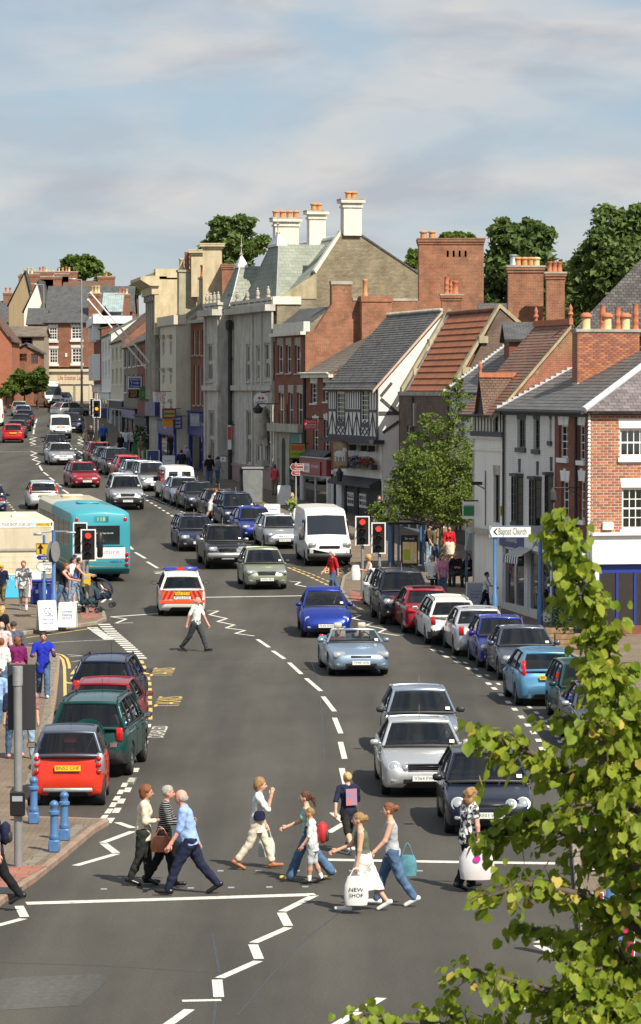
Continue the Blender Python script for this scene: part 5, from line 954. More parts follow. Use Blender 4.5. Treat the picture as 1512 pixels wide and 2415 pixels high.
M5=small('bay_windowed_house','brick house with white stacked bay windows next to the end house',222,360,240,331.4,772,.4,BR_SHADE,SLATE,(),(FRAMEW,FRAMEW),gm=BR_SHADE);MB().box(-.2,-.8,M5 .z(772,8),M5 .L+.2,3,M5 .z(755,8)).build('white_parapet',FRAMEW,M5 .o)
for fx in(.25,.75):
 for z0,z1 in((3.6,6.2),(7.6,10.2)):MB().prism([(M5 .L*fx-2.2,0,z0),(M5 .L*fx-1.5,-.7,z0),(M5 .L*fx+1.5,-.7,z0),(M5 .L*fx+2.2,0,z0)],(0,0,z1-z0)).build('bay_window',FRAMEW,M5 .o)
def end_house():
 B=Bld('end_brick_house','brick house with cream shopfront and white sashes closing the street','building',106,380,222,378.5);L=B.L;ze=B.z(761,L/2);zs=B.z(866,L/2);dep=7
 hs=[B.r(u0,v0,u1,v1)for u0,v0,u1,v1 in((115,770,137,803),(168,768,196,801),(116,822,138,858),(169,820,196,857))];facade(B,0,L,zs,ze,hs,BR_FAR)
 for q in hs:window(B,*q,cols=3,rows=4,fw=.16,bw=.06,sill=FRAMEW,lintel=FRAMEW,lh=.28,sh=.25,y=.06)
 shell(B,dep,0,ze,BR_FAR);MB().box(L-.2,.2,0,L,dep,ze).build('side_wall',BR_FAR,B.o);zr=B.z(727,0);slope_roof(B,-.2,L+.2,-.3,ze,dep/2,zr+.3,SLATE,name='roof');slope_roof(B,-.2,L+.2,dep+.3,ze,dep/2,zr+.3,SLATE,name='roof_back')
 tw,th=.5,.3;d=MB();[d.box(i*.4,-.12,ze-.25,i*.4+.2,-.002,ze-.05)for i in range(int(L/.4))];tag(d.build('dentil_course',BR_FAR,B.o),kind='stuff')
 z1=B.z(693,L);chimney(B,L-.4,1.6,ze-.5,z1,1.15,1.0,BR_FAR,[(-.32,0,.8,.2,POT_O,0),(.1,0,.85,.22,POT_Y,0),(.42,0,.85,.22,POT_Y,0)],STONEG)
 sf=MB();g0=B.z(943,L/2);sf.box(0,-.35,0,.45,.0,zs);sf.box(L-.45,-.35,0,L,.0,zs);sf.box(0,-.4,zs-1.9,L,.0,zs-.5);sf.box(-.15,-.6,zs-.499,L+.15,0,zs-.2);xm=L*.62;sf.box(xm-.15,-.3,0,xm+.15,.0,zs-1.9);sf.box(L*.30,-.3,0,L*.30+.3,.0,zs-1.9);sf.box(.45,-.3,0,L-.45,.0,g0+1.6)
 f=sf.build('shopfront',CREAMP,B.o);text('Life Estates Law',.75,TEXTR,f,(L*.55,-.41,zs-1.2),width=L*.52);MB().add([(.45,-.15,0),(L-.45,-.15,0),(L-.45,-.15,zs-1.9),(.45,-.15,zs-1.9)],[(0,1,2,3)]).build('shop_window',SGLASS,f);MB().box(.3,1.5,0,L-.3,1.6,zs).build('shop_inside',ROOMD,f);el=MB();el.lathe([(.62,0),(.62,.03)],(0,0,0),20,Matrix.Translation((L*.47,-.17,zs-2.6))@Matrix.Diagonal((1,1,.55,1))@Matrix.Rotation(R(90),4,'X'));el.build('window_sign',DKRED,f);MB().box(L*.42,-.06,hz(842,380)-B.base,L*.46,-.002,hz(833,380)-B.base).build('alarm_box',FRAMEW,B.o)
end_house()
def hill_house(name,label,u0,u1,Y,ve,vr,dep,wall,roof,facing='front',chims=(),wins=(),frame=None,vb=None):
 """house on the rise: 'front' shows its eaves side, 'gable' its gable"""
 B=Bld(name,label,'building',u0,Y,u1,Y,base=gz(Y)-1.5);L=B.L;ze,zr=B.z(ve,0),B.z(vr,0);hs=[B.r(*w)for w in wins]
 facade(B,0,L,0,ze,hs,wall);MB().box(0,.22,0,.2,dep,ze).build('side_wall',wall,B.o);MB().box(L-.2,.22,0,L,dep,ze).build('side_wall',wall,B.o);MB().box(.2,dep-.2,0,L-.2,dep,ze).build('back_wall',wall,B.o)
 for q in hs:window(B,*q,cols=2,rows=2,fm=frame or FRAMEW,fw=.1)
 if facing=='front':slope_roof(B,-.2,L+.2,-.3,ze,dep/2,zr,roof,name='roof');slope_roof(B,-.2,L+.2,dep+.3,ze,dep/2,zr,roof,name='roof_back');[side_wall(B,x,[(0,ze-.05),(dep,ze-.05),(dep/2,zr-.15)],wall,.2)for x in(.2,L)]
 else:
  xm=L*(.5 if facing=='gable' else.72);MB().prism([(0,0,ze),(L,0,ze),(xm,0,zr-.1)],(0,.25,0)).build('gable_wall',wall,B.o)
  for xa,k in((-.25,1),(L+.25,-1)):MB().prism([(xa,-.25,ze-.15),(xm,-.25,zr+.05),(xm,dep,zr+.05),(xa,dep,ze-.15)],(0,0,.14)).build('roof_slope',roof,B.o)
 for u,vt,w,m,pts in chims:x=B.x(u);z1=B.z(vt,0);chimney(B,x,dep/2,min(ze,z1-2.5),z1,w,.9,m,[(dx,0,h,.17,pm,0)for dx,h,pm in pts],STONEG)
 return B
P3=((-.4,.6,POT_R),(.05,.7,POT_R),(.45,.6,POT_Y));P2=((-.25,.8,POT_Y),(.25,.8,POT_Y));PR=((0,.7,POT_R),)
hill_house('long_slate_roofed_house','long house with broad dark slate roof above the end house',112,312,420,735,672,9,BR_FAR,SLATE,'front',((168,690,1.9,BR_FAR,P3),(232,712,1.2,BR_FAR,PR)),((120,745,128,760),))
hill_house('far_red_roofed_house','far house with low red brown roof behind the long slate roof',150,262,465,690,660,7,BR_FAR,TILEBR,'front',((140,645,2.2,BR_FAR,P2),(152,640,3.2,BR_FAR,P3),(248,651,2.3,BR_FAR,PR)))
hill_house('pink_chimneyed_house','brick house with ornate tall chimneys on the hill',85,120,450,740,665,8,BR_FAR,SLATE,'gable',((97,640,2.8,BR_FAR,P3),(116,651,2.8,BR_FAR,P2),(72,650,1.8,BR_FAR,P2)))
hill_house('buff_gabled_house','buff rendered house with steep gable on the hill at left',22,76,440,720,640,8,mat('buff_render',(.36,.27,.16),.9,var=.08,dirt=.2),SLATE,'gable2',((66,645,2.4,BR_FAR,P2),),((70,690,75,698),))
hill_house('white_gabled_house','white rendered gable beside the buff house on the hill',58,105,425,735,662,8,RENDER_W,SLATE,'gable2');hill_house('brick_lean_house','small brick house in front of the white gable on the hill',66,108,410,765,725,6,BR_FAR,SLATE,'front',(),((72,775,80,800),(84,775,92,800)))
hill_house('brown_tiled_house','brown tiled house with hipped bay behind the bushes at left',8,104,372,793,768,7,mat('brown_pebbledash',(.3,.24,.17),.9,var=.15,vs=6),brickmat('brown_concrete_tile',(.2,.16,.125),(.17,.135,.11),(.08,.07,.06),.4,.3),'front',(),((50,793,78,813),),mat('brown_frame',(.18,.06,.03),.5))
BAY=hill_house('brick_bay_wing','single storey brick bay with slate hipped roof behind the bushes',28,96,362,832,812,5,BR_FAR,SLATE,'gable',(),((31,834,64,853),(74,834,90,858)),MATS['brown_frame'])
hill_house('orange_brick_house','orange brick gable wall at the far left edge of the street',-60,29,352,805,745,9,brickmat('orange_brick',(.46,.16,.09),(.42,.14,.08),(.4,.22,.14),.3,.1,.012,var=.15),TILEBR,'gable');hill_house('far_left_slate_house','small slate roofed house far left with two red pots',-20,24,470,760,708,7,BR_FAR,SLATE,'front',((15,690,1.3,BR_FAR,((-.3,.7,POT_R),(.3,.7,POT_R))),))
hill_house('red_gabled_far_house','far brick house with slanting roofline at the top left of the hill',30,70,480,700,655,8,BR_FAR,SLATE,'gable2',((58,648,2.2,BR_FAR,P2),))
hill_house('corrugated_shed','pale corrugated shed roof beside the end house chimney',244,286,400,735,688,8,brickmat('pale_sheet',(.32,.38,.38),(.3,.36,.36),(.2,.25,.25),.3,5.,.02),brickmat('pale_sheet_roof',(.34,.42,.42),(.32,.4,.4),(.22,.27,.27),.25,6.,.02),'front',((286,693,1.6,BR_FAR,P3),))
# ------------------------------------------------------------------ vehicles
def paint(key,col,metal=0.,rough=.32):return mat('paint_'+key,col,rough,metal,coat=.45,spec=.3)
CP=dict(silver=paint('silver',(.48,.49,.50),.75,.36),lsilver=paint('light_silver',(.62,.63,.63),.7,.36),bsilver=paint('blue_silver',(.32,.38,.46),.7,.34),navy=paint('navy',(.012,.017,.05),.1),dnavy=paint('dark_navy',(.01,.013,.028),.1),black=paint('black',(.008,.008,.009)),blue=paint('blue',(.012,.035,.26),.35),royal=paint('royal',(.015,.03,.22),.3),red=paint('red',(.42,.012,.012)),dred=paint('dark_red',(.24,.008,.018),.1),orange=paint('orange_red',(.60,.035,.014)),white=paint('white',(.74,.73,.69),0,.4),green=paint('dark_green',(.006,.055,.05),.2),sage=paint('sage',(.30,.33,.24),.55,.36),slate=paint('slate',(.085,.10,.135),.5),sky=paint('sky_blue',(.10,.27,.44),.45),jag=paint('steel_blue',(.26,.36,.47),.6,.3),dgrey=paint('dark_grey',(.05,.055,.06),.4),brown=paint('grey_brown',(.12,.11,.10),.5),teal=paint('bus_teal',(.045,.31,.38),0,.4),cream=paint('bus_cream',(.62,.55,.38),0,.45))
SEAT=mat('seat_cloth',(.05,.05,.055),.9);SEATC=mat('cream_leather',(.55,.5,.4),.6);PAPER=mat('paper',(.8,.8,.78),.8);HAZ=mat('fluorescent_orange',(.85,.09,.02),.5)
K={'hatch':dict(L=4.0,W=1.69,H=1.43,r=.29,prof=((0,.50),(.012,.60),(.03,.68),(.07,.74),(.14,.80),(.25,.90),(.32,.93),(.90,.96),(.955,.93),(.975,.85),(.99,.62),(1,.52)),ws=(.255,.43),rs=(.955,.83),zb=.93,ax=(.20,.81),side=(.36,.70)),'saloon':dict(L=4.65,W=1.76,H=1.43,r=.31,prof=((0,.48),(.01,.60),(.025,.68),(.06,.74),(.15,.82),(.27,.92),(.34,.94),(.82,.97),(.9,.98),(.96,.96),(.98,.86),(.993,.6),(1,.5)),ws=(.275,.42),rs=(.83,.70),zb=.94,ax=(.19,.80),side=(.36,.66)),'estate':dict(L=4.4,W=1.70,H=1.47,r=.30,prof=((0,.5),(.011,.6),(.03,.68),(.07,.74),(.14,.81),(.25,.91),(.31,.93),(.9,.96),(.97,.95),(.985,.8),(.995,.6),(1,.52)),ws=(.25,.40),rs=(.975,.91),zb=.93,ax=(.19,.78),side=(.34,.60,.80)),'mpv':dict(L=4.2,W=1.75,H=1.62,r=.30,prof=((0,.5),(.012,.64),(.03,.76),(.08,.86),(.16,.96),(.22,1.0),(.9,1.03),(.97,1.0),(.985,.85),(.995,.62),(1,.52)),ws=(.16,.38),rs=(.97,.88),zb=1.0,ax=(.18,.80),side=(.36,.60,.80)),'suv':dict(L=4.35,W=1.80,H=1.74,r=.35,prof=((0,.66),(.012,.78),(.03,.88),(.06,.98),(.14,1.03),(.25,1.09),(.31,1.11),(.9,1.13),(.97,1.12),(.985,.95),(.995,.75),(1,.66)),ws=(.25,.38),rs=(.975,.93),zb=1.11,ax=(.19,.79),side=(.36,.60,.80),lift=.1),'smart':dict(L=2.5,W=1.52,H=1.53,r=.29,prof=((0,.5),(.02,.66),(.06,.80),(.12,.92),(.18,.99),(.9,1.02),(.96,1.0),(.98,.9),(.992,.66),(1,.55)),ws=(.14,.42),rs=(.965,.90),zb=1.0,ax=(.2,.86),side=(.72,)),'beetle':dict(L=4.08,W=1.56,H=1.46,r=.32,prof=((0,.46),(.015,.56),(.035,.66),(.08,.78),(.15,.89),(.22,.95),(.28,.97),(.72,1.0),(.82,.95),(.90,.84),(.955,.70),(.985,.58),(1,.48)),ws=(.27,.47),rs=(.84,.62),zb=.96,ax=(.2,.81),side=(.62,),dome=.10,track=.83),'coupe':dict(L=4.76,W=1.79,H=1.26,r=.32,prof=((0,.46),(.008,.58),(.02,.66),(.05,.70),(.2,.79),(.34,.86),(.4,.87),(.80,.90),(.92,.90),(.97,.84),(.985,.7),(1,.5)),ws=(.37,.46),rs=(.78,.7),zb=.87,ax=(.2,.75),side=(.6,)),'pickup':dict(L=5.0,W=1.75,H=1.73,r=.36,prof=((0,.62),(.012,.76),(.03,.92),(.06,1.0),(.14,1.05),(.24,1.1),(.3,1.11),(.62,1.13),(.97,1.13),(.985,1.1),(.995,.8),(1,.7)),ws=(.24,.36),rs=(.66,.62),zb=1.11,ax=(.19,.76),side=(.34,.50),lift=.12),}
def wheel(parent,x,y,r,w,spokes=5,rimm=None):
 sg=1 if x>0 else-1;M=Matrix.Translation((x,y,r))@Matrix.Rotation(R(90)*sg,4,'Y')
 mb=MB();mb.lathe([(r*.62,-w/2),(r*.92,-w/2),(r,-w*.36),(r,w*.36),(r*.92,w/2),(r*.66,w/2),(r*.62,w*.40)],(0,0,0),20,M);o=mb.build('wheel',RUBBER,parent,50)
 rm=MB();rm.lathe([(r*.66,w*.38),(r*.66,w*.47),(r*.60,w*.47),(r*.56,w*.22),(.02,w*.22)],(0,0,0),20,M);rm.mi=1
 for k in range(spokes):
  a=2*math.pi*k/spokes;rm.prism([M@Vector((math.cos(a+da)*q*r,math.sin(a+da)*q*r,w*.36))for q,da in((.1,-.5),(.60,-.16),(.60,.16),(.1,.5))],(M.to_3x3()@Vector((0,0,1)))*w*.08)
 rm.lathe([(r*.16,w*.36),(r*.16,w*.46),(.01,w*.47)],(0,0,0),10,M);rm.build('rim',[DARK,rimm or ALLOY],o,40)
 return o
def place(o,u,v,L,dx,away,yaw=0.,lift=0.):
 n=gnd(u,v);d=Vector((dx,1,0)).normalized();d=Matrix.Rotation(R(yaw),3,'Z')@d;c=n+d*(L/2);sl=(gz(c.y+1)-gz(c.y-1))/2*d.y
 f=Vector((d.x,d.y,sl)).normalized();yv=-f if away else f;zv=Vector((0,0,1))-yv*yv.z;zv.normalize();xv=yv.cross(zv)
 M=Matrix((xv,yv,zv)).transposed().to_4x4();M.translation=(c.x,c.y,gz(c.y)+lift);o.matrix_world=M;return c
def car(kind,label,u,v,col,away=False,dx=-.1,yaw=0.,plate=None,name='car',cat='car',group=None,bump=None,lights='oval',rails=False,seats=True,grille='bar',rear='side',driver=None,wheels=5,rim=None,glass=None,roofm=None,fog=True,mirror=None,sunroof=False,detail=True,sx=1.,sy=1.,sz=1.):
 p=K[kind];L,Wd,H,r=p['L']*sy,p['W']*sx,p['H']*sz,p['r'];body=CP[col];t=thing(name,label,cat,group=group)
 prof=p['prof'];fy=lambda f:(f-.5)*L;zt=lambda f:float(np.interp(f,[a for a,_ in prof],[b for _,b in prof]))*sz;lift=p.get('lift',0.);zlow=.19+lift;axs=p['ax'];zb=p['zb']*sz
 hwf=lambda f:Wd/2*float(np.interp(f,[0,.006,.018,.045,.12,.5,.88,.95,.98,.993,1],[.62,.74,.86,.94,.985,1.,.985,.95,.89,.80,.70]))
 bot=lambda f:float(np.interp(f,[0,.02,.05,.95,.98,1],[zlow+.14,zlow+.03,zlow,zlow,zlow+.05,zlow+.16]))
 sts=set(np.linspace(0,1,37).tolist()+[.004,.01,.018,.035,.965,.982,.99,.996]);ra=r+.055
 for a in axs:sts|={a+ra/L*k for k in(-1.02,-1,-.93,-.8,-.6,-.3,0,.3,.6,.8,.93,1,1.02)}
 sts=sorted(s for s in sts if 0<=s<=1);ring=[]
 def arch(f,z):
  for a in axs:
   d=(f-a)*L
   if abs(d)<ra and.03<f<.97:return max(z,r+math.sqrt(max(ra*ra-d*d,0)))
  return z
 for f in sts:
  hw,z1,z0=hwf(f),zt(f),bot(f);z0=min(z0,z1-.1);h=z1-z0;za=min(arch(f,z0),z1-.1)
  pts=[(hw*.6,z0),(hw*.62,za if za>z0+.01 else z0),(hw*.95,za if za>z0+.01 else z0+h*.03),(hw*.985,max(z0+h*.10,za+.004)),(hw,max(z0+h*.35,za+.01)),(hw*1.0,max(z0+h*.60,za+.02)),(hw*.985,max(z0+h*.80,za+.04)),(hw*.955,z1-h*.07),(hw*.88,z1),(hw*.5,z1+.022),(0,z1+.03)]
  y=fy(f);ring.append([(x,y,z)for x,z in pts]+[(-x,y,z)for x,z in reversed(pts[:-1])])
 mb=MB();n=len(ring[0]);vs=[q for g in ring for q in g];fs=[];mi=[];doors={};bz=(.52+lift)*sz
 ds=p['side'];dr=[(p['ws'][0]+.035,ds[0])]+([(ds[0],ds[1])]if len(ds)>1 else[])
 for i in range(len(ring)-1):
  fm=(sts[i]+sts[i+1])/2
  for j in range(n):
   k=(j+1)%n
   if j==n-1:q=(i*n+j,i*n,(i+1)*n,(i+1)*n+j)
   else:q=(i*n+j,i*n+k,(i+1)*n+k,(i+1)*n+j)
   zc=sum(vs[a][2]for a in q)/4;dark=bump and zc<bz and(fm<.075 or fm>.925 or(bump=='all'))
   q=q[::-1]
   if detail and 3<=(j if j<n/2 else n-2-j)<=6 and not dark and j!=n-1:
    hit=[e for e in range(len(dr))if dr[e][0]<fm<dr[e][1]]
    if hit:doors.setdefault((hit[0],j<n/2),[]).append(q);continue
   fs.append(q);mi.append(1 if dark else(2 if j==n-1 else 0))
 fs.append(tuple(range(n)));mi.append(1 if bump else 0);fs.append(tuple(range(len(vs)-1,len(vs)-1-n,-1)));mi.append(1 if bump else 0)
 mb.add(vs,fs);mb.m=mi;bo=mb.build('body',[body,DARK,INNER],t,42)
 for(e,right),qs in doors.items():
  b=MB();ids=sorted({i for q in qs for i in q});mp={a:k for k,a in enumerate(ids)};b.add([vs[a]for a in ids],[tuple(mp[a]for a in q)for q in qs]);do=b.build('door',body,t,42);s=1 if right else-1
  f0,f1=dr[e];hf=f1-.05;hw=hwf(hf);MB().cbox((s*hw*.985,fy(hf),zt(hf)*.86),(.05,.16,.035),None,.01).build('handle',body if col!='white' else DARK,do)
  for f in(f0,f1):
   sm=MB();hw,z1,z0=hwf(f),zt(f),bot(f);h=z1-z0;sm.tube([(s*(hw*.988+.001),fy(f),z0+h*.12),(s*(hw+.001),fy(f),z0+h*.5),(s*(hw*.985+.001),fy(f),z0+h*.8),(s*(hw*.95+.003),fy(f),z1-h*.05)],.007,4);sm.build('door_seam',BLACK,do)
 dome=p.get('dome',0.);ws0,ws1=p['ws'];rs0,rs1=p['rs'];wb,wr=Wd/2*.915,Wd/2*.70;zr=H-.045;z0=zb+.005;ln=lambda a,b,t_:a+(b-a)*t_
 conv=kind=='coupe'
 def WS(s,q):return Vector((s*ln(wb,wr,q),fy(ln(ws0,ws1,q))-.13*(1-s*s)*(1-.3*q),ln(z0,zr,q)+.03*(1-s*s)+dome*.5*math.sin(q*math.pi)))
 def RS(s,q):return Vector((s*ln(wb*.97,wr*.97,q),fy(ln(rs0,rs1,q))+.09*(1-s*s)*(1-.3*q),ln(z0+.01,zr-.02,q)+.02*(1-s*s)+dome*.5*math.sin(q*math.pi)))
 def SD(s,a,q):return Vector((s*(ln(ln(wb,wb*.97,a),ln(wr,wr*.97,a),q)+.03*math.sin(math.pi*q)),fy(ln(ln(ws0,rs0,a),ln(ws1,rs1,a),q)),ln(z0,zr-.02*a,q)+dome*.5*math.sin(q*math.pi)*(1 if a in(0,1)else 0)))
 G=glass or CGLASS;shell=MB();rr=.036 if kind!='suv' else.045
 g=MB();g.grid([[WS(s,q)for s in np.linspace(-.955,.955,9)]for q in np.linspace(.03,.95,6)]);g.build('windscreen',G,t,60)
 for s in(-1,1):shell.tube([WS(s,q)for q in np.linspace(0,1,5)],rr,6)
 shell.tube([WS(s,1)for s in np.linspace(-1,1,7)],rr*.9,6);shell.mi=1;shell.tube([WS(s,.0)+Vector((0,0,.0))for s in np.linspace(-.97,.97,7)],.028,6);shell.mi=0
 if not conv:
  g=MB();g.grid([[RS(s,q)for s in np.linspace(.93,-.93,9)]for q in np.linspace(.06,.93,5)]);g.build('rear_window',G,t,60)
  rf=MB();Yf=[WS(s,1)for s in np.linspace(-1,1,9)];Yb=[RS(s,1)for s in np.linspace(-1,1,9)];rows=[]
  for q in np.linspace(0,1,7):rows.append([Yf[i]*(1-q)+Yb[i]*q+Vector((0,0,(.045+dome)*math.sin(math.pi*q)))for i in range(9)])
  rf.grid(rows);rf.build('roof',roofm or body,t,60)
  if sunroof:c0=rows[2][3]+Vector((0,0,.012));c1=rows[4][5]+Vector((0,0,.012));MB().box(-.38,c0 .y,c0 .z,.38,c1 .y,c0 .z+.02).build('sunroof',BLACK,t)
  for s in(-1,1):
   shell.tube([RS(s,q)for q in np.linspace(0,1,5)],rr*1.35,6);shell.tube([rows[i][0 if s<0 else-1]for i in range(7)],rr,6)
   cuts=[0]+[(d-ws0)/(rs0-ws0)for d in ds]+[1]
   for a,b in zip(cuts,cuts[1:]):
    A,Bq=a+(.035 if a else.05),b-(.03 if b<1 else.055);q=MB();rows_=[[SD(s,x,z)for x in np.linspace(A,Bq,4)]for z in np.linspace(.05,.93,3)];q.grid(rows_ if s>0 else[w[::-1]for w in rows_]);q.build('side_window',G,t,60)
   for c in cuts[1:-1]:shell.mi=1;shell.tube([SD(s,c,q)for q in np.linspace(0,1,4)],.032,6);shell.mi=0
   shell.mi=1;shell.tube([SD(s,x,.015)for x in np.linspace(0,1,5)],.02,6);shell.mi=0
  shell.tube([RS(s,.0)for s in np.linspace(-1,1,7)],.04,6);shell.tube([RS(s,1)for s in np.linspace(-1,1,7)],rr,6)
 shell.build('cabin_frame',[roofm or body,DARK],t,60)
 ins=MB();ins.box(-wb*.93,fy(ws0)+.1,z0-.02,wb*.93,fy(rs0)-.06,z0+.02);ins.box(-wb*.9,fy(ws0)+.12,z0,wb*.9,fy(ws0)+.55,z0+.05);ins.build('cabin_trim',INNER,t)
 ys=fy(ws0)+(1.35 if kind!='smart' else 1.15)
 for s in(-1,1):b=MB();b.cbox((s*.36,ys,z0+.12),(.46,.16,.42),None,.05);b.cbox((s*.36,ys+.03,z0+.42),(.24,.09,.16),None,.03);b.build('seat',SEATC if conv else SEAT,t,50)
 if kind not in('smart','coupe','pickup'):b=MB();b.cbox((0,min(ys+.85,fy(rs0)-.3),z0+.08),(1.2,.16,.34),None,.05);b.build('rear_seat',SEAT,t,50)
 sw=MB();c=Vector((.36,ys-.62,z0+.08));sw.tube([c+Vector((math.cos(a)*.18,math.sin(a)*.07,math.sin(a)*.17))for a in np.linspace(0,2*math.pi,15)],.016,5,False);sw.build('steering_wheel',BLACK,t,60)
 if conv:b=MB();b.cbox((0,fy(.72),z0+.06),(1.3,.5,.16),None,.06);b.build('folded_hood',mat('hood_canvas',(.1,.12,.16),.9),t,50)
 for a in axs:
  for s in(-1,1):
   wheel(t,s*(p.get('track',Wd/2)-.115),fy(a),r,.2,wheels,rim)
   if kind=='beetle':fb=MB();A=np.linspace(R(-4),R(184),17);fb.tube([(s*.70,fy(a)-math.cos(q)*.46,.30+math.sin(q)*.43)for q in A],[.05+.12*math.sin(max(0,min(math.pi,q)))**.5 for q in A],10);fb.build('fender',body,t,60)
 und=MB();und.box(-Wd*.42,-L*.46,zlow+.02,Wd*.42,L*.46,zlow+.12);und.build('underbody',BLACK,t)
 fF=lambda f,x,z:(x,fy(f),z);zl=zt(.045)-(.055 if kind not in('suv','pickup')else.10);yF=fy(0)
 if lights=='round' or lights=='quad':
  for s in(-1,1):
   for k,(xx,rr_)in enumerate(((.36,.13),(.225,.1))if lights=='quad' else((.385,.135),)):M=Matrix.Translation((s*Wd*xx,fy(.02)+(.05 if k==0 else.0)+(.06 if lights=='round' else 0),zl-.03))@Matrix.Rotation(R(62),4,'X');b=MB();b.ell((0,0,0),(rr_*.9,rr_,.07),14,7,M);h=b.build('headlight',LAMPGL,t,60);b=MB();b.lathe([(rr_*.9,-.03),(rr_*1.06,0),(rr_*1.06,.025),(rr_*.92,.03)],(0,0,0),16,M);b.build('headlight_ring',body if lights=='round' else CP['silver'],h,60)
 else:
  for s in(-1,1):
   wl,hl=(.21,.085)if lights=='oval' else(.22,.10);b=MB();b.cbox((s*Wd*.355,fy(.022)+.02,zl-.005),(wl*2*.9,.16,hl*2.0),Matrix.Translation((s*Wd*.365,fy(.03),zl))@Matrix.Rotation(R(-s*16),4,'Z')@Matrix.Rotation(R(-22),4,'X')@Matrix.Translation((-s*Wd*.365,-fy(.03),-zl)),.045);h=b.build('headlight',LAMPGL,t,50);b=MB();b.cbox((s*Wd*.43,fy(.03),zl),(.09,.12,hl*1.5),None,.03);b.build('indicator',AMBER if lights=='block' else LAMPGL,h,50)
 gz_=zl-.02
 if grille=='bar':b=MB();b.cbox((0,fy(.012)-.01,gz_-.03),(Wd*.34,.06,.07),None,.02);b.build('grille',BLACK,t,40)
 elif grille=='wide':b=MB();b.cbox((0,fy(.014),gz_-.02),(Wd*.42,.08,.15),None,.03);gg=b.build('grille',BLACK,t,40);[MB().cbox((0,fy(.014)-.045,gz_-.075+k*.045),(Wd*.40,.02,.013)).build('grille_bar',CHROME,gg)for k in range(4)];b=MB();b.cbox((0,fy(.014)-.02,gz_+.07),(Wd*.43,.06,.03),None,.01);b.build('grille_trim',CHROME,gg)
 b=MB();b.cbox((0,fy(.004)+.0,zlow+.17),(Wd*.52,.06,.10),None,.02);b.build('air_intake',BLACK,t,40)
 if fog:
  for s in(-1,1):b=MB();b.cbox((s*Wd*.36,fy(.012),zlow+.18),(.15,.08,.07),None,.02);b.build('fog_lamp',LAMPGL if detail else DARK,t,40)
 zf=.42+lift*.8;b=MB();b.cbox((0,fy(0)-.022,zf),(.52,.02,.112));pf=b.build('number_plate',PLATEW,t);b=MB();b.cbox((0,fy(1)+.022,(.50 if rear=='low' else.78)*sz+lift*.4),(.52,.02,.112));zr_=(.50 if rear=='low' else.78)*sz+lift*.4;pb=b.build('number_plate',PLATEY,t)
 if rear!='low':yr_=fy(.985)+.02;pb.location=(0,-(fy(1)-fy(.985))+.035,0)
 if plate:
  if away:text(plate,.098,TEXTK,pb,(0,fy(1)+.033,zr_),rot=(R(90),0,R(180)),width=.46)
  else:
   text(plate,.098,TEXTK,pf,(0,fy(0)-.033,zf),width=.44)
 for s in(-1,1):
  b=MB();ym=fy(ws0)+.32;b.cbox((s*(Wd/2+.085),ym,zb+.06),(.19,.12,.13),None,.035);b.tube([(s*(wb-.02),ym,zb+.02),(s*(Wd/2+.02),ym,zb+.05)],.025,6);m_=b.build('mirror',mirror or body,t,50);MB().box(s*(Wd/2+.085)-.075,ym+.061,zb+.015,s*(Wd/2+.085)+.075,ym+.064,zb+.105).build('mirror_glass',CHROME,m_)
  if rear=='side':b=MB();b.cbox((s*(hwf(.985)-.075),fy(.984),zb-.10),(.15,.10,.28),None,.02)
  elif rear=='high':b=MB();b.cbox((s*wb*.85,fy(.958)-.0,zb+.10),(.11,.10,.46),Matrix.Translation((0,fy(.955),zb+.1))@Matrix.Rotation(R(18),4,'X')@Matrix.Translation((0,-fy(.955),-zb-.1)),.05)
  elif rear=='smart':b=MB();[b.ell((s*Wd*.41,fy(.985),zb-.03-k*.13),(.06,.05,.055),10,6)for k in range(3)];MB().cbox((s*Wd*.42,fy(.972),zb-.14),(.19,.1,.46),None,.06).build('lamp_panel',CP['silver'],t,50)
  else:b=MB();b.cbox((s*(hwf(.985)-.12),fy(.987),zb-.13),(.28,.1,.15),None,.04)
  b.build('tail_light',REDLENS,t,50)
 c=WS(.82,.16)+Vector((0,-.03,.02));MB().cbox(c,(.10,.012,.09),Matrix.Translation(c)@Matrix.Rotation(R(-50),4,'X')@Matrix.Translation(-c)).build('tax_disc',PAPER,t);c=WS(0,.86)+Vector((0,.1,-.02));MB().cbox(c,(.2,.03,.06),None,.01).build('inside_mirror',BLACK,t)
 wp=MB();wp.tube([WS(-.5,.05)+Vector((0,-.02,.015)),WS(.15,.1)+Vector((0,-.02,.015))],.009,4);wp.tube([WS(.1,.05)+Vector((0,-.02,.015)),WS(.75,.1)+Vector((0,-.02,.015))],.009,4);wp.build('wiper',BLACK,t)
 if rails:
  for s in(-1,1):b=MB();b.tube([(s*wr*.96,fy(ws1)+.1,zr+.03),(s*wr*.96,fy(ws1)+.2,zr+.10),(s*wr*.96,fy(rs1)-.2,zr+.10),(s*wr*.96,fy(rs1)-.08,zr+.03)],.02,6);b.build('roof_rail',DARK,t,50)
 if not conv:b=MB();b.tube([(0,fy(ws1)+.1,H-.01),(0,fy(ws1)+.25,H+.3)],.006,4);b.build('aerial',BLACK,t)
 t['_L']=L;place(t,u,v,L,dx,away,yaw);t['dims']=(L,Wd,H);del t['_L'],t['dims']
 t_info[t.name]=(p,L,Wd,H,z0,ys,wb);return t
t_info={}
def panel_text(t,s,size,m,loc,rot,width=None):return text(s,size,m,t,loc,rot,width)
merc=car('saloon','silver saloon with oval twin headlamps waiting at the crossing',1003,1884,'lsilver',dx=-.03,plate='V364 FWB',lights='quad',grille='wide',mirror=None,sunroof=False)
car('hatch','silver hatchback queuing right behind the twin-lamp silver saloon',1000,1788,'bsilver',dx=-.03,lights='oval',mirror=DARK,bump=None)
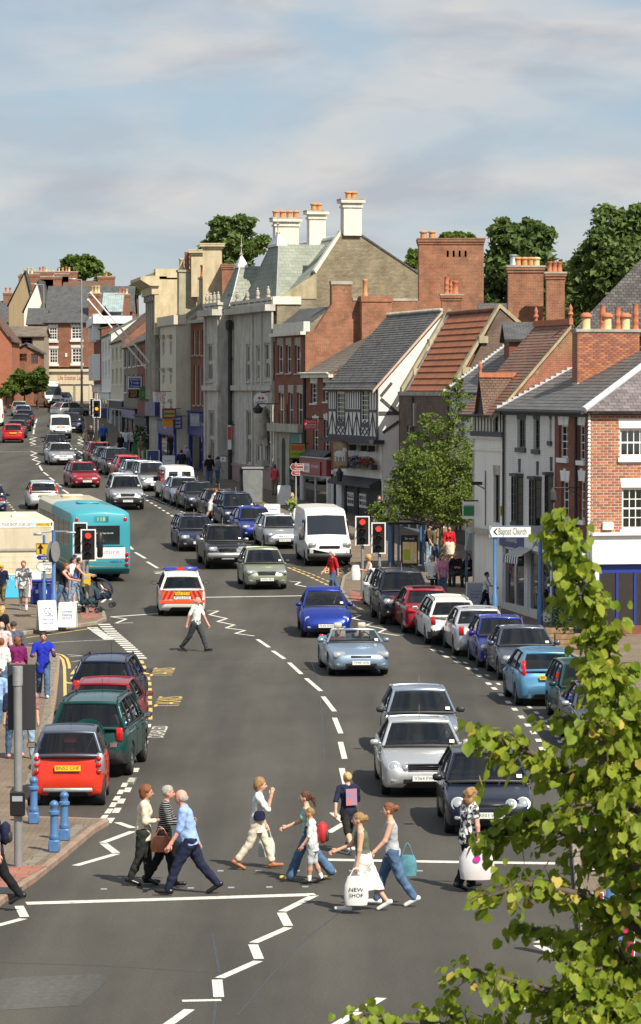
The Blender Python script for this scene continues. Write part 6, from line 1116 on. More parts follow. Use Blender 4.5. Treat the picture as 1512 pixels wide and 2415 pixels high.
polo=car('hatch','dark navy hatchback with round headlamps half hidden by leaves',1158,1976,'dnavy',dx=-.02,plate='RE03 WHB',lights='quad',mirror=BLACK)
jag=car('coupe','pale blue open convertible with two occupants',852,1597,'jag',dx=-.10,plate='TMR 470',lights='block',grille='bar')
beetle=car('beetle','bright blue rounded beetle-shaped car with round headlamps',770,1506,'blue',dx=-.10,yaw=-3,plate='FL04 SHX',lights='round',grille=None,mirror=CP['blue'])
car('hatch','sage green small hatchback approaching the middle crossing',630,1392,'sage',dx=-.12,plate='WX51 FBU',lights='oval',grille='wide',mirror=DARK,sz=1.05)
pk=car('pickup','black pickup truck with silver bumper and chrome grille',538,1344,'black',dx=-.15,plate='YS52 VLC',name='pickup_truck',cat='pickup',lights='block',grille='wide',mirror=CP['silver'])
for q in[c for c in pk.children if c.name.startswith('air_intake')]:pass
MB().cbox((0,-2.5,.62),(1.74,.2,.22),None,.06).build('front_bumper',CP['silver'],pk,50);MB().box(-.72,.85,1.0,.72,2.3,1.16).build('load_bed',INNER,pk)
car('estate','dark blue old estate following the black pickup',470,1302,'navy',dx=-.16,lights='block',bump='ends',mirror=CP['navy'],sunroof=True)
car('suv','silver off-roader with black bumper driving down the middle of the street',302,1204,'silver',dx=-.14,plate='LC52 FYN',bump='all',lights='block',grille='wide',mirror=DARK,rails=True,cat='car')
car('hatch','bright red hatchback approaching ahead of the silver off-roader',206,1152,'dred',dx=-.13,plate='T908 UPN',lights='round',mirror=DARK,yaw=6)
car('saloon','silver saloon with wide bonnet nearing the far crossing',150,1098,'silver',dx=-.12,plate='S411 GVC',lights='block',sy=.95,yaw=4)
car('hatch','grey hatchback hidden behind the far silver saloon',135,1075,'dgrey',dx=-.12)
car('mpv','dark blue people carrier beyond the small white van',170,1021,'navy',dx=-.09)
car('hatch','silver hatchback turning across the far end, seen from behind',128,985,'silver',away=True,dx=-.08,yaw=-52,rear='high')
car('saloon','pale silver car coming round the far bend behind the turning one',142,958,'bsilver',dx=-.10,yaw=-8);car('hatch','silver tall hatchback side-on at the far left by bushes',66,945,'silver',dx=.55,yaw=0,sz=1.1)
foc1=car('hatch','silver hatchback with high red tail lamps driving away on the left',103,1203,'lsilver',True,-.13,plate='WO53 WXR',rear='high',mirror=DARK);car('hatch','red hatchback driving away at the far left',31,1045,'red',True,-.10,plate='Y371 SRC',rear='high')
for i,(uu,vv,cc,lb)in enumerate(((40,1034,'dgrey','dark grey car queuing just ahead of the far red hatchback'),(50,1018,'black','black car third in the far left queue'),(58,1006,'navy','navy car fourth in the far left queue'),(54,993,'bsilver','pale blue car fifth in the far left queue'),(46,982,'sage','greenish car at the head of the far left queue'))):car('saloon' if i%2 else 'hatch',lb,uu,vv,cc,True,-.08,group='cars queuing away up the far left')
car('hatch','navy car cut off by the left edge above the snack van',-22,1216,'navy',dx=-.12);car('hatch','red car parked in the bay at the left edge',-40,1230,'red',dx=-.12)
smart=car('smart','tiny bright red two-seater with silver frame parked by blue bollards',160,1903,'orange',True,-.02,plate='BN52 CHF',rear='smart',roofm=CP['slate'],bump=None,wheels=6,mirror=DARK);MB().cbox((0,1.235,.34),(1.0,.06,.09),None,.02).build('rear_valance',STEEL,smart,50)
rav=car('suv','dark green off-roader with spare wheel on its tailgate',208,1838,'green',True,.06,bump='ends',rear='side',rails=True,mirror=DARK,sx=.97,sz=.96);b=MB();M=Matrix.Translation((0,2.2,.95))@Matrix.Rotation(R(90),4,'X');b.lathe([(.1,.12),(.33,.12),(.37,.05),(.37,-.08),(.1,-.1)],(0,0,0),22,M);b.build('spare_wheel_cover',CP['green'],rav,50)
car('hatch','crimson hatchback squeezed between two parked dark cars on the left',236,1757,'dred',True,.04,rear='side',plate=None);nv=car('estate','navy estate with roof rails parked farthest up the left bay',240,1695,'navy',True,.04,rails=True,rear='side',mirror=DARK)
nf=car('hatch','sky blue hatchback with tall red tail lamps parked on the right',1296,1668,'sky',True,-.06,plate='BK51 YJM',rear='high',mirror=DARK);car('saloon','slate grey saloon parked facing down the street behind the sky blue hatchback',1252,1608,'slate',dx=-.06,lights='oval',grille='wide')
car('hatch','royal blue hatchback parked in front of a silver saloon',1196,1578,'royal',dx=-.06,lights='oval');car('saloon','silver saloon parked tail towards the camera with red lamps',1140,1551,'lsilver',True,-.07,plate='MJ51 OSR',rear='side',sy=.93)
car('estate','white estate with grey bumpers parked on the right',1070,1524,'white',True,-.08,bump='ends',rails=True,rear='side',plate='P614 KNR');car('saloon','dark red saloon parked between a white estate and a dark off-roader',1016,1497,'dred',True,-.09,rear='low',plate=None,sunroof=True)
car('suv','dark blue off-roader with grey bumpers parked nose down the street',962,1476,'dnavy',dx=-.10,bump='all',rails=True,lights='block',mirror=DARK,plate=None);car('hatch','white hatchback hidden behind the dark off-roader',935,1449,'white',dx=-.10)
car('estate','dark green car parked at right half hidden by leaves',1408,1718,'green',dx=-.05,mirror=CP['green']);car('saloon','dark grey saloon parked nearest on the right behind leaves',1450,1775,'slate',dx=-.04,mirror=CP['silver'])
PK='cars parked along the right kerb'
for a in(('hatch','silver hatchback parked just beyond the white van',672,1296,'silver',False,-.19,'FM03 VDG'),('hatch','bright blue hatchback parked beyond the silver one',612,1276,'royal',False,-.19,None),('mpv','navy people carrier parked beyond the bright blue hatchback',570,1247,'navy',False,-.19,None),('saloon','black saloon parked beside the woman in white',533,1228,'black',False,-.19,None),('saloon','dark navy saloon parked behind the black one',482,1208,'dnavy',False,-.2,None),('saloon','pale silver saloon parked beyond the dark navy one',446,1194,'bsilver',False,-.2,None),('mpv','silver people carrier parked beyond the white delivery van',366,1160,'silver',False,-.21,None),('hatch','ice blue hatchback parked up the hill',333,1147,'bsilver',False,-.21,None),('hatch','red hatchback parked up the hill',308,1132,'red',True,-.21,None),('mpv','black people carrier parked up the hill',284,1122,'dnavy',False,-.21,None),('hatch','dark grey hatchback parked up the hill',263,1110,'dgrey',False,-.21,None),('estate','maroon estate parked last in the row up the hill',244,1099,'dred',False,-.21,None)):
 car(a[0],a[1],a[2],a[3],a[4],a[5],a[6],plate=a[7],group=PK)
pol=car('estate','white police estate with orange chevrons and blue roof lights',430,1455,'white',True,-.12,yaw=-3,plate='FJ03 ZTG',rear='side',mirror=BLACK,bump=None)
b=MB();b.cbox((0,-.45,1.53),(1.25,.3,.10),None,.03);lb=b.build('light_bar',mat('blue_lens',(.02,.04,.35),.2,coat=.6),pol,50);MB().cbox((0,-.45,1.533),(.3,.31,.105),None,.02).build('light_bar_centre',REDLENS,lb);MB().cbox((0,-.45,1.475),(1.1,.2,.03)).build('light_bar_foot',DARK,lb)
hz_=MB();yb=2.2*.97+.06
hz_.box(-.72,2.165,.62,.72,2.185,.92);hz_.mi=1
for k in range(-4,5):
 x=k*.17;s=1 if k>=0 else-1;hz_.prism([(x-.05,2.187,.62),(x+.03,2.187,.62),(x+.03-s*.14,2.187,.92),(x-.05-s*.14,2.187,.92)],(0,.004,0))
hz_.build('chevrons',[HAZ,mat('chevron_dark',(.3,.02,.02),.5)],pol);MB().box(-.80,2.21,.50,.80,2.225,.60).build('bumper_stripe',HAZ,pol);MB().box(-.30,2.205,.63,.30,2.215,.73).build('police_panel',PLATEW,pol);text('POLICE',.1,TEXTB,pol,(0,2.218,.68),(R(90),0,R(180)),.5)
for q in pol.children:
 if q.name.startswith('number_plate'):q.location.z+=.05 if q.location.y else 0;q.location.y+=.03 if q.location.y else 0
for s in(-1,1):MB().box(s*.856-.004,-1.2,.55,s*.856+.004,1.3,.75).build('side_stripe',HAZ,pol)
def van(label,u,v,col,L,Wd,H,away=False,dx=-.1,yaw=0.,plate=None,kind='panel',name='van',high=False,bump=True):
 t=thing(name,label,'van');body=CP[col];fy=lambda f:(f-.5)*L;ax=(.19,.76);r=.33 if kind=='panel' else.30;k=H
 pr=((0,.55),(.008,.72),(.025,.92),(.05,1.02),(.13,1.16),(.17,1.22),(.30,H-.22),(.34,H-.07),(.42,H),(.97,H-.02),(.99,H-.1),(1,H-.35))if kind=='panel' else((0,.5),(.01,.62),(.03,.72),(.08,.82),(.22,.96),(.27,1.0),(.40,H-.12),(.45,H-.03),(.52,H),(.95,H),(.985,H-.08),(1,H-.4))
 zt=lambda f:float(np.interp(f,[a for a,_ in pr],[b for _,b in pr]));hwf=lambda f:Wd/2*float(np.interp(f,[0,.01,.03,.08,.2,.97,.99,1],[.72,.84,.93,.98,1,1,.985,.94]));bot=lambda f:float(np.interp(f,[0,.03,.97,1],[.36,.24,.26,.34]))
 sts=set(np.linspace(0,1,41).tolist()+[.006,.015,.035,.985,.995]);ra=r+.06
 for a in ax:sts|={a+ra/L*q for q in(-1.02,-1,-.9,-.6,-.3,0,.3,.6,.9,1,1.02)}
 sts=sorted(s for s in sts if 0<=s<=1);ring=[]
 for f in sts:
  hw,z1,z0=hwf(f),zt(f),bot(f);za=z0
  for a in ax:
   d=(f-a)*L
   if abs(d)<ra:za=r+math.sqrt(ra*ra-d*d)
  tp=min(1.,max(0.,(z1-1.1)/.8));tk=1-.10*tp;pts=[(hw*.92,za),(hw,max(z0+.12,za+.01)),(hw,max(.75,za+.02)),(hw*.99,max(min(1.1,z1-.1),za+.04)),(hw*ln_(.96,tk,tp),z1-.16),(hw*ln_(.9,tk*.97,tp),z1-.05),(hw*.78,z1),(0,z1+.03)]
  y=fy(f);ring.append([(x,y,z)for x,z in pts]+[(-x,y,z)for x,z in reversed(pts[:-1])])
 n=len(ring[0]);vs=[q for g in ring for q in g];mb=MB();fs=[];mi=[]
 for i in range(len(ring)-1):
  for j in range(n):
   q=(i*n+j,i*n+(j+1)%n,(i+1)*n+(j+1)%n,(i+1)*n+j)[::-1];zc=sum(vs[a][2]for a in q)/4;fm=(sts[i]+sts[i+1])/2;fs.append(q);mi.append(1 if bump and zc<.58 and(fm<.06 or fm>.96 or j<1)else 0)
 fs.append(tuple(range(n)));mi.append(1 if bump else 0);fs.append(tuple(range(len(vs)-1,len(vs)-1-n,-1)));mi.append(0);mb.add(vs,fs);mb.m=mi;mb.build('body',[body,DARK],t,42)
 VG=mat('van_glass',(.012,.015,.018),.05,coat=1.);f0,f1=(.175,.292)if kind=='panel' else(.275,.392)
 P=lambda s,q,e=.012:Vector((s*hwf(ln_(f0,f1,q))*(.86-.05*q),fy(ln_(f0,f1,q))-e,zt(ln_(f0,f1,q))+e+.028*(1-abs(s))));MB().grid([[P(s,q)for s in np.linspace(-1,1,7)]for q in np.linspace(.04,.98,5)]).build('windscreen',VG,t,60)
 for s in(-1,1):
  b=MB();zb_=1.2 if kind=='panel' else 1.0;yy=(fy(f1-.02),fy(f1+.10));x=s*(Wd/2*.985);pts=[(x,yy[0]-.35,zb_),(x,yy[1],zb_),(x*.965,yy[1],H-(.45 if kind=='panel' else.2)),(x*.965,yy[0],H-(.45 if kind=='panel' else.2))];b.prism(pts,(s*.012,0,0));b.build('side_window',VG,t)
  if kind!='panel':b=MB();b.prism([(x,yy[1]+.1,zb_),(x,fy(.93),zb_),(x*.965,fy(.92),H-.2),(x*.965,yy[1]+.1,H-.2)],(s*.012,0,0));b.build('side_window',VG,t)
  zl=zt(.05)-.07;b=MB();b.cbox((s*Wd*.37,fy(.025),zl-.02),(.34,.2,.18),None,.05);b.build('headlight',LAMPGL,t,50);b=MB();b.cbox((s*(Wd/2+.1),fy(f0)+.25,1.2 if kind=='panel' else 1.05),(.2,.1,.28),None,.03);b.build('mirror',DARK,t,50)
  b=MB();b.cbox((s*Wd*.455,fy(.99),.95),(.11,.12,.4),None,.02);b.build('tail_light',REDLENS,t);b=MB();b.prism([(s*Wd*.07,fy(1)+.004,H*.62),(s*Wd*.36,fy(1)+.004,H*.62),(s*Wd*.34,fy(1)+.004,H*.86),(s*Wd*.07,fy(1)+.004,H*.86)],(0,.012,0));b.build('rear_window',VG,t)
  for a in ax:wheel(t,s*(Wd/2-.12),fy(a),r,.2,6,DARK if kind=='panel' else None)
 b=MB();b.cbox((0,fy(.01),zt(.04)-.14),(Wd*.45,.08,.12),None,.03);b.build('grille',BLACK,t);b=MB();b.cbox((0,fy(0)-.02,.5),(.52,.02,.112));pf=b.build('number_plate',PLATEW,t);b=MB();b.cbox((0,fy(1)+.03,.72),(.52,.02,.112));b.build('number_plate',PLATEY,t)
 if plate:text(plate,.1,TEXTK,pf,(0,fy(0)-.032,.5),width=.46)
 if bump:b=MB();b.cbox((0,fy(.004),.48),(Wd*.96,.16,.2),None,.05);b.build('bumper',DARK,t,50)
 place(t,u,v,L,dx,away,yaw);return t
def ln_(a,b,t):return a+(b-a)*t
van('white high-roofed panel van parked by the traffic lights',778,1337,'white',5.3,1.97,2.35,dx=-.12,plate='BF51 WXL');van('white small delivery van with twin rear windows parked in the row',424,1181,'white',4.1,1.72,1.85,True,-.2,kind='small')
wv=van('white small van with red ring on its bonnet coming down the hill',144,1036,'white',4.1,1.72,1.85,dx=-.10,kind='small');b=MB();M=Matrix.Translation((0,-1.55,.93))@Matrix.Rotation(R(17),4,'X');b.tube([M@Vector((math.cos(a)*.3,math.sin(a)*.22,.04))for a in np.linspace(0,6.29,20)],.03,4,False);b.build('bonnet_ring',REDLENS,wv)
hv=van('white van with roof rack at the far end of the street',132,962,'white',5.3,1.97,2.5,dx=-.25,yaw=6);rk=MB();[rk.tube([(-.8,-1+k*.5,2.62),(.8,-1+k*.5,2.62)],.03,5)for k in range(7)];[rk.tube([(s*.8,-1.1,2.62),(s*.8,2.1,2.62)],.03,5)for s in(-1,1)];[rk.tube([(s*.8,y,2.4),(s*.8,y,2.62)],.025,5)for s in(-1,1)for y in(-.9,1.9)];rk.build('roof_rack',STEEL,hv)
van('white van cut off by the left edge in the far queue',-18,1006,'white',5.3,1.97,2.35,True,-.08)
def bus():
 t=thing('bus','turquoise single-deck bus with cream roof front seen from behind','bus');L,Wd,H=10.6,2.45,2.95;T,C=CP['teal'],CP['cream'];h=Wd/2
 def sect(y,w,z1,zb=.42):return[(-w*.97,y,zb),(-w,y,zb+.25),(-w,y,1.2),(-w*.985,y,z1-.45),(-w*.95,y,z1-.16),(-w*.80,y,z1-.03),(0,y,z1+.04),(w*.80,y,z1-.03),(w*.95,y,z1-.16),(w*.985,y,z1-.45),(w,y,1.2),(w,y,zb+.25),(w*.97,y,zb)]
 def loft(ys,m):
  rings=[sect(y,w,z,zb)for y,w,z,zb in ys];mb=MB();n=len(rings[0]);vs=[p for r_ in rings for p in r_];fs=[(i*n+j,(i+1)*n+j,(i+1)*n+(j+1)%n,i*n+(j+1)%n)for i in range(len(rings)-1)for j in range(n)];fs+=[tuple(range(n)),tuple(range(len(vs)-1,len(vs)-1-n,-1))];mb.add(vs,fs);return mb.build('body',m,t,40)
 loft([(-L/2,h*.9,H-.3,.5),(-L/2+.15,h*.97,H-.1,.35),(-L/2+.5,h,H,.32),(-.6,h,H,.32)],C);loft([(-.6,h,H,.32),(1.0,h,H,.32),(L/2-.35,h,H-.02,.34),(L/2-.08,h*.985,H-.1,.5),(L/2,h*.95,H-.22,.62)],T)
 G=mat('bus_glass',(.02,.026,.028),.06,coat=1.);y=L/2
 for s in(-1,1):
  for k in range(6):y0=-L/2+.9+k*1.55;MB().prism([(s*h*.993,y0,1.42),(s*h*.993,y0+1.45,1.42),(s*h*.985,y0+1.45,2.45),(s*h*.985,y0,2.45)],(s*.012,0,0)).build('side_window',G,t)
  for yy in(-L*.27,L*.22):wheel(t,s*(h-.16),yy,.46,.28,8)
  for z in(.75,.95,1.15):b=MB();M=Matrix.Translation((s*h*.86,y-.01,z))@Matrix.Rotation(R(-90),4,'X');b.lathe([(.075,0),(.075,.05),(.05,.07)],(0,0,0),12,M);b.build('tail_light',REDLENS,t,40)
  b=MB();M=Matrix.Translation((s*h*.8,y-.05,2.55))@Matrix.Rotation(R(-90),4,'X');b.lathe([(.08,0),(.08,.06),(.05,.08)],(0,0,0),12,M);b.build('tail_light',REDLENS,t,40)
  [MB().box(s*(h+.002)-.004,-L/2+.3,z,s*(h+.002)+.004,y-.4,z+.05).build('side_band',C,t)for z in(.62,.8)]
 MB().box(-h*.62,y-.02,1.55,h*.78,y+.012,2.3).build('rear_window',G,t);MB().box(-.3,y-.06,2.42,.3,y+.0,2.68).build('destination_box',BLACK,t);text('118',.24,mat('blind_lettering',(.6,.7,.3),.5),t,(0,y+.004,2.55),(R(90),0,R(180)));pb=MB().box(-.98,y-.05,2.42,-.5,y-.01,2.56).build('number_plate',PLATEY,t);text('V218 GBC',.1,TEXTK,pb,(-.74,y-.005,2.49),(R(90),0,R(180)),.42)
 ad=MB().box(-.98,y-.03,.98,.95,y+.004,1.42).build('advert_panel',PAPER,t);text('yourfuture',.26,mat('orange_lettering',(.7,.25,.1),.5),ad,(-.05,y+.009,1.25),(R(90),0,R(180)),1.4);text('www.arrivabus.co.uk',.1,TEXTW,t,(0,y+.016,2.0),(R(90),0,R(180)),1.0);text('ARRIVA',.12,TEXTB,t,(-.6,y+.009,.85),(R(90),0,R(180)),.5);[MB().box(-h*.9,y-.03,z,h*.9,y-.0,z+.04).build('rear_band',C,t)for z in(.66,.8)]
 [MB().box(-.9+k*0,y-.03,1.46+k*.0,.9,y+.006,1.48).build('engine_grille',BLACK,t)for k in range(1)];MB().box(-.4,y-.02,2.26,.1,y+.02,2.3).build('wiper',BLACK,t);MB().box(-h,-L/2+.2,.3,h,L/2-.7,.5).build('underbody',BLACK,t);MB().cbox((0,-L/2+2.2,H+.06),(.9,.7,.1),None,.03).build('roof_hatch',C,t,50);MB().cbox((0,1.5,H+.05),(.9,.7,.08),None,.03).build('roof_hatch',T,t,50)
 place(t,238,1374,L,-.215,True,0)
bus()
def snack_van():
 t=thing('snack_van','cream snack van with lowered roller shutter beside the bus','van');L,Wd,H=5.6,2.3,2.72;C=mat('aged_cream_panel',(.68,.60,.44),.6,var=.06,vs=2,dirt=.2);mb=MB();mb.cbox((0,0,.55+(H-.55)/2),(Wd,L,H-.55),None,.09);mb.build('body',C,t,40);y=L/2
 sh=MB();n=22
 for i in range(n):z=1.60+i*(.80/n);sh.box(-Wd*.44,y-.02,z,Wd*.44,y+.012,z+.031)
 sh.build('roller_shutter',C,t);MB().box(-Wd*.47,y-.03,1.50,Wd*.47,y+.05,1.57).build('counter_edge',STEEL,t)
 for k in range(4):MB().box(-Wd*.45,y-.02,.60+k*.225,Wd*.45,y+.008,.815+k*.225).build('lower_panel',C,t)
 for s in(-1,1):MB().box(s*Wd*.47-.035,y-.02,.62,s*Wd*.47+.035,y+.02,2.62).build('corner_post',FRAMEW,t);MB().cbox((s*Wd*.46,y+.02,2.56),(.06,.04,.1)).build('marker_lamp',REDLENS,t)
 f=MB().box(-Wd*.46,y-.01,2.42,Wd*.46,y+.02,2.66).build('fascia',FRAMEW,t);text('TUCK SHOP  01530 230711',.17,TEXTK,f,(.25,y+.024,2.54),(R(90),0,R(180)),1.25);p=MB().box(-1.0,y+.021,2.47,-.45,y+.03,2.60).build('number_plate',PLATEY,t);text('H502 URJ',.1,TEXTK,p,(-.72,y+.034,2.535),(R(90),0,R(180)),.46)
 for s in(-1,1):
  for yy in(-L*.3,L*.3):wheel(t,s*(Wd/2-.15),yy,.36,.24,6)
 MB().box(-Wd*.46,-L/2+.2,.35,Wd*.46,L/2-.2,.56).build('chassis',BLACK,t);MB().box(-Wd*.47,L/2-.1,.42,Wd*.47,L/2+.03,.58).build('rear_step',STEEL,t);MB().cbox((0,.8,H+.05),(.6,.6,.1),None,.02).build('roof_vent',FRAMEW,t)
 place(t,58,1390,L,-.20,True,0)
snack_van()
# ------------------------------------------------------------------ people: one continuous body grown round a posed skeleton, clothes and hair fitted over it
def surfnet(prims,k,vox,clips=(),noise=0.,seed=0):
 lo=np.full(3,9.);hi=np.full(3,-9.)
 for p in prims:
  if p[0]=='c':r=max(p[3],p[4]);q=np.array([p[1],p[2]]);lo=np.minimum(lo,q.min(0)-r);hi=np.maximum(hi,q.max(0)+r)
  else:lo=np.minimum(lo,np.array(p[1])-np.array(p[2]));hi=np.maximum(hi,np.array(p[1])+np.array(p[2]))
 lo-=vox*2.5;hi+=vox*2.5;n=np.ceil((hi-lo)/vox).astype(int)+1;F=np.full(n,1.,np.float32);ax=[lo[i]+np.arange(n[i])*vox for i in range(3)]
 for p in prims:
  m=.07
  if p[0]=='c':r=max(p[3],p[4])+m;q=np.array([p[1],p[2]]);a,b=q.min(0)-r,q.max(0)+r
  else:a,b=np.array(p[1])-np.array(p[2])-m,np.array(p[1])+np.array(p[2])+m
  i0=np.maximum(((a-lo)/vox).astype(int),0);i1=np.minimum(((b-lo)/vox).astype(int)+2,n);sl=tuple(slice(i0[i],i1[i])for i in range(3));X,Y,Z=np.meshgrid(*[ax[i][sl[i]]for i in range(3)],indexing='ij')
  if p[0]=='c':
   A,B=np.array(p[1]),np.array(p[2]);d=B-A;L2=max(d@d,1e-9);t=np.clip(((X-A[0])*d[0]+(Y-A[1])*d[1]+(Z-A[2])*d[2])/L2,0,1);D=np.sqrt((X-A[0]-t*d[0])**2+(Y-A[1]-t*d[1])**2+(Z-A[2]-t*d[2])**2)-(p[3]+t*(p[4]-p[3]))
  else:c,r=p[1],p[2];D=(np.sqrt(((X-c[0])/r[0])**2+((Y-c[1])/r[1])**2+((Z-c[2])/r[2])**2)-1)*min(r)
  S=F[sl];h=np.clip(.5+.5*(S-D)/k,0,1);F[sl]=S*(1-h)+D*h-k*h*(1-h)
 if clips or noise:
  X,Y,Z=np.meshgrid(*ax,indexing='ij')
  if noise:F+=noise*(np.sin(X*37+3*np.sin(Z*13+seed))*np.sin(Y*41+seed)+.8*np.sin(Z*47+3*np.sin(X*17+seed*2)+2*np.sin(Y*19)))
  for pt,nr in clips:F=np.maximum(F,(X-pt[0])*nr[0]+(Y-pt[1])*nr[1]+(Z-pt[2])*nr[2])
 s=F<0;c=np.zeros(np.array(n)-1,np.int8);acc=np.zeros((*c.shape,3),np.float32);cnt=np.zeros(c.shape,np.float32)
 for dx in(0,1):
  for dy in(0,1):
   for dz in(0,1):c+=s[dx:n[0]-1+dx,dy:n[1]-1+dy,dz:n[2]-1+dz]
 act=(c>0)&(c<8)
 for axi in range(3):
  for a in(0,1):
   for b in(0,1):
    o0=[0,0,0];oth=[i for i in range(3)if i!=axi];o0[oth[0]],o0[oth[1]]=a,b;o1=list(o0);o1[axi]=1
    f0=F[o0[0]:n[0]-1+o0[0],o0[1]:n[1]-1+o0[1],o0[2]:n[2]-1+o0[2]];f1=F[o1[0]:n[0]-1+o1[0],o1[1]:n[1]-1+o1[1],o1[2]:n[2]-1+o1[2]]
    x=(f0<0)!=(f1<0);t=np.where(x,f0/np.where(x,f0-f1,1),0)
    for i in range(3):acc[...,i]+=np.where(x,(t if i==axi else o0[i]),0)
    cnt+=x
 idx=np.full(c.shape,-1);I=np.argwhere(act);idx[act]=np.arange(len(I));V=lo+(I+acc[act]/np.maximum(cnt[act],1)[:,None])*vox;Q=[]
 for axi in range(3):
  o=[i for i in range(3)if i!=axi];sl0=[slice(None)]*3;sl0[axi]=slice(0,n[axi]-1);sl1=[slice(None)]*3;sl1[axi]=slice(1,n[axi]);a,b=s[tuple(sl0)],s[tuple(sl1)];E=np.argwhere(a!=b);E=E[(E[:,o[0]]>0)&(E[:,o[1]]>0)&(E[:,o[0]]<n[o[0]]-1)&(E[:,o[1]]<n[o[1]]-1)]
  if not len(E):continue
  inside=a[tuple(E.T)];e0=np.zeros(3,int);e0[o[0]]=1;e1=np.zeros(3,int);e1[o[1]]=1
  q=np.stack([idx[tuple(E.T)],idx[tuple((E-e0).T)],idx[tuple((E-e0-e1).T)],idx[tuple((E-e1).T)]],1);fl=inside if axi!=1 else~inside;q[fl]=q[fl][:,::-1];Q.append(q)
 return V,(np.concatenate(Q)[:,::-1]if Q else np.zeros((0,4),int))
def net_obj(name,prims,k,vox,m,parent,clips=(),noise=0.,extra=None,seed=0):
 V,Q=surfnet(prims,k,vox,clips,noise,seed);mb=MB();mb.v=[tuple(p)for p in V.tolist()];mb.f=[tuple(q)for q in Q.tolist()];mb.m=[0]*len(mb.f)
 if extra:extra(mb)
 me=bpy.data.meshes.new(name);me.from_pydata(mb.v,[],mb.f);me.materials.append(m);me.shade_smooth();return link(name,me,parent)
SKIN=[mat('skin_fair',(.62,.36,.25),.55,var=.06,vs=9),mat('skin_tan',(.50,.27,.17),.55,var=.06,vs=9),mat('skin_ruddy',(.64,.31,.23),.55,var=.08,vs=9)]
HAIRM=dict(brown=mat('hair_brown',(.09,.035,.014),.5,var=.3,vs=40,bump=.9,bs=55.),red=mat('hair_auburn',(.20,.065,.022),.5,var=.3,vs=40,bump=.9,bs=55.),grey=mat('hair_grey',(.36,.34,.30),.6,var=.25,vs=40,bump=.9,bs=55.),blond=mat('hair_blond',(.50,.34,.13),.5,var=.25,vs=40,bump=.9,bs=55.),dark=mat('hair_dark',(.02,.014,.012),.5,var=.3,vs=40,bump=.9,bs=55.),fair=mat('hair_fair',(.30,.17,.065),.5,var=.3,vs=40,bump=.9,bs=55.),white=mat('hair_white',(.6,.58,.54),.6,var=.15,vs=40,bump=.9,bs=55.))
EYE=mat('eye_dark',(.03,.02,.018),.3);LIP=mat('lip',(.36,.12,.10),.5)
def cloth(key,col,var=.1,vs=8.,col2=None):return mat('cloth_'+key,col,.9,var=var,vs=vs,col2=col2,spec=.2,bump=.7,bs=17.)
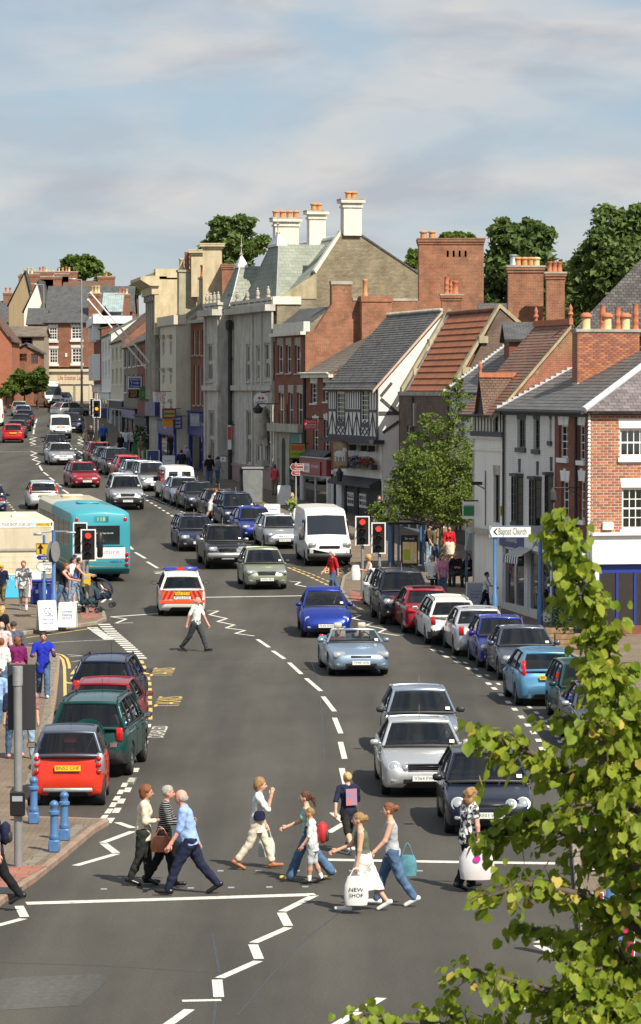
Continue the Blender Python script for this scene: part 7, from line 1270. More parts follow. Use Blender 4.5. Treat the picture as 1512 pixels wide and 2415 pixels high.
def person(label,u,v,h,face,top=None,legs=None,shoes=None,hair='brown',hs='short',sk=0,pose='walk',ph=1,arms=None,lean=3.,sleeve=.55,hem=0.,long=1.,flare=.0,skirt=0.,build=1.,belly=0.,female=False,hat=None,look=0.,vox=None,group=None,ground_h=0.,swing=24.,at_pt=None,skirtm=None,name='person',collar=False,sit=False,vest=False,socks=None):
 p=gnd(u,v,ground_h)if at_pt is None else Vector(at_pt);t=thing(name,label,'person',p,R(face),group);dist=p.y;b=build*1.06;vox=vox or(.0125 if dist<70 else.016 if dist<120 else.022 if dist<160 else.03)
 swing*=.88
 if pose=='walk':hl,kl,hr,kr=(swing,6,-swing*.9,16)if ph>0 else(-swing*.9,16,swing,6)
 elif pose=='step':hl,kl,hr,kr=(13,8,-12,18)if ph>0 else(-12,18,13,8)
 elif pose=='sit':hl,kl,hr,kr=84,86,80,84
 else:hl,kl,hr,kr=3,3,-3,3
 if arms is None:a=swing*.9 if pose=='walk' else 8;arms=((-a,18,8),(a,22,8))if ph>0 else((a,22,8),(-a,18,8))
 fwd=np.array([0,-1.,0]);up=np.array([0,0,1.]);X=np.array([1.,0,0]);rot=lambda a:fwd*math.sin(R(a))-up*math.cos(R(a))
 hw=.052*h*(1.08 if female else 1.0);hipz=.515*h;J={}
 for s,hh,kk in((-1,hr,kr),(1,hl,kl)):
  hip=np.array([s*hw,0,hipz]);kn=hip+rot(hh)*.245*h+X*s*.004*h;an=kn+rot(hh-kk)*.245*h;fp=(hh-kk)*.75 if(hh-kk)<0 else(hh-kk)*.35;fd=fwd*math.cos(R(fp))+up*math.sin(R(fp));toe=an+fd*.105*h-up*.022*h*math.cos(R(fp));heel=an-fd*.03*h-up*.024*h;J[s]=[hip,kn,an,toe,heel]
 low=min(min(J[s][3][2],J[s][4][2])for s in(-1,1))-.020*h
 if pose=='sit':low=hipz-.45-.06
 dz=np.array([0,0,-low])
 for s in J:J[s]=[q+dz for q in J[s]]
 hipc=np.array([0,0,hipz])+dz;ld=up*math.cos(R(lean))+fwd*math.sin(R(lean));sh=hipc+ld*.30*h;sw=(.104 if female else.120)*h*(1+(b-1)*.4);nk=hipc+ld*.325*h;hd=nk+(up*.93+fwd*.20)*.094*h
 A={}
 for s,(fl,el,ab)in((1,arms[0]),(-1,arms[1])):
  S=sh+X*s*sw-up*.012*h;d=rot(fl);d=d*math.cos(R(ab))+X*s*math.sin(R(ab));E=S+d*.168*h;d2=rot(fl+el);d2=d2*math.cos(R(ab*.3))+X*s*math.sin(R(ab*.3))*(1 if el<60 else-1.2);Wr=E+d2*.145*h;A[s]=[S,E,Wr,Wr+d2*.055*h,d2]
 c=lambda a,q,ra,rb:('c',tuple(a),tuple(q),ra*h,rb*h);e=lambda a,r:('e',tuple(a),tuple(x*h for x in r))
 Tq=lambda f:hipc+ld*f*h;wst=.92 if female else 1.;B=[]
 tors=[c(Tq(.0)+X*.035*h,Tq(.10)+X*.026*h,.062*b,.055*b*wst),c(Tq(.0)-X*.035*h,Tq(.10)-X*.026*h,.062*b,.055*b*wst),c(Tq(.10)+X*.026*h,Tq(.245)+X*.050*h,.055*b*wst,.056*b),c(Tq(.10)-X*.026*h,Tq(.245)-X*.050*h,.055*b*wst,.056*b),c(sh+X*sw*.82,sh-X*sw*.82,.036,.036)]
 if belly:tors.append(e(Tq(.075)+fwd*.045*h,(.075*b,.05+.05*belly,.085)))
 if female:tors+=[e(Tq(.205)+fwd*.045*h+X*s*.038*h,(.036,.034,.036))for s in(-1,1)]
 tors.append(e(Tq(.0)-fwd*.03*h,(.075*b,.05,.06)))
 hx_,hy_,hz_=.047,.057,.068;headp=[e(hd+up*.008*h,(hx_,hy_,hz_*.9)),e(hd-up*.022*h+fwd*.018*h,(hx_*.80,hy_*.66,hz_*.66)),c(nk-up*.015*h,hd-up*.03*h,.032,.030),c(hd+fwd*.055*h-up*.002*h,hd+fwd*.068*h-up*.018*h,.006,.009)]+[e(hd+X*s*.048*h-up*.008*h,(.007,.012,.018))for s in(-1,1)]
 legp=[];armp=[]
 for s in(-1,1):q=J[s];legp+=[c(q[0],q[1],.054*b,.035),c(q[1],q[1]*.62+q[2]*.38-fwd*.006*h,.034,.034),c(q[1]*.6+q[2]*.4,q[2],.033,.021),c(q[4]+up*.008*h,q[3],.020,.015)]
 for s in(-1,1):a=A[s];armp+=[c(a[0],a[1],.030*b,.024),c(a[1],a[2],.024,.016),c(a[2],a[3],.017,.020)]
 def hands(mb):
  for s in(-1,1):
   a=A[s];d2=a[4];side=np.cross(d2,X*s);side=side/(np.linalg.norm(side)+1e-9);curl=-X*s;base=a[3]
   for i,ln in enumerate((.034,.040,.037,.029)):o=base+side*(i-1.5)*.0115*h+d2*.008*h;mb.tube([o,o+d2*ln*h*.6+curl*.003*h,o+d2*ln*h+curl*.016*h],[.0062*h,.0056*h,.0042*h],6)
   o=a[2]+d2*.02*h-side*.016*h;mb.tube([o,o+d2*.024*h-side*.014*h,o+d2*.044*h-side*.012*h+curl*.006*h],[.0075*h,.0068*h,.005*h],6)
 net_obj('body',tors+headp+legp+armp,.022,vox,SKIN[sk],t,extra=hands)
 if dist<120:
  f=MB()
  for s in(-1,1):f.ell(hd+fwd*.054*h+X*s*.019*h+up*.004*h,(.008*h,.006*h,.006*h),8,5)
  f.mi=1;f.ell(hd+fwd*.053*h-up*.036*h,(.014*h,.006*h,.0045*h),8,5);f.build('eyes_and_mouth',[EYE,LIP],t)
 cv=vox*1.05;nz=.0038
 if legs is not None:
  P=tors[:2]+[('e',tors[-1][1],tuple(x+.006 for x in tors[-1][2]))];P=[(p[0],p[1],p[2],p[3]+.006,p[4]+.006)if p[0]=='c' else p for p in P]
  for s in(-1,1):
   q=J[s];fr=.012+flare
   if long>=.95:P+=[c(q[0],q[1],.054*b+.008,.046+flare*.2),c(q[1],q[1]*.5+q[2]*.5,.046+flare*.2,.042+flare*.5),c(q[1]*.5+q[2]*.5,q[2]-(q[2]-q[1])*.04,.042+flare*.5,.034+flare)]
   elif long>.5:m_=q[1]+(q[2]-q[1])*((long-.5)/.5);P+=[c(q[0],q[1],.054*b+.008,.043),c(q[1],m_,.043,.041)]
   else:m_=q[0]+(q[1]-q[0])*(long/.5);P+=[c(q[0],m_,.056*b+.008,.052)]
  net_obj('trousers',P,.02,cv,legs,t,[(tuple(Tq(.075)),tuple(ld))],nz,seed=u)
 if skirt:
  kn=(J[1][1]+J[-1][1])/2;an=(J[1][2]+J[-1][2])/2;m_=kn+(an-kn)*(skirt-.5)*2 if skirt>.5 else hipc+(kn-hipc)*skirt*2;P=[c(Tq(.07)+X*.025*h,J[1][0],.060*b,.072),c(Tq(.07)-X*.025*h,J[-1][0],.060*b,.072)]
  for s in(-1,1):q=J[s];w_=q[0]+(q[1]-q[0])*min(1,skirt*2)if skirt<=.5 else q[1]+(q[2]-q[1])*(skirt-.5)*2;P+=[c(q[0],w_-up*.02*h,.068*b,.075)]
  P.append(c(hipc,m_-up*.02*h,.08,.095));net_obj('skirt',P,.06,cv,skirtm or legs,t,[(tuple(m_),(0,0,-1)),(tuple(Tq(.085)),tuple(ld))],.004,seed=u)
 if top is not None:
  g=.008;P=[(p[0],p[1],p[2],p[3]+g,p[4]+g)if p[0]=='c' else('e',p[1],tuple(x+g for x in p[2]))for p in tors]
  P+=[c(Tq(-.03-hem)+X*.035*h,Tq(.06)+X*.03*h,.07*b,.064*b),c(Tq(-.03-hem)-X*.035*h,Tq(.06)-X*.03*h,.07*b,.064*b)]if hem>-.02 else[]
  for s in(-1,1):
   a=A[s]
   if sleeve>0:q=a[0]+(a[1]-a[0])*min(1,sleeve*2);P.append(c(a[0],q,.036*b,.034))
   if sleeve>.5:q=a[1]+(a[2]-a[1])*(sleeve-.5)*2;P.append(c(a[1],q,.031,.024))
  cl=[(tuple(Tq(-.045-hem)),tuple(-ld)),(tuple(nk+ld*(.016 if not vest else-.012)*h),tuple(ld))]
  net_obj('top',P,.022,cv,top,t,cl,nz,seed=u+1)
  if collar:mb=MB();mb.tube([nk-up*.02*h+X*math.cos(a)*.044*h+fwd*math.sin(a)*.044*h-up*(.02*h if math.sin(a)>.5 else 0)for a in np.linspace(-math.pi*.9,math.pi*.9,13)+math.pi/2],.010*h,6);mb.build('collar',top,t,60)
 if shoes is not None:
  for s in(-1,1):
   q=J[s];net_obj('shoe',[c(q[4]+up*.012*h,q[3],.026,.020),c(q[4]+up*.012*h,q[2],.026,.026)],.01,min(vox,.018),shoes,t)
 if socks is not None:
  for s in(-1,1):q=J[s];net_obj('sock',[c(q[2],q[2]+(q[1]-q[2])*.25,.027,.030)],.01,min(vox,.018),socks,t)
 m=HAIRM[hair];cl=[(tuple(hd+fwd*.030*h+up*.012*h),tuple((fwd*.80-up*.60)))];P=[e(hd+up*.016*h-fwd*.006*h,(.054,.062,.064))];nzh=.003
 if hs=='bald':P=[e(hd-up*.004*h-fwd*.012*h,(.052,.054,.045))];cl=[(tuple(hd+fwd*.015*h),tuple(fwd)),(tuple(hd+up*.025*h),tuple(up-fwd*.2))]
 elif hs=='bob':P+=[e(hd+up*.018*h-fwd*.010*h,(.064,.070,.072)),e(hd-up*.02*h-fwd*.028*h,(.060,.048,.06))];nzh=.005
 elif hs=='curly':P+=[e(hd+up*.018*h-fwd*.012*h,(.068,.074,.076)),e(hd-up*.045*h-fwd*.035*h,(.070,.052,.065))];nzh=.010
 elif hs=='long':P+=[e(hd-up*.04*h-fwd*.035*h,(.056,.042,.085)),c(hd-fwd*.04*h,hd-fwd*.05*h-up*.11*h,.045,.03)];nzh=.004
 elif hs=='pony':P+=[c(hd-fwd*.058*h+up*.012*h,hd-fwd*.085*h+up*.005*h,.014,.026),c(hd-fwd*.085*h,hd-fwd*.115*h-up*.10*h,.028,.010)]
 elif hs=='bun':P+=[e(hd-fwd*.075*h+up*.02*h,(.028,.026,.034))]
 if hat is None or hs in('long','bob'):net_obj('hair',P,.012,min(vox,.02)if dist<120 else vox*.8,m,t,cl,nzh,seed=u+2)
 if hat is not None:
  mb=MB();M=Matrix.Translation(Vector(hd+up*.022*h));mb.ell((0,0,0),(.056*h,.066*h,.056*h),14,8,M);mb.cbox((0,-.075*h,.004*h),(.08*h,.07*h,.008*h),M);mb.build('cap',hat,t,50)
 Mw=Matrix.Translation(p)@Matrix.Rotation(R(face),4,'Z');return dict(o=t,lh=Mw@Vector(A[1][3]),rh=Mw@Vector(A[-1][3]),M=Mw,sh=Mw@Vector(sh),hip=Mw@Vector(hipc),h=h,p=p)
def stripe(key,c1,c2,f,axis=2):
 m=cloth(key,c1,.1);nt=m.node_tree;N=nt.nodes.new;L=nt.links.new;tc=N('ShaderNodeTexCoord');wv=N('ShaderNodeTexWave');wv.bands_direction='XYZ'[axis];wv.inputs['Scale'].default_value=f;wv.inputs['Distortion'].default_value=.6;r=N('ShaderNodeValToRGB');r.color_ramp.elements[0].position=.82;r.color_ramp.elements[1].position=.88;r.color_ramp.elements[0].color=(*c1,1);r.color_ramp.elements[1].color=(*c2,1);L(tc.outputs['Object'],wv.inputs['Vector']);L(wv.outputs['Fac'],r.inputs['Fac']);L(r.outputs['Color'],nt.nodes['Principled BSDF'].inputs['Base Color']);return m
CW=cloth('white',(.76,.75,.72),.04);CB=cloth('black',(.014,.014,.017),.2);CN=cloth('navy',(.018,.022,.05),.2);CJ=cloth('denim',(.08,.14,.24),.35,5);CJP=cloth('pale_denim',(.27,.38,.48),.2,5);CC=cloth('cream',(.70,.62,.48),.06);CG=cloth('charcoal',(.05,.055,.06),.15);CGR=cloth('mid_grey',(.22,.22,.23),.12);SH_B=mat('black_leather',(.012,.011,.012),.35);SH_W=mat('white_trainer',(.7,.7,.68),.5);SH_T=mat('tan_leather',(.36,.13,.05),.5);SKY_S=cloth('sky_shirt',(.30,.44,.72),.06);CRED=cloth('red',(.50,.02,.025),.08);CBR=cloth('brown',(.10,.065,.045),.15);CK=cloth('khaki',(.22,.18,.11),.12);CPK=cloth('pink',(.62,.25,.38),.12)
W_L,W_R=-90,90
P1=person('balding man in light blue shirt and dark trousers striding left',447,2110,1.79,W_L,SKY_S,CN,SH_B,'grey','bald',2,swing=31,lean=10,build=1.18,belly=.75,collar=True,arms=((12,20,6),(-26,8,8)),hem=-.01)
P2=person('grey-haired woman in black striped cardigan walking right',388,2090,1.68,W_R,stripe('black_stripe',(.02,.02,.024),(.4,.4,.4),9),CB,SH_B,'grey','short',2,swing=17,female=True,sleeve=.8,hem=.14,arms=((20,70,6),(15,75,10)),build=1.05,ph=-1)
P3=person('auburn-haired woman in cream cardigan with tan handbag walking right',338,2088,1.66,W_R,CC,cloth('olive_black',(.03,.032,.028),.15),SH_B,'red','bob',1,swing=10,female=True,sleeve=.85,hem=.03,arms=((10,85,5),(5,95,8)),build=1.12)
P4=person('woman in white shirt and cream trousers talking on a phone',607,2050,1.60,W_R,CW,CC,SH_T,'fair','bob',0,swing=26,female=True,hem=.06,long=.90,arms=((6,12,6),(38,128,12)),build=1.0)
P5=person('girl with long ponytail, mint top and flared jeans walking left',727,2077,1.56,W_L,cloth('mint',(.35,.62,.48),.06),CJ,mat('yellow_sandal',(.6,.45,.15),.6),'brown','pony',0,swing=30,female=True,sleeve=0,vest=True,hem=-.01,flare=.02,build=.86,arms=((-12,20,6),(26,40,6)))
P6=person('small boy in white T-shirt and grey shorts wearing a red backpack',737,2085,1.27,W_L,CW,CGR if False else cloth('pale_grey',(.45,.48,.50),.1),SH_B,'fair','short',1,swing=9,long=.52,sleeve=.5,build=1.05,socks=CW,hem=.05,arms=((10,25,6),(-14,15,6)))
P7=person('blond boy in navy T-shirt walking away across the road',822,2012,1.46,205,CN,cloth('black_shorts',(.025,.024,.02),.2),SH_W,'blond','short',0,swing=24,long=.58,sleeve=.5,build=.95,hem=.07,arms=((-24,10,26),(18,60,14)),socks=CB,ph=-1)
P8=person('woman in olive vest and long white skirt carrying a carrier bag',858,2150,1.61,W_L,cloth('olive',(.12,.14,.09),.12),None,SH_W,'fair','bun',0,swing=27,female=True,sleeve=0,vest=True,hem=-.01,skirt=.66,skirtm=CW,build=1.08,arms=((4,6,6),(32,35,8)),lean=6)
P9=person('woman in grey vest top and blue jeans walking left',925,2137,1.68,W_L,cloth('light_grey_vest',(.42,.43,.46),.08),CJ,SH_W,'red','bun',0,swing=24,female=True,sleeve=0,vest=True,hem=-.015,build=1.0,arms=((20,25,8),(-10,15,8)),ph=-1)
P10=person('curly-haired woman in black and white top with bulging carrier bag',1104,2098,1.66,120,cloth('black_white_print',(.8,.79,.76),.0,13,(.04,.04,.04)),CB,SH_B,'fair','curly',2,swing=14,female=True,sleeve=.25,hem=.03,flare=.014,build=1.05,arms=((8,40,8),(0,4,14)))
P11=person('person in dark clothes with rucksack leaving the left edge',-12,2136,1.75,W_L,CN,CB,SH_B,'dark','short',0,swing=26,sleeve=.6,ground_h=KH)
P12=person('white-haired man in white shirt and grey trousers mid-crossing',462,1537,1.77,62,CW,CG,SH_B,'white','bald',2,swing=30,sleeve=.4,hem=-.02,lean=4,arms=((20,8,12),(-26,12,12)))
P13=person('grey-haired man in red T-shirt stepping onto the road',786,1404,1.70,-60,CRED,CJ,SH_B,'white','bob',2,swing=22,sleeve=.5,hem=.02,arms=((-14,10,8),(14,30,8)))
P14=person('blonde woman in white flared trousers carrying a white jacket',872,1417,1.68,W_L,CW,CW,SH_T,'blond','bob',1,swing=14,female=True,sleeve=0,vest=True,flare=.03,ground_h=KH,arms=((25,75,6),(20,80,6)))
g=KH
person('young man in blue football shirt and jeans facing the camera',102,1646,1.74,8,cloth('football_blue',(.02,.035,.42),.08),CJ,SH_W,'dark','short',1,'step',ground_h=g,hem=.10,sleeve=.55,flare=.008,arms=((20,95,14),(15,80,16)))
person('woman in purple cardigan and flowery skirt seen from behind',42,1648,1.62,185,cloth('purple',(.17,.015,.10),.1),None,SH_B,'red','bob',0,'step',ground_h=g,female=True,sleeve=.9,skirt=.72,skirtm=cloth('flower_print',(.55,.03,.10),.0,14,(.05,.22,.10)),build=1.12)
person('man in grey jumper and flat cap seen from behind',33,1612,1.72,190,cloth('blue_grey',(.09,.10,.14),.1),CG,SH_B,'grey','short',2,'step',ground_h=g,sleeve=.95,hat=CG,hem=.03)
person('woman in white T-shirt at the left edge behind the signal',2,1655,1.66,170,CW,CJ,SH_W,'red','short',1,'step',ground_h=g,female=True);person('blonde woman in black top at the left edge by the pram',4,1560,1.66,150,CB,CB,SH_B,'blond','long',1,'step',ground_h=g,female=True,sleeve=.3);person('man in pale pink shirt at the left edge beside the man in cap',3,1618,1.76,175,cloth('pale_pink',(.66,.48,.46),.06),CG,SH_B,'grey','bald',2,'stand',ground_h=g)
person('man in leaf-print shirt and grey shorts walking towards the camera',56,1440,1.76,4,cloth('leaf_print',(.10,.10,.11),.0,7,(.68,.68,.66)),CGR,SH_W,'red','short',2,'step',ground_h=g,long=.52,hem=.04,socks=CW);person('boy in yellow cap and camouflage trousers at the left edge',6,1426,1.45,-20,CN,cloth('camouflage',(.05,.055,.03),.0,9,(.2,.17,.09)),SH_T,'dark','short',1,'step',ground_h=g,hat=cloth('cap_yellow',(.7,.38,.03),.05))
PR1=person('man in black vest pushing a pram',146,1444,1.76,80,CB,CJ,SH_B,'red','short',2,'walk',ground_h=g,sleeve=0,vest=True,lean=14,arms=((45,35,8),(45,35,8)),swing=20);PR2=person('man in striped sports vest pushing a pushchair',178,1432,1.78,85,stripe('sport_vest',(.10,.22,.50),(.55,.1,.1),4,0),CJP,SH_W,'dark','short',1,'walk',ground_h=g,sleeve=0,vest=True,lean=12,hem=.08,arms=((42,35,8),(42,35,8)),swing=16);person('dark-haired woman in white T-shirt behind the two men with prams',170,1424,1.68,70,CW,cloth('lilac',(.5,.4,.45),.05),SH_W,'dark','long',1,'stand',ground_h=g,female=True)
person('person in pale blue jeans half hidden behind the signal backboard',62,1788,1.72,20,cloth('rose',(.4,.2,.2),.1),CJP,mat('pink_shoe',(.65,.3,.28),.6),'brown','short',0,'step',ground_h=g);person('person in dark jeans behind the signal post',34,1790,1.70,200,CN,CJ,mat('pink_shoe',(.65,.3,.28),.6),'brown','long',0,'walk',swing=14,ground_h=g,female=True);person('person in blue shirt cut by the left edge with white bag',-8,1745,1.70,160,SKY_S,CJ,SH_B,'brown','short',0,'step',ground_h=g)
person('woman in red top and cream skirt by the bus shelter',1060,1334,1.66,-5,CRED,None,SH_B,'dark','bob',1,'step',ground_h=g,female=True,sleeve=.95,skirt=.52,skirtm=CC);person('woman in brown top and pale jeans standing near the shelter',1010,1332,1.72,75,CBR,CJP,SH_W,'dark','short',0,'stand',ground_h=g,female=True,build=1.12);person('man in brown T-shirt and denim shorts with his back turned',1046,1331,1.80,190,CK,CJ,SH_W,'brown','short',0,'stand',ground_h=g,long=.55,hem=.04);person('shopper in green jacket behind the couple by the shelter',1028,1327,1.55,170,cloth('moss',(.13,.12,.07),.15),CJ,SH_B,'dark','short',1,'stand',ground_h=g)
person('boy in white shirt beside the display board',1145,1443,1.40,80,CW,CN,SH_B,'dark','short',1,'step',ground_h=g,arms=((30,40,8),(35,40,8)))
person('woman in green cardigan by the parked hatchbacks',690,1246,1.68,-20,cloth('leaf_green',(.16,.22,.05),.1),CW,SH_W,'blond','long',0,'stand',ground_h=g,female=True,sleeve=.9,arms=((30,90,6),(30,90,6)));person('woman in white top and shorts beside the black parked saloon',497,1229,1.66,95,cloth('pinkish_white',(.75,.62,.60),.05),CW,SH_W,'red','bun',1,'step',female=True,long=.4,lean=24,arms=((40,20,8),(30,20,8)))
person('woman in coral top with brown bag outside the bank',648,1168,1.62,170,cloth('coral',(.60,.08,.09),.1),CK,SH_B,'brown','short',0,'stand',ground_h=g,female=True);person('man in violet shirt outside the bank',657,1160,1.78,185,cloth('violet',(.10,.09,.32),.1),CG,SH_B,'brown','short',0,'stand',ground_h=g);person('man in black T-shirt and jeans outside the blue shop',494,1146,1.78,185,CB,CJ,SH_B,'dark','short',1,'stand',ground_h=g);person('woman in grey top beside the man in black T-shirt',513,1145,1.66,120,CGR,CJ,SH_W,'dark','pony',1,'stand',ground_h=g,female=True)
person('man in dark polo shirt beside the white delivery van',428,1132,1.78,180,CN,CK,SH_B,'dark','short',1,'stand',ground_h=g);person('man in lilac check shirt by the cream shop',438,1118,1.76,150,cloth('lilac_check',(.3,.25,.38),.3,20),CG,SH_B,'grey','bald',2,'stand',ground_h=g)
for a in(('man in bright blue shirt waiting at the far crossing',244,1059,1.82,175,cloth('bright_blue',(.03,.13,.5),.08),CB,'grey','bald',False),('woman in black waiting at the far kerb',214,1060,1.70,30,CB,CG,'fair','bob',True),('man in white T-shirt walking down the far pavement',297,1072,1.80,-5,CW,CJ,'dark','short',False),('woman in white blouse beside the man in white T-shirt',312,1070,1.74,5,CW,CN,'dark','long',True),('woman in khaki holding yellow papers up the hill',333,1092,1.68,10,CK,CC,'brown','bob',True),('person in black with bag further up the far pavement',304,1026,1.72,180,CB,CG,'brown','short',False),('woman in pink vest by the green shop stand',345,1052,1.68,90,CPK,CB,'dark','short',True),('dark-haired woman behind the maroon estate',285,1080,1.64,0,CB,CB,'red','long',True)):
 person(a[0],a[1],a[2],a[3],a[4],a[5],a[6],SH_B,a[7],a[8],1,'step',ground_h=g,female=a[9])
person('passer-by in dark jacket beside the pub door',893,1256,1.72,20,CB,CG,SH_B,'brown','short',0,'stand',ground_h=g)
def sitter(car_o,label,side,top,hair,hs,sk=0,h=1.72,female=False):
 p,L,Wd,H,z0,ys,wb=t_info[car_o.name];M=car_o.matrix_world;w=M@Vector((side*.36,ys-.14,max(z0-.50,.18)));d=M.to_3x3()@Vector((0,-1,0));face=math.degrees(math.atan2(d.x,-d.y))
 r=person(label,0,0,h*.92,face,top,CG,SH_B,hair,hs,sk,'sit',at_pt=(w.x,w.y,w.z-.45),arms=((50,30,6),(50,30,6)),lean=-8,female=female,sleeve=.5);return r
bpy.context.view_layer.update()
sitter(jag,'driver in sunglasses in the open convertible',1*-1,cloth('mauve',(.16,.09,.10),.1),'dark','short',2);sitter(jag,'dark-haired passenger in the open convertible',1,CB,'dark','short',1);sitter(beetle,'driver of the bright blue rounded car',-1,CN,'brown','long',0,female=True);sitter(beetle,'passenger of the bright blue rounded car',1,SKY_S,'dark','short',0);sitter(polo,'driver in white top in the dark navy hatchback',-1,CW,'brown','short',0);sitter(merc,'driver of the twin-lamp silver saloon',-1,CG,'grey','short',2)
for lb,uu,vv,tp,hr,hst,fm,hh in(('girl in pink seated on the bench by the kiosk',1056,1378,CPK,'fair','bob',True,1.3),('fair-haired person in black jacket seated on the bench',1077,1382,CB,'fair','short',False,1.72),('dark-haired woman in black seated at the end of the bench',1106,1384,CB,'dark','long',True,1.66)):person(lb,uu,vv,hh,-30,tp,CG,SH_B,hr,hst,0,'sit',ground_h=g,female=fm,sleeve=.8,arms=((30,60,6),(30,60,6)))
person('man in white shirt seated beyond the dark off-roader',1017,1392,1.74,160,CW,CG,SH_B,'grey','short',2,'sit',ground_h=g,arms=((30,60,6),(30,60,6)));person('woman with long hair behind the dark red saloon',1043,1412,1.62,20,CPK,CJ,SH_B,'brown','long',0,'stand',ground_h=g,female=True)
# ------------------------------------------------------------------ street furniture and signs
LIT={'red':mat('lit_red',(1.,.03,.02),.4,emit=2.2),'amber':mat('lit_amber',(1.,.25,.02),.4,emit=2.2)};LENS={0:mat('unlit_red',(.10,.01,.008),.25),1:mat('unlit_amber',(.12,.04,.01),.25),2:mat('unlit_green',(.01,.05,.04),.25)}
YELB=mat('yellow_box',(.65,.40,.02),.5);GREYB=mat('grey_board',(.33,.35,.38),.5);POLE=mat('grey_pole',(.28,.285,.28),.5,.3,var=.1,vs=4)
def pole_at(u,v,top_v,r,m,t,h=KH):p=gnd(u,v,h);z=hz(top_v,p.y)-p.z;return p,z
def signal(label,u,v,u0,v0,u1,v1,lit=None,back=False,m=None,box=None,h=KH,extra=0):
 p=gnd(u,v,h);t=thing('traffic_signal',label,'traffic light',p);x0,x1,z0,z1=hx(u0,p.y)-p.x,hx(u1,p.y)-p.x,hz(v1,p.y)-p.z,hz(v0,p.y)-p.z;xm,w,hh=(x0+x1)/2,x1-x0,z1-z0
 b=MB();b.tube([(0,.12,0),(0,.12,max(z0+.2,2.2)if not back else z1-.1)],.075 if back else.06,12);b.build('pole',m or POLE,t,50);y=0 if not back else.32
 MB().cbox((xm,y,(z0+z1)/2),(w,.03,hh),None,.012).build('backboard',DARK if back else BLACK,t)
 if not back:
  fr=MB();k=w*.08;[fr.box(*q)for q in((x0,-.024,z0,x0+k,-.016,z1),(x1-k,-.024,z0,x1,-.016,z1),(x0+k,-.024,z0,x1-k,-.016,z0+k),(x0+k,-.024,z1-k,x1-k,-.016,z1))];fr.build('white_border',FRAMEW,t)
  hd=MB();hd.cbox((xm,.1,(z0+z1)/2),(w*.6,.2,hh*.86),None,.03);hd.build('lamp_housing',BLACK,t,50)
  for i in range(3):
   zc=z1-hh*(.2+.3*i);on=(lit=='red' and i==0)or(lit=='amber' and i==1);b=MB();b.ell((xm,-.03,zc),(w*.2,.04,w*.2),16,8);o=b.build('lamp',LIT[lit]if on else LENS[i],t,60);b=MB();A=[a for a in np.linspace(-.3,math.pi+.3,11)];b.grid([[(xm+math.cos(a)*w*.23,-.03,zc+math.sin(a)*w*.23)for a in A],[(xm+math.cos(a)*w*.23,-.24,zc+math.sin(a)*w*.23-.03)for a in A]]);b.build('visor',BLACK,o)
 else:MB().cbox((xm,.45,(z0+z1)/2),(w*.5,.2,hh*.8),None,.05).build('lamp_housing',DARK,t,50);MB().tube([(0,.12,z1-.35),(0,.12,z1-.02)],.09,12).build('pole_cap',STEEL,t,50)
 if extra:MB().cbox((xm+w*.75,.1,(z0+z1)/2),(.2,.3,.9),None,.04).build('side_signal',BLACK,t,50)
 if box is not None:zb_=hz(box,p.y)-p.z;b=MB();b.cbox((0,.02,zb_),(.26,.12,.42),None,.02);q=b.build('push_button_box',BLACK if back else YELB,t);MB().box(-.09,-.045,zb_+.05,.09,-.041,zb_+.14).build('button_panel',GREYB,q)
 return t
signal('large signal head seen from behind on a grey pole by the bollards',42,2047,12,1570,79,1726,None,True,box=1896);signal('red traffic light in front of the turquoise bus',205,1446,190,1248,226,1323,'red',box=1368,extra=1);signal('signal head facing away behind the red light by the bus',196,1432,172,1232,206,1308,None)
signal('left of two red traffic lights beside the white van',855,1408,838,1217,872,1287,'red',extra=-1);signal('right of two red traffic lights beside the white van',895,1437,876,1232,910,1306,'red',box=1395);signal('amber traffic light at the far crossing',231,1062,219,943,238,985,'amber',box=1045);signal('second signal behind the amber one at the far crossing',222,1056,212,940,224,980,None)
def bollard(label,u,v,top):
 p=gnd(u,v,KH);h=hz(top,p.y)-p.z;t=thing('bollard',label,'bollard',p,group='blue cast-iron bollards');k=h/.95;b=MB();b.cbox((0,0,.11),(.20,.20,.22),None,.02);b.build('base',BLUEP,t,40);b=MB();b.lathe([(.085,.22),(.1,.26),(.085,.30),(.072,.34),(.068,.68*k),(.10,.70*k),(.10,.75*k),(.07,.77*k),(.068,.84*k),(.085,.86*k),(.08,.90*k),(.05,.94*k),(.0,.96*k)],n=14);b.build('shaft',BLUEP,t,50)
bollard('blue bollard at the corner of the red two-seater',80,1942,1832);bollard('blue bollard nearest the crossing',128,2009,1888);bollard('blue bollard right of the nearest one',152,1982,1867)
def plate(t,u0,v0,u1,v1,p,m,y=0.,arrow=0,name='sign_plate',bm=None,txt=None,tm=None,ts=.12):
 x0,x1,z0,z1=hx(u0,p.y)-p.x,hx(u1,p.y)-p.x,hz(v1,p.y)-p.z,hz(v0,p.y)-p.z;a=(z1-z0)*.45*arrow;loop=[(x0+(a if arrow>0 else 0),y,z0),(x1,y,z0),(x1,y,z1),(x0+(a if arrow>0 else 0),y,z1)]+([(x0,y,(z0+z1)/2)]if arrow>0 else[]);o=MB().prism(loop,(0,.03,0)).build(name,m,t)
 if bm:
  f=MB();k=.022
  for q,w in zip(loop,loop[1:]+loop[:1]):f.tube([(q[0],y-.006,q[2]),(w[0],y-.006,w[2])],k*.5,4)
  f.build('sign_border',bm,o)
 if txt:
  for i,s in enumerate(txt):n=len(txt);text(s,ts,tm or TEXTK,o,((x0+x1)/2+a*.9,y-.004,z1-(z1-z0)*(i+.5)/n),width=(x1-x0-a)*.70*min(1,len(s)/max(len(q)for q in txt)))
 return o
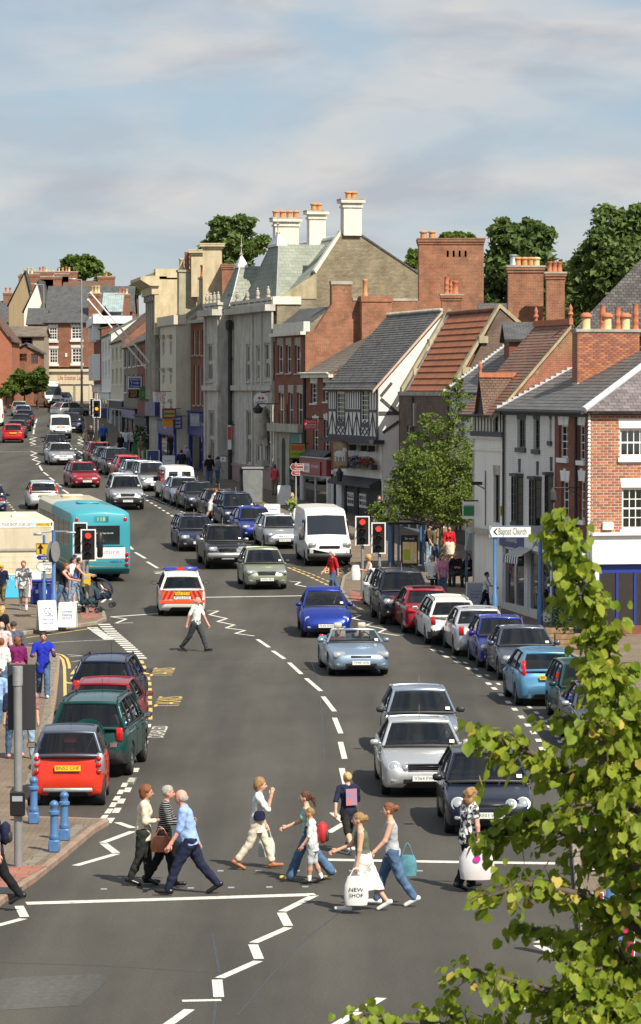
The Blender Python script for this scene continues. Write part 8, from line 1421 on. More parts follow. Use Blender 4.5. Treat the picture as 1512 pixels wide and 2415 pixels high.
def post(name,label,u,v,top,r,m,h=KH):p=gnd(u,v,h);t=thing(name,label,'sign',p);z=hz(top,p.y)-p.z;b=MB();b.tube([(0,.06,0),(0,.06,.9),(0,.06,.95),(0,.06,z)],[r*1.5,r*1.5,r,r],12);b.build('post',m,t,50);return t,p,z
t,p,z=post('blue_sign_post','blue post with lamp arms and round sign backs by the kerb corner',127,1462,1250,.07,BLUEP);b=MB();b.tube([(0,.06,z-.05),(-.5,.0,z-.1)],.025,6);b.tube([(0,.06,z-.05),(.5,.0,z-.05)],.025,6);b.cbox((-.55,.0,z-.14),(.3,.2,.1),None,.03);b.cbox((.6,0,z-.09),(.35,.2,.08),None,.03);b.build('lamp_arms',STEEL,t,50);[MB().lathe([(.36,0),(.36,.02)],n=20,M=Matrix.Translation((dx,.0,z-.75))@Matrix.Rotation(R(70),4,'Z')@Matrix.Rotation(R(90),4,'X')).build('round_sign',STEEL,t)for dx in(-.1,.06)]
t,p,z=post('direction_sign_post','post with yellow diversion, blue long-stay and white college signs',104,1435,1262,.05,BLUEP);plate(t,85,1282,121,1307,p,YELB,0,0,bm=BLACK);x0=hx(95,p.y)-p.x;zc=hz(1294,p.y)-p.z;MB().prism([(x0-.04,-.004,zc-.18),(x0+.04,-.004,zc-.18),(x0+.04,-.004,zc),(x0+.12,-.004,zc),(x0,-.004,zc+.18),(x0-.12,-.004,zc),(x0-.04,-.004,zc)],(0,.002,0)).build('arrow_symbol',BLACK,t);plate(t,84,1309,124,1321,p,NAVY,0,1,bm=FRAMEW,txt=('Long Stay 400 yds',),tm=TEXTW);plate(t,84,1325,125,1347,p,FRAMEW,0,.8,bm=BLACK,txt=('Community','College'),ts=.14)
def bin_(label,u,v,top,w=.55,m=None):p=gnd(u,v,KH);t=thing('litter_bin',label,'bin',p);h=hz(top,p.y)-p.z;MB().cbox((0,0,h*.45),(w,w*.9,h*.9),None,.04).build('body',m or ROYAL,t,40);MB().cbox((0,0,h*.95),(w*1.04,w*.94,h*.1),None,.03).build('lid',m or ROYAL,t,40);MB().box(-w*.3,-w*.452,h*.74,w*.3,-w*.449,h*.86).build('opening',BLACK,t);MB().box(-.06,-w*.453,h*.45,.06,-w*.449,h*.6).build('sticker',PAPER,t)
bin_('left of two dark blue litter bins behind the sign posts',89,1424,1367,.5);bin_('right of two dark blue litter bins behind the sign posts',108,1426,1367,.5);bin_('blue litter bin beside the red traffic lights',884,1404,1366,.5)
def aboard(label,u,v,top,w,face=0.,lines=(),fm=None,pm=None,head=None,headm=None,h=KH,lean=12):
 p=gnd(u,v,h);t=thing('sandwich_board',label,'sign board',p,R(face));hh=hz(top,p.y)-p.z
 for s in(1,-1):M=Matrix.Translation((0,0,hh))@Matrix.Rotation(R(lean*s),4,'X')@Matrix.Translation((0,0,-hh));o=MB().cbox((0,0,hh/2),(w,.03,hh),M).build('panel',pm or FRAMEW,t);f=MB();[f.cbox(q,d,M)for q,d in(((-w/2,0,hh/2),(.05,.05,hh)),((w/2,0,hh/2),(.05,.05,hh)),((0,0,hh),(w,.05,.05)))];f.build('frame',fm or FRAMEW,o)
 k=math.tan(R(lean));Mt=lambda z:(0,-(hh-z)*k-.024,z)
 if head:z=hh*.85;q=MB();q.cbox((0,-.018,z),(w*.92,.004,hh*.22),Matrix.Translation((0,0,hh))@Matrix.Rotation(R(lean),4,'X')@Matrix.Translation((0,0,-hh)));q.build('header',headm or ROYAL,t);text(head,.16,TEXTW,t,Mt(z),(R(90)-R(lean),0,0),w*.7)
 for i,s in enumerate(lines):z=hh*(.66-.13*i);text(s,.11 if len(s)>3 else.3,TEXTB,t,Mt(z),(R(90)-R(lean),0,0),w*.62 if len(s)>3 else w*.4)
aboard('white leaning board lettered CC at the kerb corner',110,1487,1418,.60,24,('CC','Counselling','Service','Enquire within'));aboard('white framed board with blue header beside the leaning one',160,1480,1422,.56,-8,('Licensed','Dispensing','Tel 412312'),head='ORDERS');aboard('turquoise board lettered TOP behind the man in shorts',31,1410,1355,.62,0,(),pm=mat('turquoise_print',(.05,.42,.62),.5),head='TOP');aboard('navy and white poster board by the blue bins',78,1409,1348,.55,0,('Open','today'),pm=PAPER)
aboard('white display board beside the boy in white shirt',1126,1432,1374,.78,-8,('Your Views','Have your say','Tell us'),pm=GREYB);aboard('white coffee board between parked cars',642,1222,1190,.75,0,('Coffee',));aboard('white slanted board outside the green betting shop',670,1192,1146,.65,10,());aboard('dark blue board outside the far shop',361,1100,1062,.8,0,('MENU',),pm=NAVY);aboard('white framed shop board beside parked cars up the hill',398,1108,1075,.75,0,('sale',));aboard('blue board near the end house',245,986,962,.9,0,(),pm=NAVY);aboard('grey blue pub board half way up the far pavement',295,1012,985,.9,0,('Lunch',),pm=cloth('slate_board',(.14,.17,.26),.1))
t,p,z=post('fingerpost','slim post with brown tourist finger signs by the parked row',698,1216,1090,.045,POLE);plate(t,684,1094,716,1109,p,DKRED,0,.8,bm=FRAMEW,txt=('Castle','Museum'),tm=TEXTW);plate(t,687,1111,707,1121,p,DKRED,-.0,.8,bm=FRAMEW,txt=('Toilets',),tm=TEXTW)
def baptist():
 p=gnd(1218,1482,KH);t=thing('street_direction_sign','long grey sign reading Baptist Church on two blue posts','sign',p);x0,x1=hx(1154,p.y)-p.x,hx(1283,p.y)-p.x
 for u in(1168,1275):x=hx(u,p.y)-p.x;z=hz(1240,p.y)-p.z;b=MB();b.tube([(x,.08,0),(x,.08,1.1),(x,.08,1.15),(x,.08,z)],[.10,.10,.065,.065],12);b.build('post',BLUEP,t,50)
 plate(t,1154,1240,1283,1268,p,GREYB,0);plate(t,1155,1241,1254,1267,p,FRAMEW,-.006,.45,bm=BLUEP,txt=('Baptist Church',),ts=.32);x=x0+.12;zc=(hz(1240,p.y)+hz(1268,p.y))/2-p.z;MB().prism([(x+.12,-.012,zc-.11),(x+.17,-.012,zc-.11),(x+.08,-.012,zc),(x+.17,-.012,zc+.11),(x+.12,-.012,zc+.11),(x+.02,-.012,zc)],(0,.004,0)).build('chevron',BLACK,t)
baptist()
def shelter():
 p=gnd(955,1345,KH);t=thing('bus_shelter','blue framed glass bus shelter with advertising panel','bus shelter',p,R(0));x=lambda u:hx(u,p.y)-p.x;zt_=hz(1236,p.y)-p.z
 for u,y in((922,0),(922,3.4),(998,0),(998,3.4),(940,0),(932,3.4)):b=MB();b.tube([(x(u),y,0),(x(u),y,zt_)],.05,8);b.build('post',BLUEP,t,50)
 MB().cbox(((x(922)+x(998))/2,1.7,zt_+.04),(x(998)-x(922)+.3,3.9,.1),None,.03).build('roof',BLACK,t)
 for y0 in(0.05,1.2,2.3):MB().box(x(922)-.01,y0,.25,x(922)+.01,y0+1.05,zt_-.25).build('glass_panel',SGLASS,t)
 a=MB().box(x(946),-.1,hz(1334,p.y)-p.z,x(986),.1,hz(1262,p.y)-p.z).build('advert_case',BLACK,t);n0=MB().box(x(950),-.112,hz(1328,p.y)-p.z,x(983),-.101,hz(1278,p.y)-p.z).build('advert_poster',mat('poster_print',(.75,.55,.06),.5,var=.0,vs=4.,col2=(.85,.85,.75),dirt=.2),a);text('Be well',.13,TEXTW,a,((x(946)+x(986))/2,-.104,hz(1270,p.y)-p.z));MB().box(x(952),-.118,hz(1320,p.y)-p.z,x(968),-.113,hz(1295,p.y)-p.z).build('poster_blob',mat('poster_green',(.45,.5,.04),.5),n0)
shelter()
def kiosk():
 p=gnd(1137,1392,KH);t=thing('kiosk','grey roofed kiosk with green side panel below the white house','kiosk',p);x=lambda u:hx(u,p.y)-p.x;z=lambda v:hz(v,p.y)-p.z
 MB().box(x(1125),0,0,x(1151),.12,z(1296)).build('green_panel',GREENP,t);MB().prism([(x(1098),-.4,z(1298)),(x(1182),-.4,z(1298)),(x(1182),-.4,z(1256)),(x(1106),-.4,z(1256))],(0,1.6,0)).build('roof_fascia',mat('grey_green_metal',(.24,.29,.29),.5),t);b=MB();[b.tube([(x(u),y,0),(x(u),y,z(1296))],.05,8)for u,y in((1155,0),(1104,1.2),(1178,1.0))];b.build('posts',BLUEP,t);MB().box(x(1160),.02,0,x(1182),.06,z(1300)).build('side_glass',SGLASS,t)
 bq=thing('bench','dark bench with three people sitting on it','bench',gnd(1082,1382,KH),R(-30));MB().box(-1.2,-.1,.40,1.2,.4,.45).build('seat',DARK,bq);MB().box(-1.2,.4,.45,1.2,.46,.9).build('backrest',DARK,bq);[MB().box(x_-.04,-.05,0,x_+.04,.4,.40).build('leg',DARK,bq)for x_ in(-1.,1.)]
kiosk()
p=gnd(592,1186,KH);t=thing('phone_cabinet','grey steel telephone cabinet outside the bank','cabinet',p);MB().cbox((.1,0,(hz(1106,p.y)-p.z)/2),(1.05,.9,hz(1106,p.y)-p.z),None,.04).build('body',mat('scuffed_steel',(.30,.32,.30),.4,.5,var=.2,vs=3),t,40);MB().box(-.6,-.3,.3,-.43,.4,1.9).build('side_opening',BLACK,t);MB().cbox((.1,0,hz(1105,p.y)-p.z+.04),(1.15,1.,.08)).build('cap',STEEL,t)
def planter(u,v,label):p=gnd(u,v,KH);t=thing('planter',label,'planter',p);[MB().box(-.45,-.33,.03+k*.15,.45,.33,.165+k*.15).build('plank',mat('planter_wood',(.30,.19,.10),.8,var=.3,vs=6),t)for k in range(3)];leafball(t,(0,0,.85),(.45,.4,.42),260,.10,LEAFD,'foliage')
def lamp_post(label,u,v,top,arm):p=gnd(u,v,KH);t=thing('street_lamp',label,'street lamp',p);z=hz(top,p.y)-p.z;MB().tube([(0,0,0),(0,0,1.5),(0,0,z)],[.16,.13,.075],10).build('column',POLE,t,50);MB().tube([(0,0,z),(arm,0,z+.1)],.05,8).build('arm',POLE,t,50);MB().cbox((arm*1.1,0,z+.08),(.8,.3,.16),None,.04).build('lantern',STEEL,t,50)
lamp_post('tall slim street lamp in front of the end brick house',193,953,660,-.9);lamp_post('dark street lamp left of the end brick house',104,920,672,-1.1)
def hang(label,u0,v0,u1,v1,Y,m,lines=(),tm=None,ts=.3,name='hanging_sign',bm=None,inner=None,rz=0.,t_=.08):
 x0,x1,z0,z1=hx(u0,Y),hx(u1,Y),hz(v1,Y),hz(v0,Y);t=thing(name,label,'sign',((x0+x1)/2,Y,z0),rz);w,h=x1-x0,z1-z0;MB().box(-w/2,0,0,w/2,t_,h).build('board',m,t);MB().tube([(-w*.4,t_/2,h+.03),(w/2+.35,t_/2,h+.03)],.025,6).build('bracket',BLACK,t)
 if bm:f=MB();[f.box(*q)for q in((-w/2-.03,-.03,-.03,-w/2+.05,t_+.03,h+.03),(w/2-.05,-.03,-.03,w/2+.03,t_+.03,h+.03),(-w/2+.05,-.03,h-.05,w/2-.05,t_+.03,h+.03),(-w/2+.05,-.03,-.03,w/2-.05,t_+.03,.05))];f.build('frame',bm,t)
 if inner:MB().box(-w*.42,-.012,h*inner[1],w*.42,-.002,h*inner[2]).build('panel',inner[0],t)
 for i,s in enumerate(lines):text(s,ts,tm or TEXTW,t,(0,-.016,h*(1-(i+.7)/(len(lines)+.4))),width=w*.8*min(1,.35+len(s)/12))
 return t
def disc_sign():
 Y=192.8;x,z=hx(616,Y),hz(944,Y);t=thing('round_bank_sign','white oval sign lettered HSBC on the stone bank','sign',(x,Y,z));MB().lathe([(.40,-.06),(.42,0),(.40,.06)],n=24,M=Matrix.Rotation(R(90),4,'X')).build('disc',FRAMEW,t,40);text('HSBC',.28,TEXTK,t,(0,-.065,-.13),width=.62);q=MB();[q.prism([(a,-.066,.02),(b,-.066,.12),(a,-.066,.22)],(0,.003,0))for a,b in((-.1,0),(.1,0),(-.1,-.2),(.1,.2))];q.build('emblem',REDSIGN,t);MB().tube([(0,0,.4),(.6,.3,.55)],.03,6).build('bracket',BLACK,t)
disc_sign()
hang('red estate board lettered taylors on the narrow brick house',718,989,749,1013,179.6,REDSIGN,('Taylors','Residential','01530 415770'),TEXTW,.16,'estate_board',None,None,0);pt=hang('framed pub sign with a white animal below the timbered storey',783,1040,820,1104,172.5,mat('sign_ground',(.42,.33,.2),.6,var=.3,vs=3),bm=mat('sign_gilt',(.30,.13,.05),.5));q=MB();q.ell((0,-.02,.72),(.30,.02,.17),12,6);q.ell((.26,-.022,.92),(.12,.02,.13),10,6);[q.box(a,-.03,.35,a+.06,-.01,.65)for a in(-.25,-.1,.1,.22)];q.build('painted_animal',FRAMEW,pt)
hang('lime green betting shop board with a red ring',684,1047,719,1079,183.2,mat('lime_sign',(.30,.42,.02),.5),('','totesport'),GREENP,.2,'shop_board',None,(mat('orange_red_sign',(.60,.10,.03),.5),.55,.92));hang('white OFFICES TO LET board above the orange sign',361,924,396,947,219.,FRAMEW,('OFFICES','TO LET','01530'),TEXTR,.3);hang('orange shop sign with green disc',384,965,415,985,216.,mat('orange_sign',(.75,.28,.01),.5),('',),bm=NAVY,inner=(GREENP,.35,.6));hang('small orange sign under the larger one',384,987,408,1006,216.1,MATS['orange_sign'])
hang('navy BAKERY COURT sign beside the orange signs',411,982,430,1012,215.4,NAVY,('BAKERY','COURT','SHOPS'),TEXTW,.2);hang('blue trade board on the far inn',303,889,334,917,244.,ROYAL,('ROWLEYS','Trade','Centre'),TEXTW,.25,bm=FRAMEW);hang('dark WHITE HART pub sign',303,920,328,939,246.,TIMBER,('WHITE','HART'),GOLD,.35);hang('dark green sign with gold ring',330,914,346,945,236.,GREENP,('O',),GOLD,.5);hang('white and red vertical shop sign by the bank',537,1003,546,1060,203.3,FRAMEW,('',),inner=(REDSIGN,.4,.95))
hang('white and green top-up sign on the white house',1091,1183,1121,1224,125.8,FRAMEW,('top-up here','',''),TEXTK,.07,'top_up_sign',None,(GREENP,.18,.74));hang('bright illuminated travel panel in the blue shop',449,975,470,1005,212.3,mat('travel_panel',(.5,.5,.52),.5,var=.4,vs=2),('',));hang('white parking notice outside the blue shop',520,1077,533,1089,201.,FRAMEW,('P',),TEXTB,.2)
def flowers():
 B=PUB;zf=PUB_ZC+.75
 for k,(a,b)in enumerate(((.28,.52),(.54,.74),(.76,.97))):p=B.a+B.d*(B.L*(a+b)/2)+Vector((B.d.y,-B.d.x))*.35;t=thing('flower_box',('flower box with purple blooms on the pub front','flower box with mixed blooms between two others on the pub','flower box with red geraniums at the pub corner')[k],'flower box',(p.x,p.y,B.base+zf),B.o.rotation_euler.z);w=B.L*(b-a);MB().box(-w/2,-.15,-.2,w/2,.15,.05).build('trough',DARK,t);leafball(t,(0,-.05,.15),(w*.5,.3,.28),500,.09,LEAFD,'foliage');leafball(t,(0,-.12,.2),(w*.48,.3,.28),150,.09,(mat('purple_bloom',(.25,.04,.3),.7),mat('mixed_bloom',(.4,.3,.55),.7),mat('red_bloom',(.65,.03,.05),.7))[k],'blooms')
def bag(label,p,w,h,d,m,name='bag',z=0.,face=0.,txt=None,strap=.25,loose=0.,dot=None):
 t=thing(name,label,'bag',(p.x,p.y,p.z-h-strap),R(face));b=MB();rows=[]
 for q,s in((0,.92),(.3,1.04),(.7,.98),(1,.72)):rows.append([(math.cos(a)*w/2*s*(1+loose*math.sin(a*5+q*7)),math.sin(a)*d/2*s,h*q)for a in np.linspace(0,2*math.pi,17)])
 b.grid(rows);b.poly([r_ for r_ in rows[0][:-1]][::-1]);b.poly(rows[-1][:-1]);b.build('body',m,t,60);s=MB();[s.tube([(x*w*.3,y,h*.97),(x*w*.12,y*.5,h+strap*.8),(0,0,h+strap)],.008,5)for x in(-1,1)for y in(-.02,.02)];s.build('handles',m,t)
 if txt:[text(q,h*.2,TEXTK,t,(0,-d*.54,h*(.55-.2*i)),width=w*.6)for i,q in enumerate(txt)]
 if dot:MB().lathe([(h*.12,0),(h*.12,.01)],n=16,M=Matrix.Translation((0,-d*.53,h*.72))@Matrix.Rotation(R(90),4,'X')).build('printed_dot',dot,t)
LEATHB=mat('glossy_black_leather',(.02,.02,.022),.2,coat=.8);bag('tan leather handbag of the woman in cream',P3['rh']+Vector((-.05,-.18,-.12)),.36,.26,.14,mat('tan_bag',(.35,.10,.03),.35,coat=.4),strap=.15);bag('shiny black handbag of the woman in stripes',P2['rh']+Vector((-.1,-.2,.0)),.40,.34,.14,LEATHB,strap=.2);bag('white carrier bag lettered NEW SHOP',P8['lh']+Vector((0,-.06,.05)),.38,.46,.14,mat('white_polythene',(.78,.77,.74),.5),txt=('NEW','SHOP'),strap=.14);bag('bulging white and pink carrier bag with magenta dot',P10['rh']+Vector((-.05,-.1,.08)),.58,.50,.32,mat('carrier_print',(.70,.73,.75),.5,col2=(.74,.62,.62),var=.05,vs=3),strap=.12,loose=.05,dot=mat('magenta',(.65,.03,.35),.5));bag('small navy pouch of the woman on the phone',P4['hip']+Vector((.04,-.2,.22)),.2,.16,.08,CN,strap=.0);bag('pale carrier bag behind the woman on the phone',P4['lh']+Vector((.0,.12,.05)),.3,.34,.12,mat('pale_print_bag',(.5,.55,.5),.5,var=.2,vs=6));bag('turquoise tote of the woman in grey vest',P9['hip']+Vector((.25,.1,.15)),.3,.34,.1,mat('turquoise_tote',(.08,.24,.30),.7,var=.3,vs=9),strap=.2);bag('white jacket carried by the blonde woman',P14['lh']+Vector((-.05,-.08,.15)),.34,.55,.16,CW,'carried_jacket',strap=0,loose=.06)
def pack(label,P,m):t=thing('backpack',label,'backpack',P['M']@Vector((0,.17,P['h']*.60)),P['o'].rotation_euler.z);b=MB();b.cbox((0,0,.12),(.26,.16,.36),None,.06);b.build('body',m,t,50);b=MB();b.cbox((0,.07,.06),(.2,.08,.18),None,.03);b.build('pocket',DARK,t,50);[MB().tube([(s*.09,-.08,.26),(s*.1,-.2,.30),(s*.1,-.30,.18),(s*.1,-.24,-.02),(s*.09,-.08,-.04)],.016,5).build('strap',DARK,t)for s in(-1,1)]
pack('red and black backpack on the small boy',P6,mat('red_nylon',(.5,.02,.03),.6));pack('dark rucksack of the person leaving at left',P11,CN)
o=MB().box(-.11,-.004,-.14,.11,.0,.16).build('shirt_print',mat('print_blue_red',(.05,.25,.45),.7,col2=(.6,.12,.08),var=.01,vs=7),P7['o']);o.location=(0,.125,P7['h']*.70);o.rotation_euler=(R(-3),0,R(180))
def pram(label,P,m,child=False):
 f=P['M'].to_3x3()@Vector((0,-1,0));p=P['p']+f*1.0;t=thing('pushchair',label,'pushchair',(p.x,p.y,P['p'].z),P['o'].rotation_euler.z);fr=MB();[fr.tube([(s*.24,.5,1.02),(s*.24,.0,.5),(s*.22,-.35,.12)],.014,6)for s in(-1,1)];[fr.tube([(s*.24,.3,.12),(s*.24,-.1,.6)],.014,6)for s in(-1,1)];fr.tube([(-.24,.5,1.02),(.24,.5,1.02)],.016,6);fr.build('frame',DARK,t)
 for s in(-1,1):
  for y in(.3,-.35):wheel(t,s*.26,y,.1,.04,3)
 b=MB();b.cbox((0,-.05,.40),(.44,.62,.22),Matrix.Rotation(R(-8),4,'X'),.06);b.cbox((0,.18,.66),(.44,.10,.55),Matrix.Translation((0,0,0))@Matrix.Rotation(R(-6),4,'X'),.02);b.build('seat',m,t,50);h=MB();A=np.linspace(0,math.pi*.55,6);h.grid([[(x,.2-math.sin(a)*.55,.58+math.cos(a)*.48)for a in A]for x in(-.26,-.24,.24,.26)]);h.build('hood',m,t,60)
 if child:person('toddler in white sitting in the pushchair',0,0,.95,math.degrees(P['o'].rotation_euler.z),CW,CJP,SH_W,'brown','short',0,'sit',at_pt=(p.x,p.y,P['p'].z+.06),arms=((30,40,8),(30,40,8)),lean=-12)
pram('dark pram pushed by the man in the black vest',PR1,cloth('dark_teal',(.03,.06,.08),.1));pram('pushchair with a toddler pushed by the man in the sports vest',PR2,CN,True)
for lb,u0,v0,u1,v1,m,tx in(('magenta banner stand glimpsed through the leaves',1402,2105,1426,2262,mat('magenta_banner',(.62,.01,.13),.5),('Art','Ex')),('second magenta banner nearer the right edge',1467,2150,1500,2258,MATS['magenta_banner'],('Gallery','YARD')),('grey board reading Commercial behind the leaves',1388,1958,1440,2050,GREYB,('Commercial',))):
 p=gnd((u0+u1)/2,v1+6,KH);t=thing('banner_board',lb,'sign board',p);plate(t,u0,v0,u1,v1,p,m,0,0,'panel',FRAMEW,tx,TEXTK,.3);MB().box(-.2,.03,0,.2,.3,.05).build('foot',DARK,t)
t,p,z=post('blue_lamp_post','blue column behind the leaves at the right edge',1446,2265,1900,.10,BLUEP)
# ------------------------------------------------------------------ trees and planting
def leafmat(key,c1,c2,vs=1.5,tr=.35):
 if key in MATS:return MATS[key]
 m=bpy.data.materials.new(key);MATS[key]=m;m.use_nodes=True;nt=m.node_tree;b=nt.nodes['Principled BSDF'];N=nt.nodes.new;L=nt.links.new;out=nt.nodes['Material Output']
 tc=N('ShaderNodeTexCoord');n=N('ShaderNodeTexNoise');n.inputs['Scale'].default_value=vs;n.inputs['Detail'].default_value=3;n.inputs['Roughness'].default_value=.9;L(tc.outputs['Object'],n.inputs['Vector']);oi=N('ShaderNodeObjectInfo');ad=N('ShaderNodeMath');ad.operation='MULTIPLY_ADD';ad.inputs[1].default_value=.3;L(oi.outputs['Random'],ad.inputs[0]);L(n.outputs['Fac'],ad.inputs[2])
 r=N('ShaderNodeValToRGB');r.color_ramp.elements[0].position=.38;r.color_ramp.elements[1].position=.78;r.color_ramp.elements[0].color=(*c1,1);r.color_ramp.elements[1].color=(*c2,1);L(ad.outputs[0],r.inputs['Fac']);L(r.outputs['Color'],b.inputs['Base Color']);b.inputs['Roughness'].default_value=.55;b.inputs['Specular IOR Level'].default_value=.25
 t=N('ShaderNodeBsdfTranslucent');L(r.outputs['Color'],t.inputs['Color']);mx=N('ShaderNodeMixShader');mx.inputs['Fac'].default_value=tr;L(b.outputs[0],mx.inputs[1]);L(t.outputs[0],mx.inputs[2]);L(mx.outputs[0],out.inputs['Surface']);return m
LEAFD=leafmat('dark_leaf',(.03,.065,.015),(.07,.12,.025));LEAFM=leafmat('street_leaf',(.08,.14,.026),(.21,.28,.06),2.,.42);LEAFB=leafmat('park_leaf',(.075,.12,.035),(.18,.25,.075),.35,.45);LEAFN=leafmat('lime_leaf',(.15,.24,.018),(.44,.47,.055),5.,.5);LEAFY=leafmat('yellowed_leaf',(.38,.28,.04),(.55,.42,.10),3.);BARK=mat('bark',(.09,.07,.05),.9,var=.3,vs=6,bump=.4)
rng=np.random.default_rng(5)
def leaf_mesh(name,C,size,m,up=.3,asp=.75):
 n=len(C);nr=rng.normal(size=(n,3));nr[:,2]=np.abs(nr[:,2])+up;nr/=np.linalg.norm(nr,axis=1)[:,None];a=np.cross(nr,rng.normal(size=(n,3)));a/=np.linalg.norm(a,axis=1)[:,None];b=np.cross(nr,a);s=(size*rng.uniform(.6,1.25,n))[:,None];k=nr*s*.18
 V=np.stack([C-a*s*.5,C+b*s*.5*asp+k,C+a*s*.5,C-b*s*.5*asp+k],1).reshape(-1,3);me=bpy.data.meshes.new(name);me.from_pydata(V.tolist(),[],np.arange(n*4).reshape(-1,4).tolist());me.materials.append(m);return me
def leafball(parent,c,r,n,size,m,name='foliage'):
 d=rng.normal(size=(n,3));d/=np.linalg.norm(d,axis=1)[:,None];C=np.array(c)+d*np.array(r)*rng.uniform(.5,1.05,(n,1));return tag(link(name,leaf_mesh(name,C,size,m),parent),kind='stuff')
def tree(label,base,h,trunk_h,lobes,n,size,m,tr=.25,name='tree',thin=.0):
 """lobes: (dx, dy, z, rx, ry, rz) masses; leaves gather in small clumps on and inside each mass, so that gaps stay open"""
 t=thing(name,label,'tree',base);b=MB();b.tube([(0,0,-.3),(.02,.03,trunk_h*.5),(0,0,trunk_h),(.05,0,h*.8)],[tr,tr*.8,tr*.6,tr*.2],10)
 for x,y,z,rx,ry,rz in lobes:b.tube([(0,0,trunk_h*.85),(x*.5,y*.5,(trunk_h+z)/2),(x,y,z)],[tr*.5,tr*.3,tr*.1],6)
 b.build('trunk',BARK,t,60);C=[];tot=sum((q[3]*q[4]*q[5])**.7 for q in lobes)
 for x,y,z,rx,ry,rz in lobes:
  k=max(14,int(n/22*(rx*ry*rz)**.7/tot));d=rng.normal(size=(k,3));d/=np.linalg.norm(d,axis=1)[:,None];P=d*(rng.uniform(.35,1.,(k,1))**.5)*np.array([rx,ry,rz])+np.array([x,y,z]);cl=min(rx,ry,rz)*.36;C.append((P[:,None,:]+rng.normal(size=(k,22,3))*np.array([cl,cl,cl*.55])*.55).reshape(-1,3))
 tag(link('crown',leaf_mesh('crown',np.concatenate(C),size,m),t),kind='stuff');return t
p=gnd(1040,1352,KH);S=1.0;tree('leafy street tree in front of the pantiled house',p,7.4,2.2,[(dx,dy,z,a,b_,c)for dx,dy,z,a,b_,c in((.1,0,3.4,1.6,1.4,.9),(-1.2,.2,3.0,.9,.9,.7),(-2.1,0,2.5,.8,.7,.45),(-2.6,0,2.2,.5,.5,.25),(-1.7,.1,3.4,.8,.8,.5),(1.2,.2,4.4,.6,.8,.9),(-1.3,0,4.7,.7,.7,.45),(-.2,0,6.1,.7,.6,.5),(1.0,.2,3.2,.8,1.0,1.1),(-.5,-.2,4.3,1.25,1.1,.75),(.6,.1,4.9,1.0,1.0,.8),(.2,0,2.6,1.5,1.2,.6),(-.9,.2,5.3,.6,.7,.5),(.75,0,6.0,.55,.6,.75),(.4,0,7.2,.35,.4,.6),(1.0,0,7.0,.35,.4,.5),(.7,0,7.7,.25,.3,.4),(-1.5,0,4.0,.6,.6,.35))],22000,.12,LEAFM,.13)
def bg(label,u,v,Y,ru,rv,n,seed,m=None,size=.5,extra=(),tk=.5):
 g=gz(Y);z=hz(v,Y)-g;k=Y/FPX;rx,rz=ru*k,rv*k;lob=[(0,0,z,rx*.75,rx*.7,rz*.75)];r=random.Random(seed)
 for i in range(11):a=r.uniform(0,6.28);e=r.uniform(-.6,1.2);q=r.uniform(.28,.45);lob.append((math.cos(a)*math.cos(e)*rx*.75,math.sin(a)*rx*.4,z+math.sin(e)*rz*.75,rx*q,rx*q,rz*q))
 for du,dv,qu,qv in extra:lob.append((du*k,0,z-dv*k,qu*k,qu*k,qv*k))
 tree(label,(hx(u,Y),Y,g),z+rz,max(2,z-rz),lob,n,size,m or LEAFB,tk)
bg('round dark tree behind the broad red brick stack',1222,625,235,100,105,12000,1,None,.55,((-70,95,45,60),(60,100,50,60),(0,140,80,60)));bg('big dark tree at the upper right edge',1470,640,210,110,160,15000,2,None,.5,((-75,60,45,60),(-100,110,40,45),(20,100,90,80)));bg('lower dark tree between the two large park trees',1345,690,260,60,70,6000,3,None,.55);bg('dark tree rising behind the buff stone chimney',548,572,300,64,64,7500,4,None,.6,((70,5,22,25),(-10,60,50,50)));bg('rounded tree on the hill behind the far roofs',188,637,520,48,34,4500,5,LEAFM,.8,((55,22,22,16),));bg('small dark tree behind the far cream house',322,684,430,14,14,1200,6,None,.7);bg('wispy sapling left of the massive chimney block',975,625,240,18,40,700,7,LEAFM,.4);bg('sparse saplings on top of the chimney block skyline',1080,562,260,40,14,500,8,LEAFM,.4)
bg('dense green bush beside the brown tiled house',58,893,352,32,20,3000,9,LEAFM,.45,((35,15,20,20),(-30,20,22,18),(0,25,40,14)),.1);bg('pale bush left of the white van at the street top',90,890,345,22,22,1800,10,LEAFM,.4,((0,18,20,12),),.08);bg('rough bank of shrubs at the far left edge',15,925,340,30,14,1500,11,LEAFM,.35,(),.06)
planter(1318,1515,'wooden planter with shrub by the navy shop');planter(1342,1530,'second wooden planter nearer the camera');flowers()
p=gnd(345,1078,KH);t=thing('flower_stand','green flower stand outside the far shop','stand',p);[MB().box(-.9,-.3+k*.3,0,.9,-.05+k*.3,.6+k*.5).build('tier',GREENP,t)for k in range(3)];leafball(t,(0,0,1.5),(1.,.6,.7),500,.16,LEAFD);leafball(t,(0,-.1,1.5),(1.,.6,.7),60,.14,mat('white_bloom',(.7,.6,.65),.7),'blooms')
p=gnd(226,1092,KH);t=thing('potted_lilies','pale green potted plant by the far kerb','plant',p);MB().lathe([(.2,0),(.28,.4),(.24,.4)],n=12).build('pot',GREENP,t);leafball(t,(0,0,.9),(.4,.4,.6),250,.16,LEAFM)
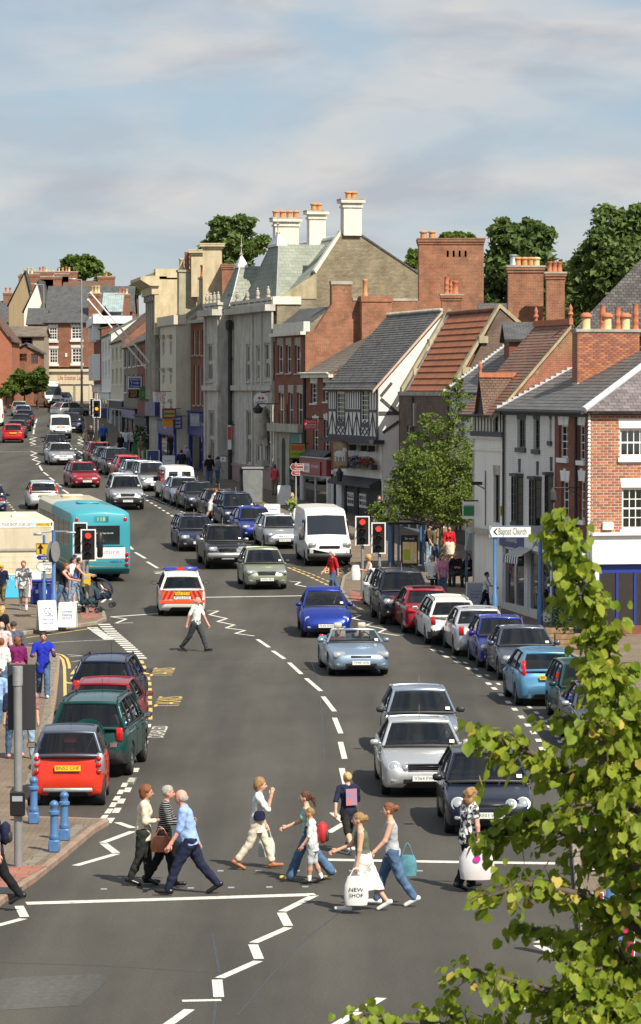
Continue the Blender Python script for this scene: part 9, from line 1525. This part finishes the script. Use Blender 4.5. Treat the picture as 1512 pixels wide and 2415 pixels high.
def near_tree():
 Y0=19.6;base=(hx(1640,Y0),Y0,gz(Y0)+KH);t=thing('lime_tree','bright green leafy branches in the near right corner','tree',base);O=Vector(base)
 def w(u,v,d=0.):return at(u,v,Y0+d)-O
 limbs=[([(1640,2700,0),(1600,2100,0),(1470,1640,-.1),(1385,1420,-.2),(1325,1235,-.3)],1.7),([(1560,2050,0),(1400,1850,-.2),(1230,1765,-.4),(1135,1730,-.5)],1.),([(1570,2150,.1),(1400,1990,.3),(1240,1930,.3),(1150,1975,.2)],.9),([(1570,2230,0),(1380,2110,-.3),(1240,2085,-.5),(1150,2115,-.6)],.9),([(1580,2330,.2),(1400,2230,.4),(1240,2185,.5)],.9),([(1590,2450,0),(1420,2370,-.2),(1230,2320,-.3),(1100,2280,-.4)],.7),([(1600,2560,.1),(1300,2450,0),(1050,2418,-.2),(850,2400,-.3)],.8),([(1600,2050,.3),(1540,1800,.5),(1480,1620,.4)],1.3),([(1620,2250,-.2),(1500,2050,-.4),(1420,1800,-.5),(1400,1560,-.5)],1.2),([(1620,2450,.3),(1480,2280,.2),(1400,2150,.1)],1.1),([(1620,2500,-.3),(1500,2400,-.4),(1420,2300,-.3)],1.1),([(1580,2000,-.1),(1450,1780,.1),(1330,1690,.1)],1.),([(1600,2100,-.4),(1500,1900,-.5),(1380,1900,-.6)],1.1),([(1620,2600,-.2),(1480,2480,-.2),(1380,2430,-.3)],1.),([(1620,2100,.5),(1560,1900,.6),(1540,1700,.6)],1.2)]
 q0=random.Random(3)
 for k in range(13):u1,v1=q0 .uniform(1290,1560),q0 .choice((q0 .uniform(1640,2000),q0 .uniform(2270,2450)));d=q0 .uniform(-.7,.7);limbs.append(([(1640,v1+160,d*.3),(u1+90,v1+60,d),(u1,v1,d*1.2)],1.1))
 MB().tube([(0,0,-.3),(.05,0,2),(-.02,.05,4.2),(0,0,5.6)],[.2,.17,.13,.08],12).build('trunk',BARK,t,60);L1=[];r=random.Random(11)
 for pts,dens in limbs:
  P=[w(*q)for q in pts];b=MB();b.tube(P,[max(.034*(1-i/len(P)),.008)for i in range(len(P))],7);lim=b.build('limb',BARK,t,60);tw=MB();cum=[0]
  for a,q in zip(P,P[1:]):cum.append(cum[-1]+(q-a).length)
  n=int(cum[-1]*50*dens)
  for i in range(n):
   s=cum[-1]*(.12+.88*(i+r.random())/n);k=max(j for j in range(len(cum))if cum[j]<=s or j==0);k=min(k,len(P)-2);o=P[k].lerp(P[k+1],(s-cum[k])/max(1e-6,cum[k+1]-cum[k]));ax=(P[k+1]-P[k]).normalized();d=(Vector((r.gauss(0,1),r.gauss(0,1),r.gauss(.1,.8)))+ax*.8).normalized();ln=r.uniform(.05,.34)*(1.15-.5*s/cum[-1]);e=o+d*ln+Vector((0,0,-.25*ln));tw.tube([o,o.lerp(e,.5)+Vector((0,0,.02)),e],[.006,.004,.002],4)
   for j in range(r.randint(4,7)):f=.3+.7*(j+.5)/5;L1 .append((o.lerp(e,f)+Vector((r.gauss(0,.03),r.gauss(0,.03),r.gauss(0,.02))),d))
  tag(tw.build('twigs',BARK,t),kind='stuff')
 def leaf():
  m=MB();m.add([(0,0,0),(.30,-.10,.05),(.50,.30,.10),(.36,.72,.04),(0,1.08,-.06),(-.36,.72,.04),(-.50,.30,.10),(-.30,-.10,.05),(0,.45,-.04)],[(0,1,8),(1,2,8),(2,3,8),(3,4,8),(4,5,8),(5,6,8),(6,7,8),(7,0,8)]);return m
 lm=leaf();protos=[lm.mesh('leaf',m_,80)for m_ in(LEAFN,LEAFN,LEAFN,LEAFN,LEAFN,LEAFY)];rest=MB();L1 .sort(key=lambda q:q[0].y);cnt=0
 for i,(o,d)in enumerate(L1):
  s=r.uniform(.042,.074);dn=(Vector((d.x*.6,d.y*.6,-.75))+Vector((r.gauss(0,.35),r.gauss(0,.35),r.gauss(0,.3)))).normalized();nr=(Vector((r.gauss(0,.6),-.5+r.gauss(0,.6),.8+r.gauss(0,.4))));nr=(nr-dn*nr.dot(dn)).normalized();x=dn.cross(nr);M=Matrix((x,dn,nr)).transposed().to_4x4()@Matrix.Scale(s,4);M.translation=o;yy=o+O;u=CX+yy.x/yy.y*FPX
  if cnt<300 and u<1512 and yy.z>4.9 and i%3==0:q=link('leaf',r.choice(protos),t);q.matrix_local=M;cnt+=1
  else:rest.add([M@Vector(v)for v in lm.v],lm.f)
 me=rest.mesh('leaf_mass',LEAFN,80);tag(link('leaf_mass',me,t),kind='stuff')
near_tree()
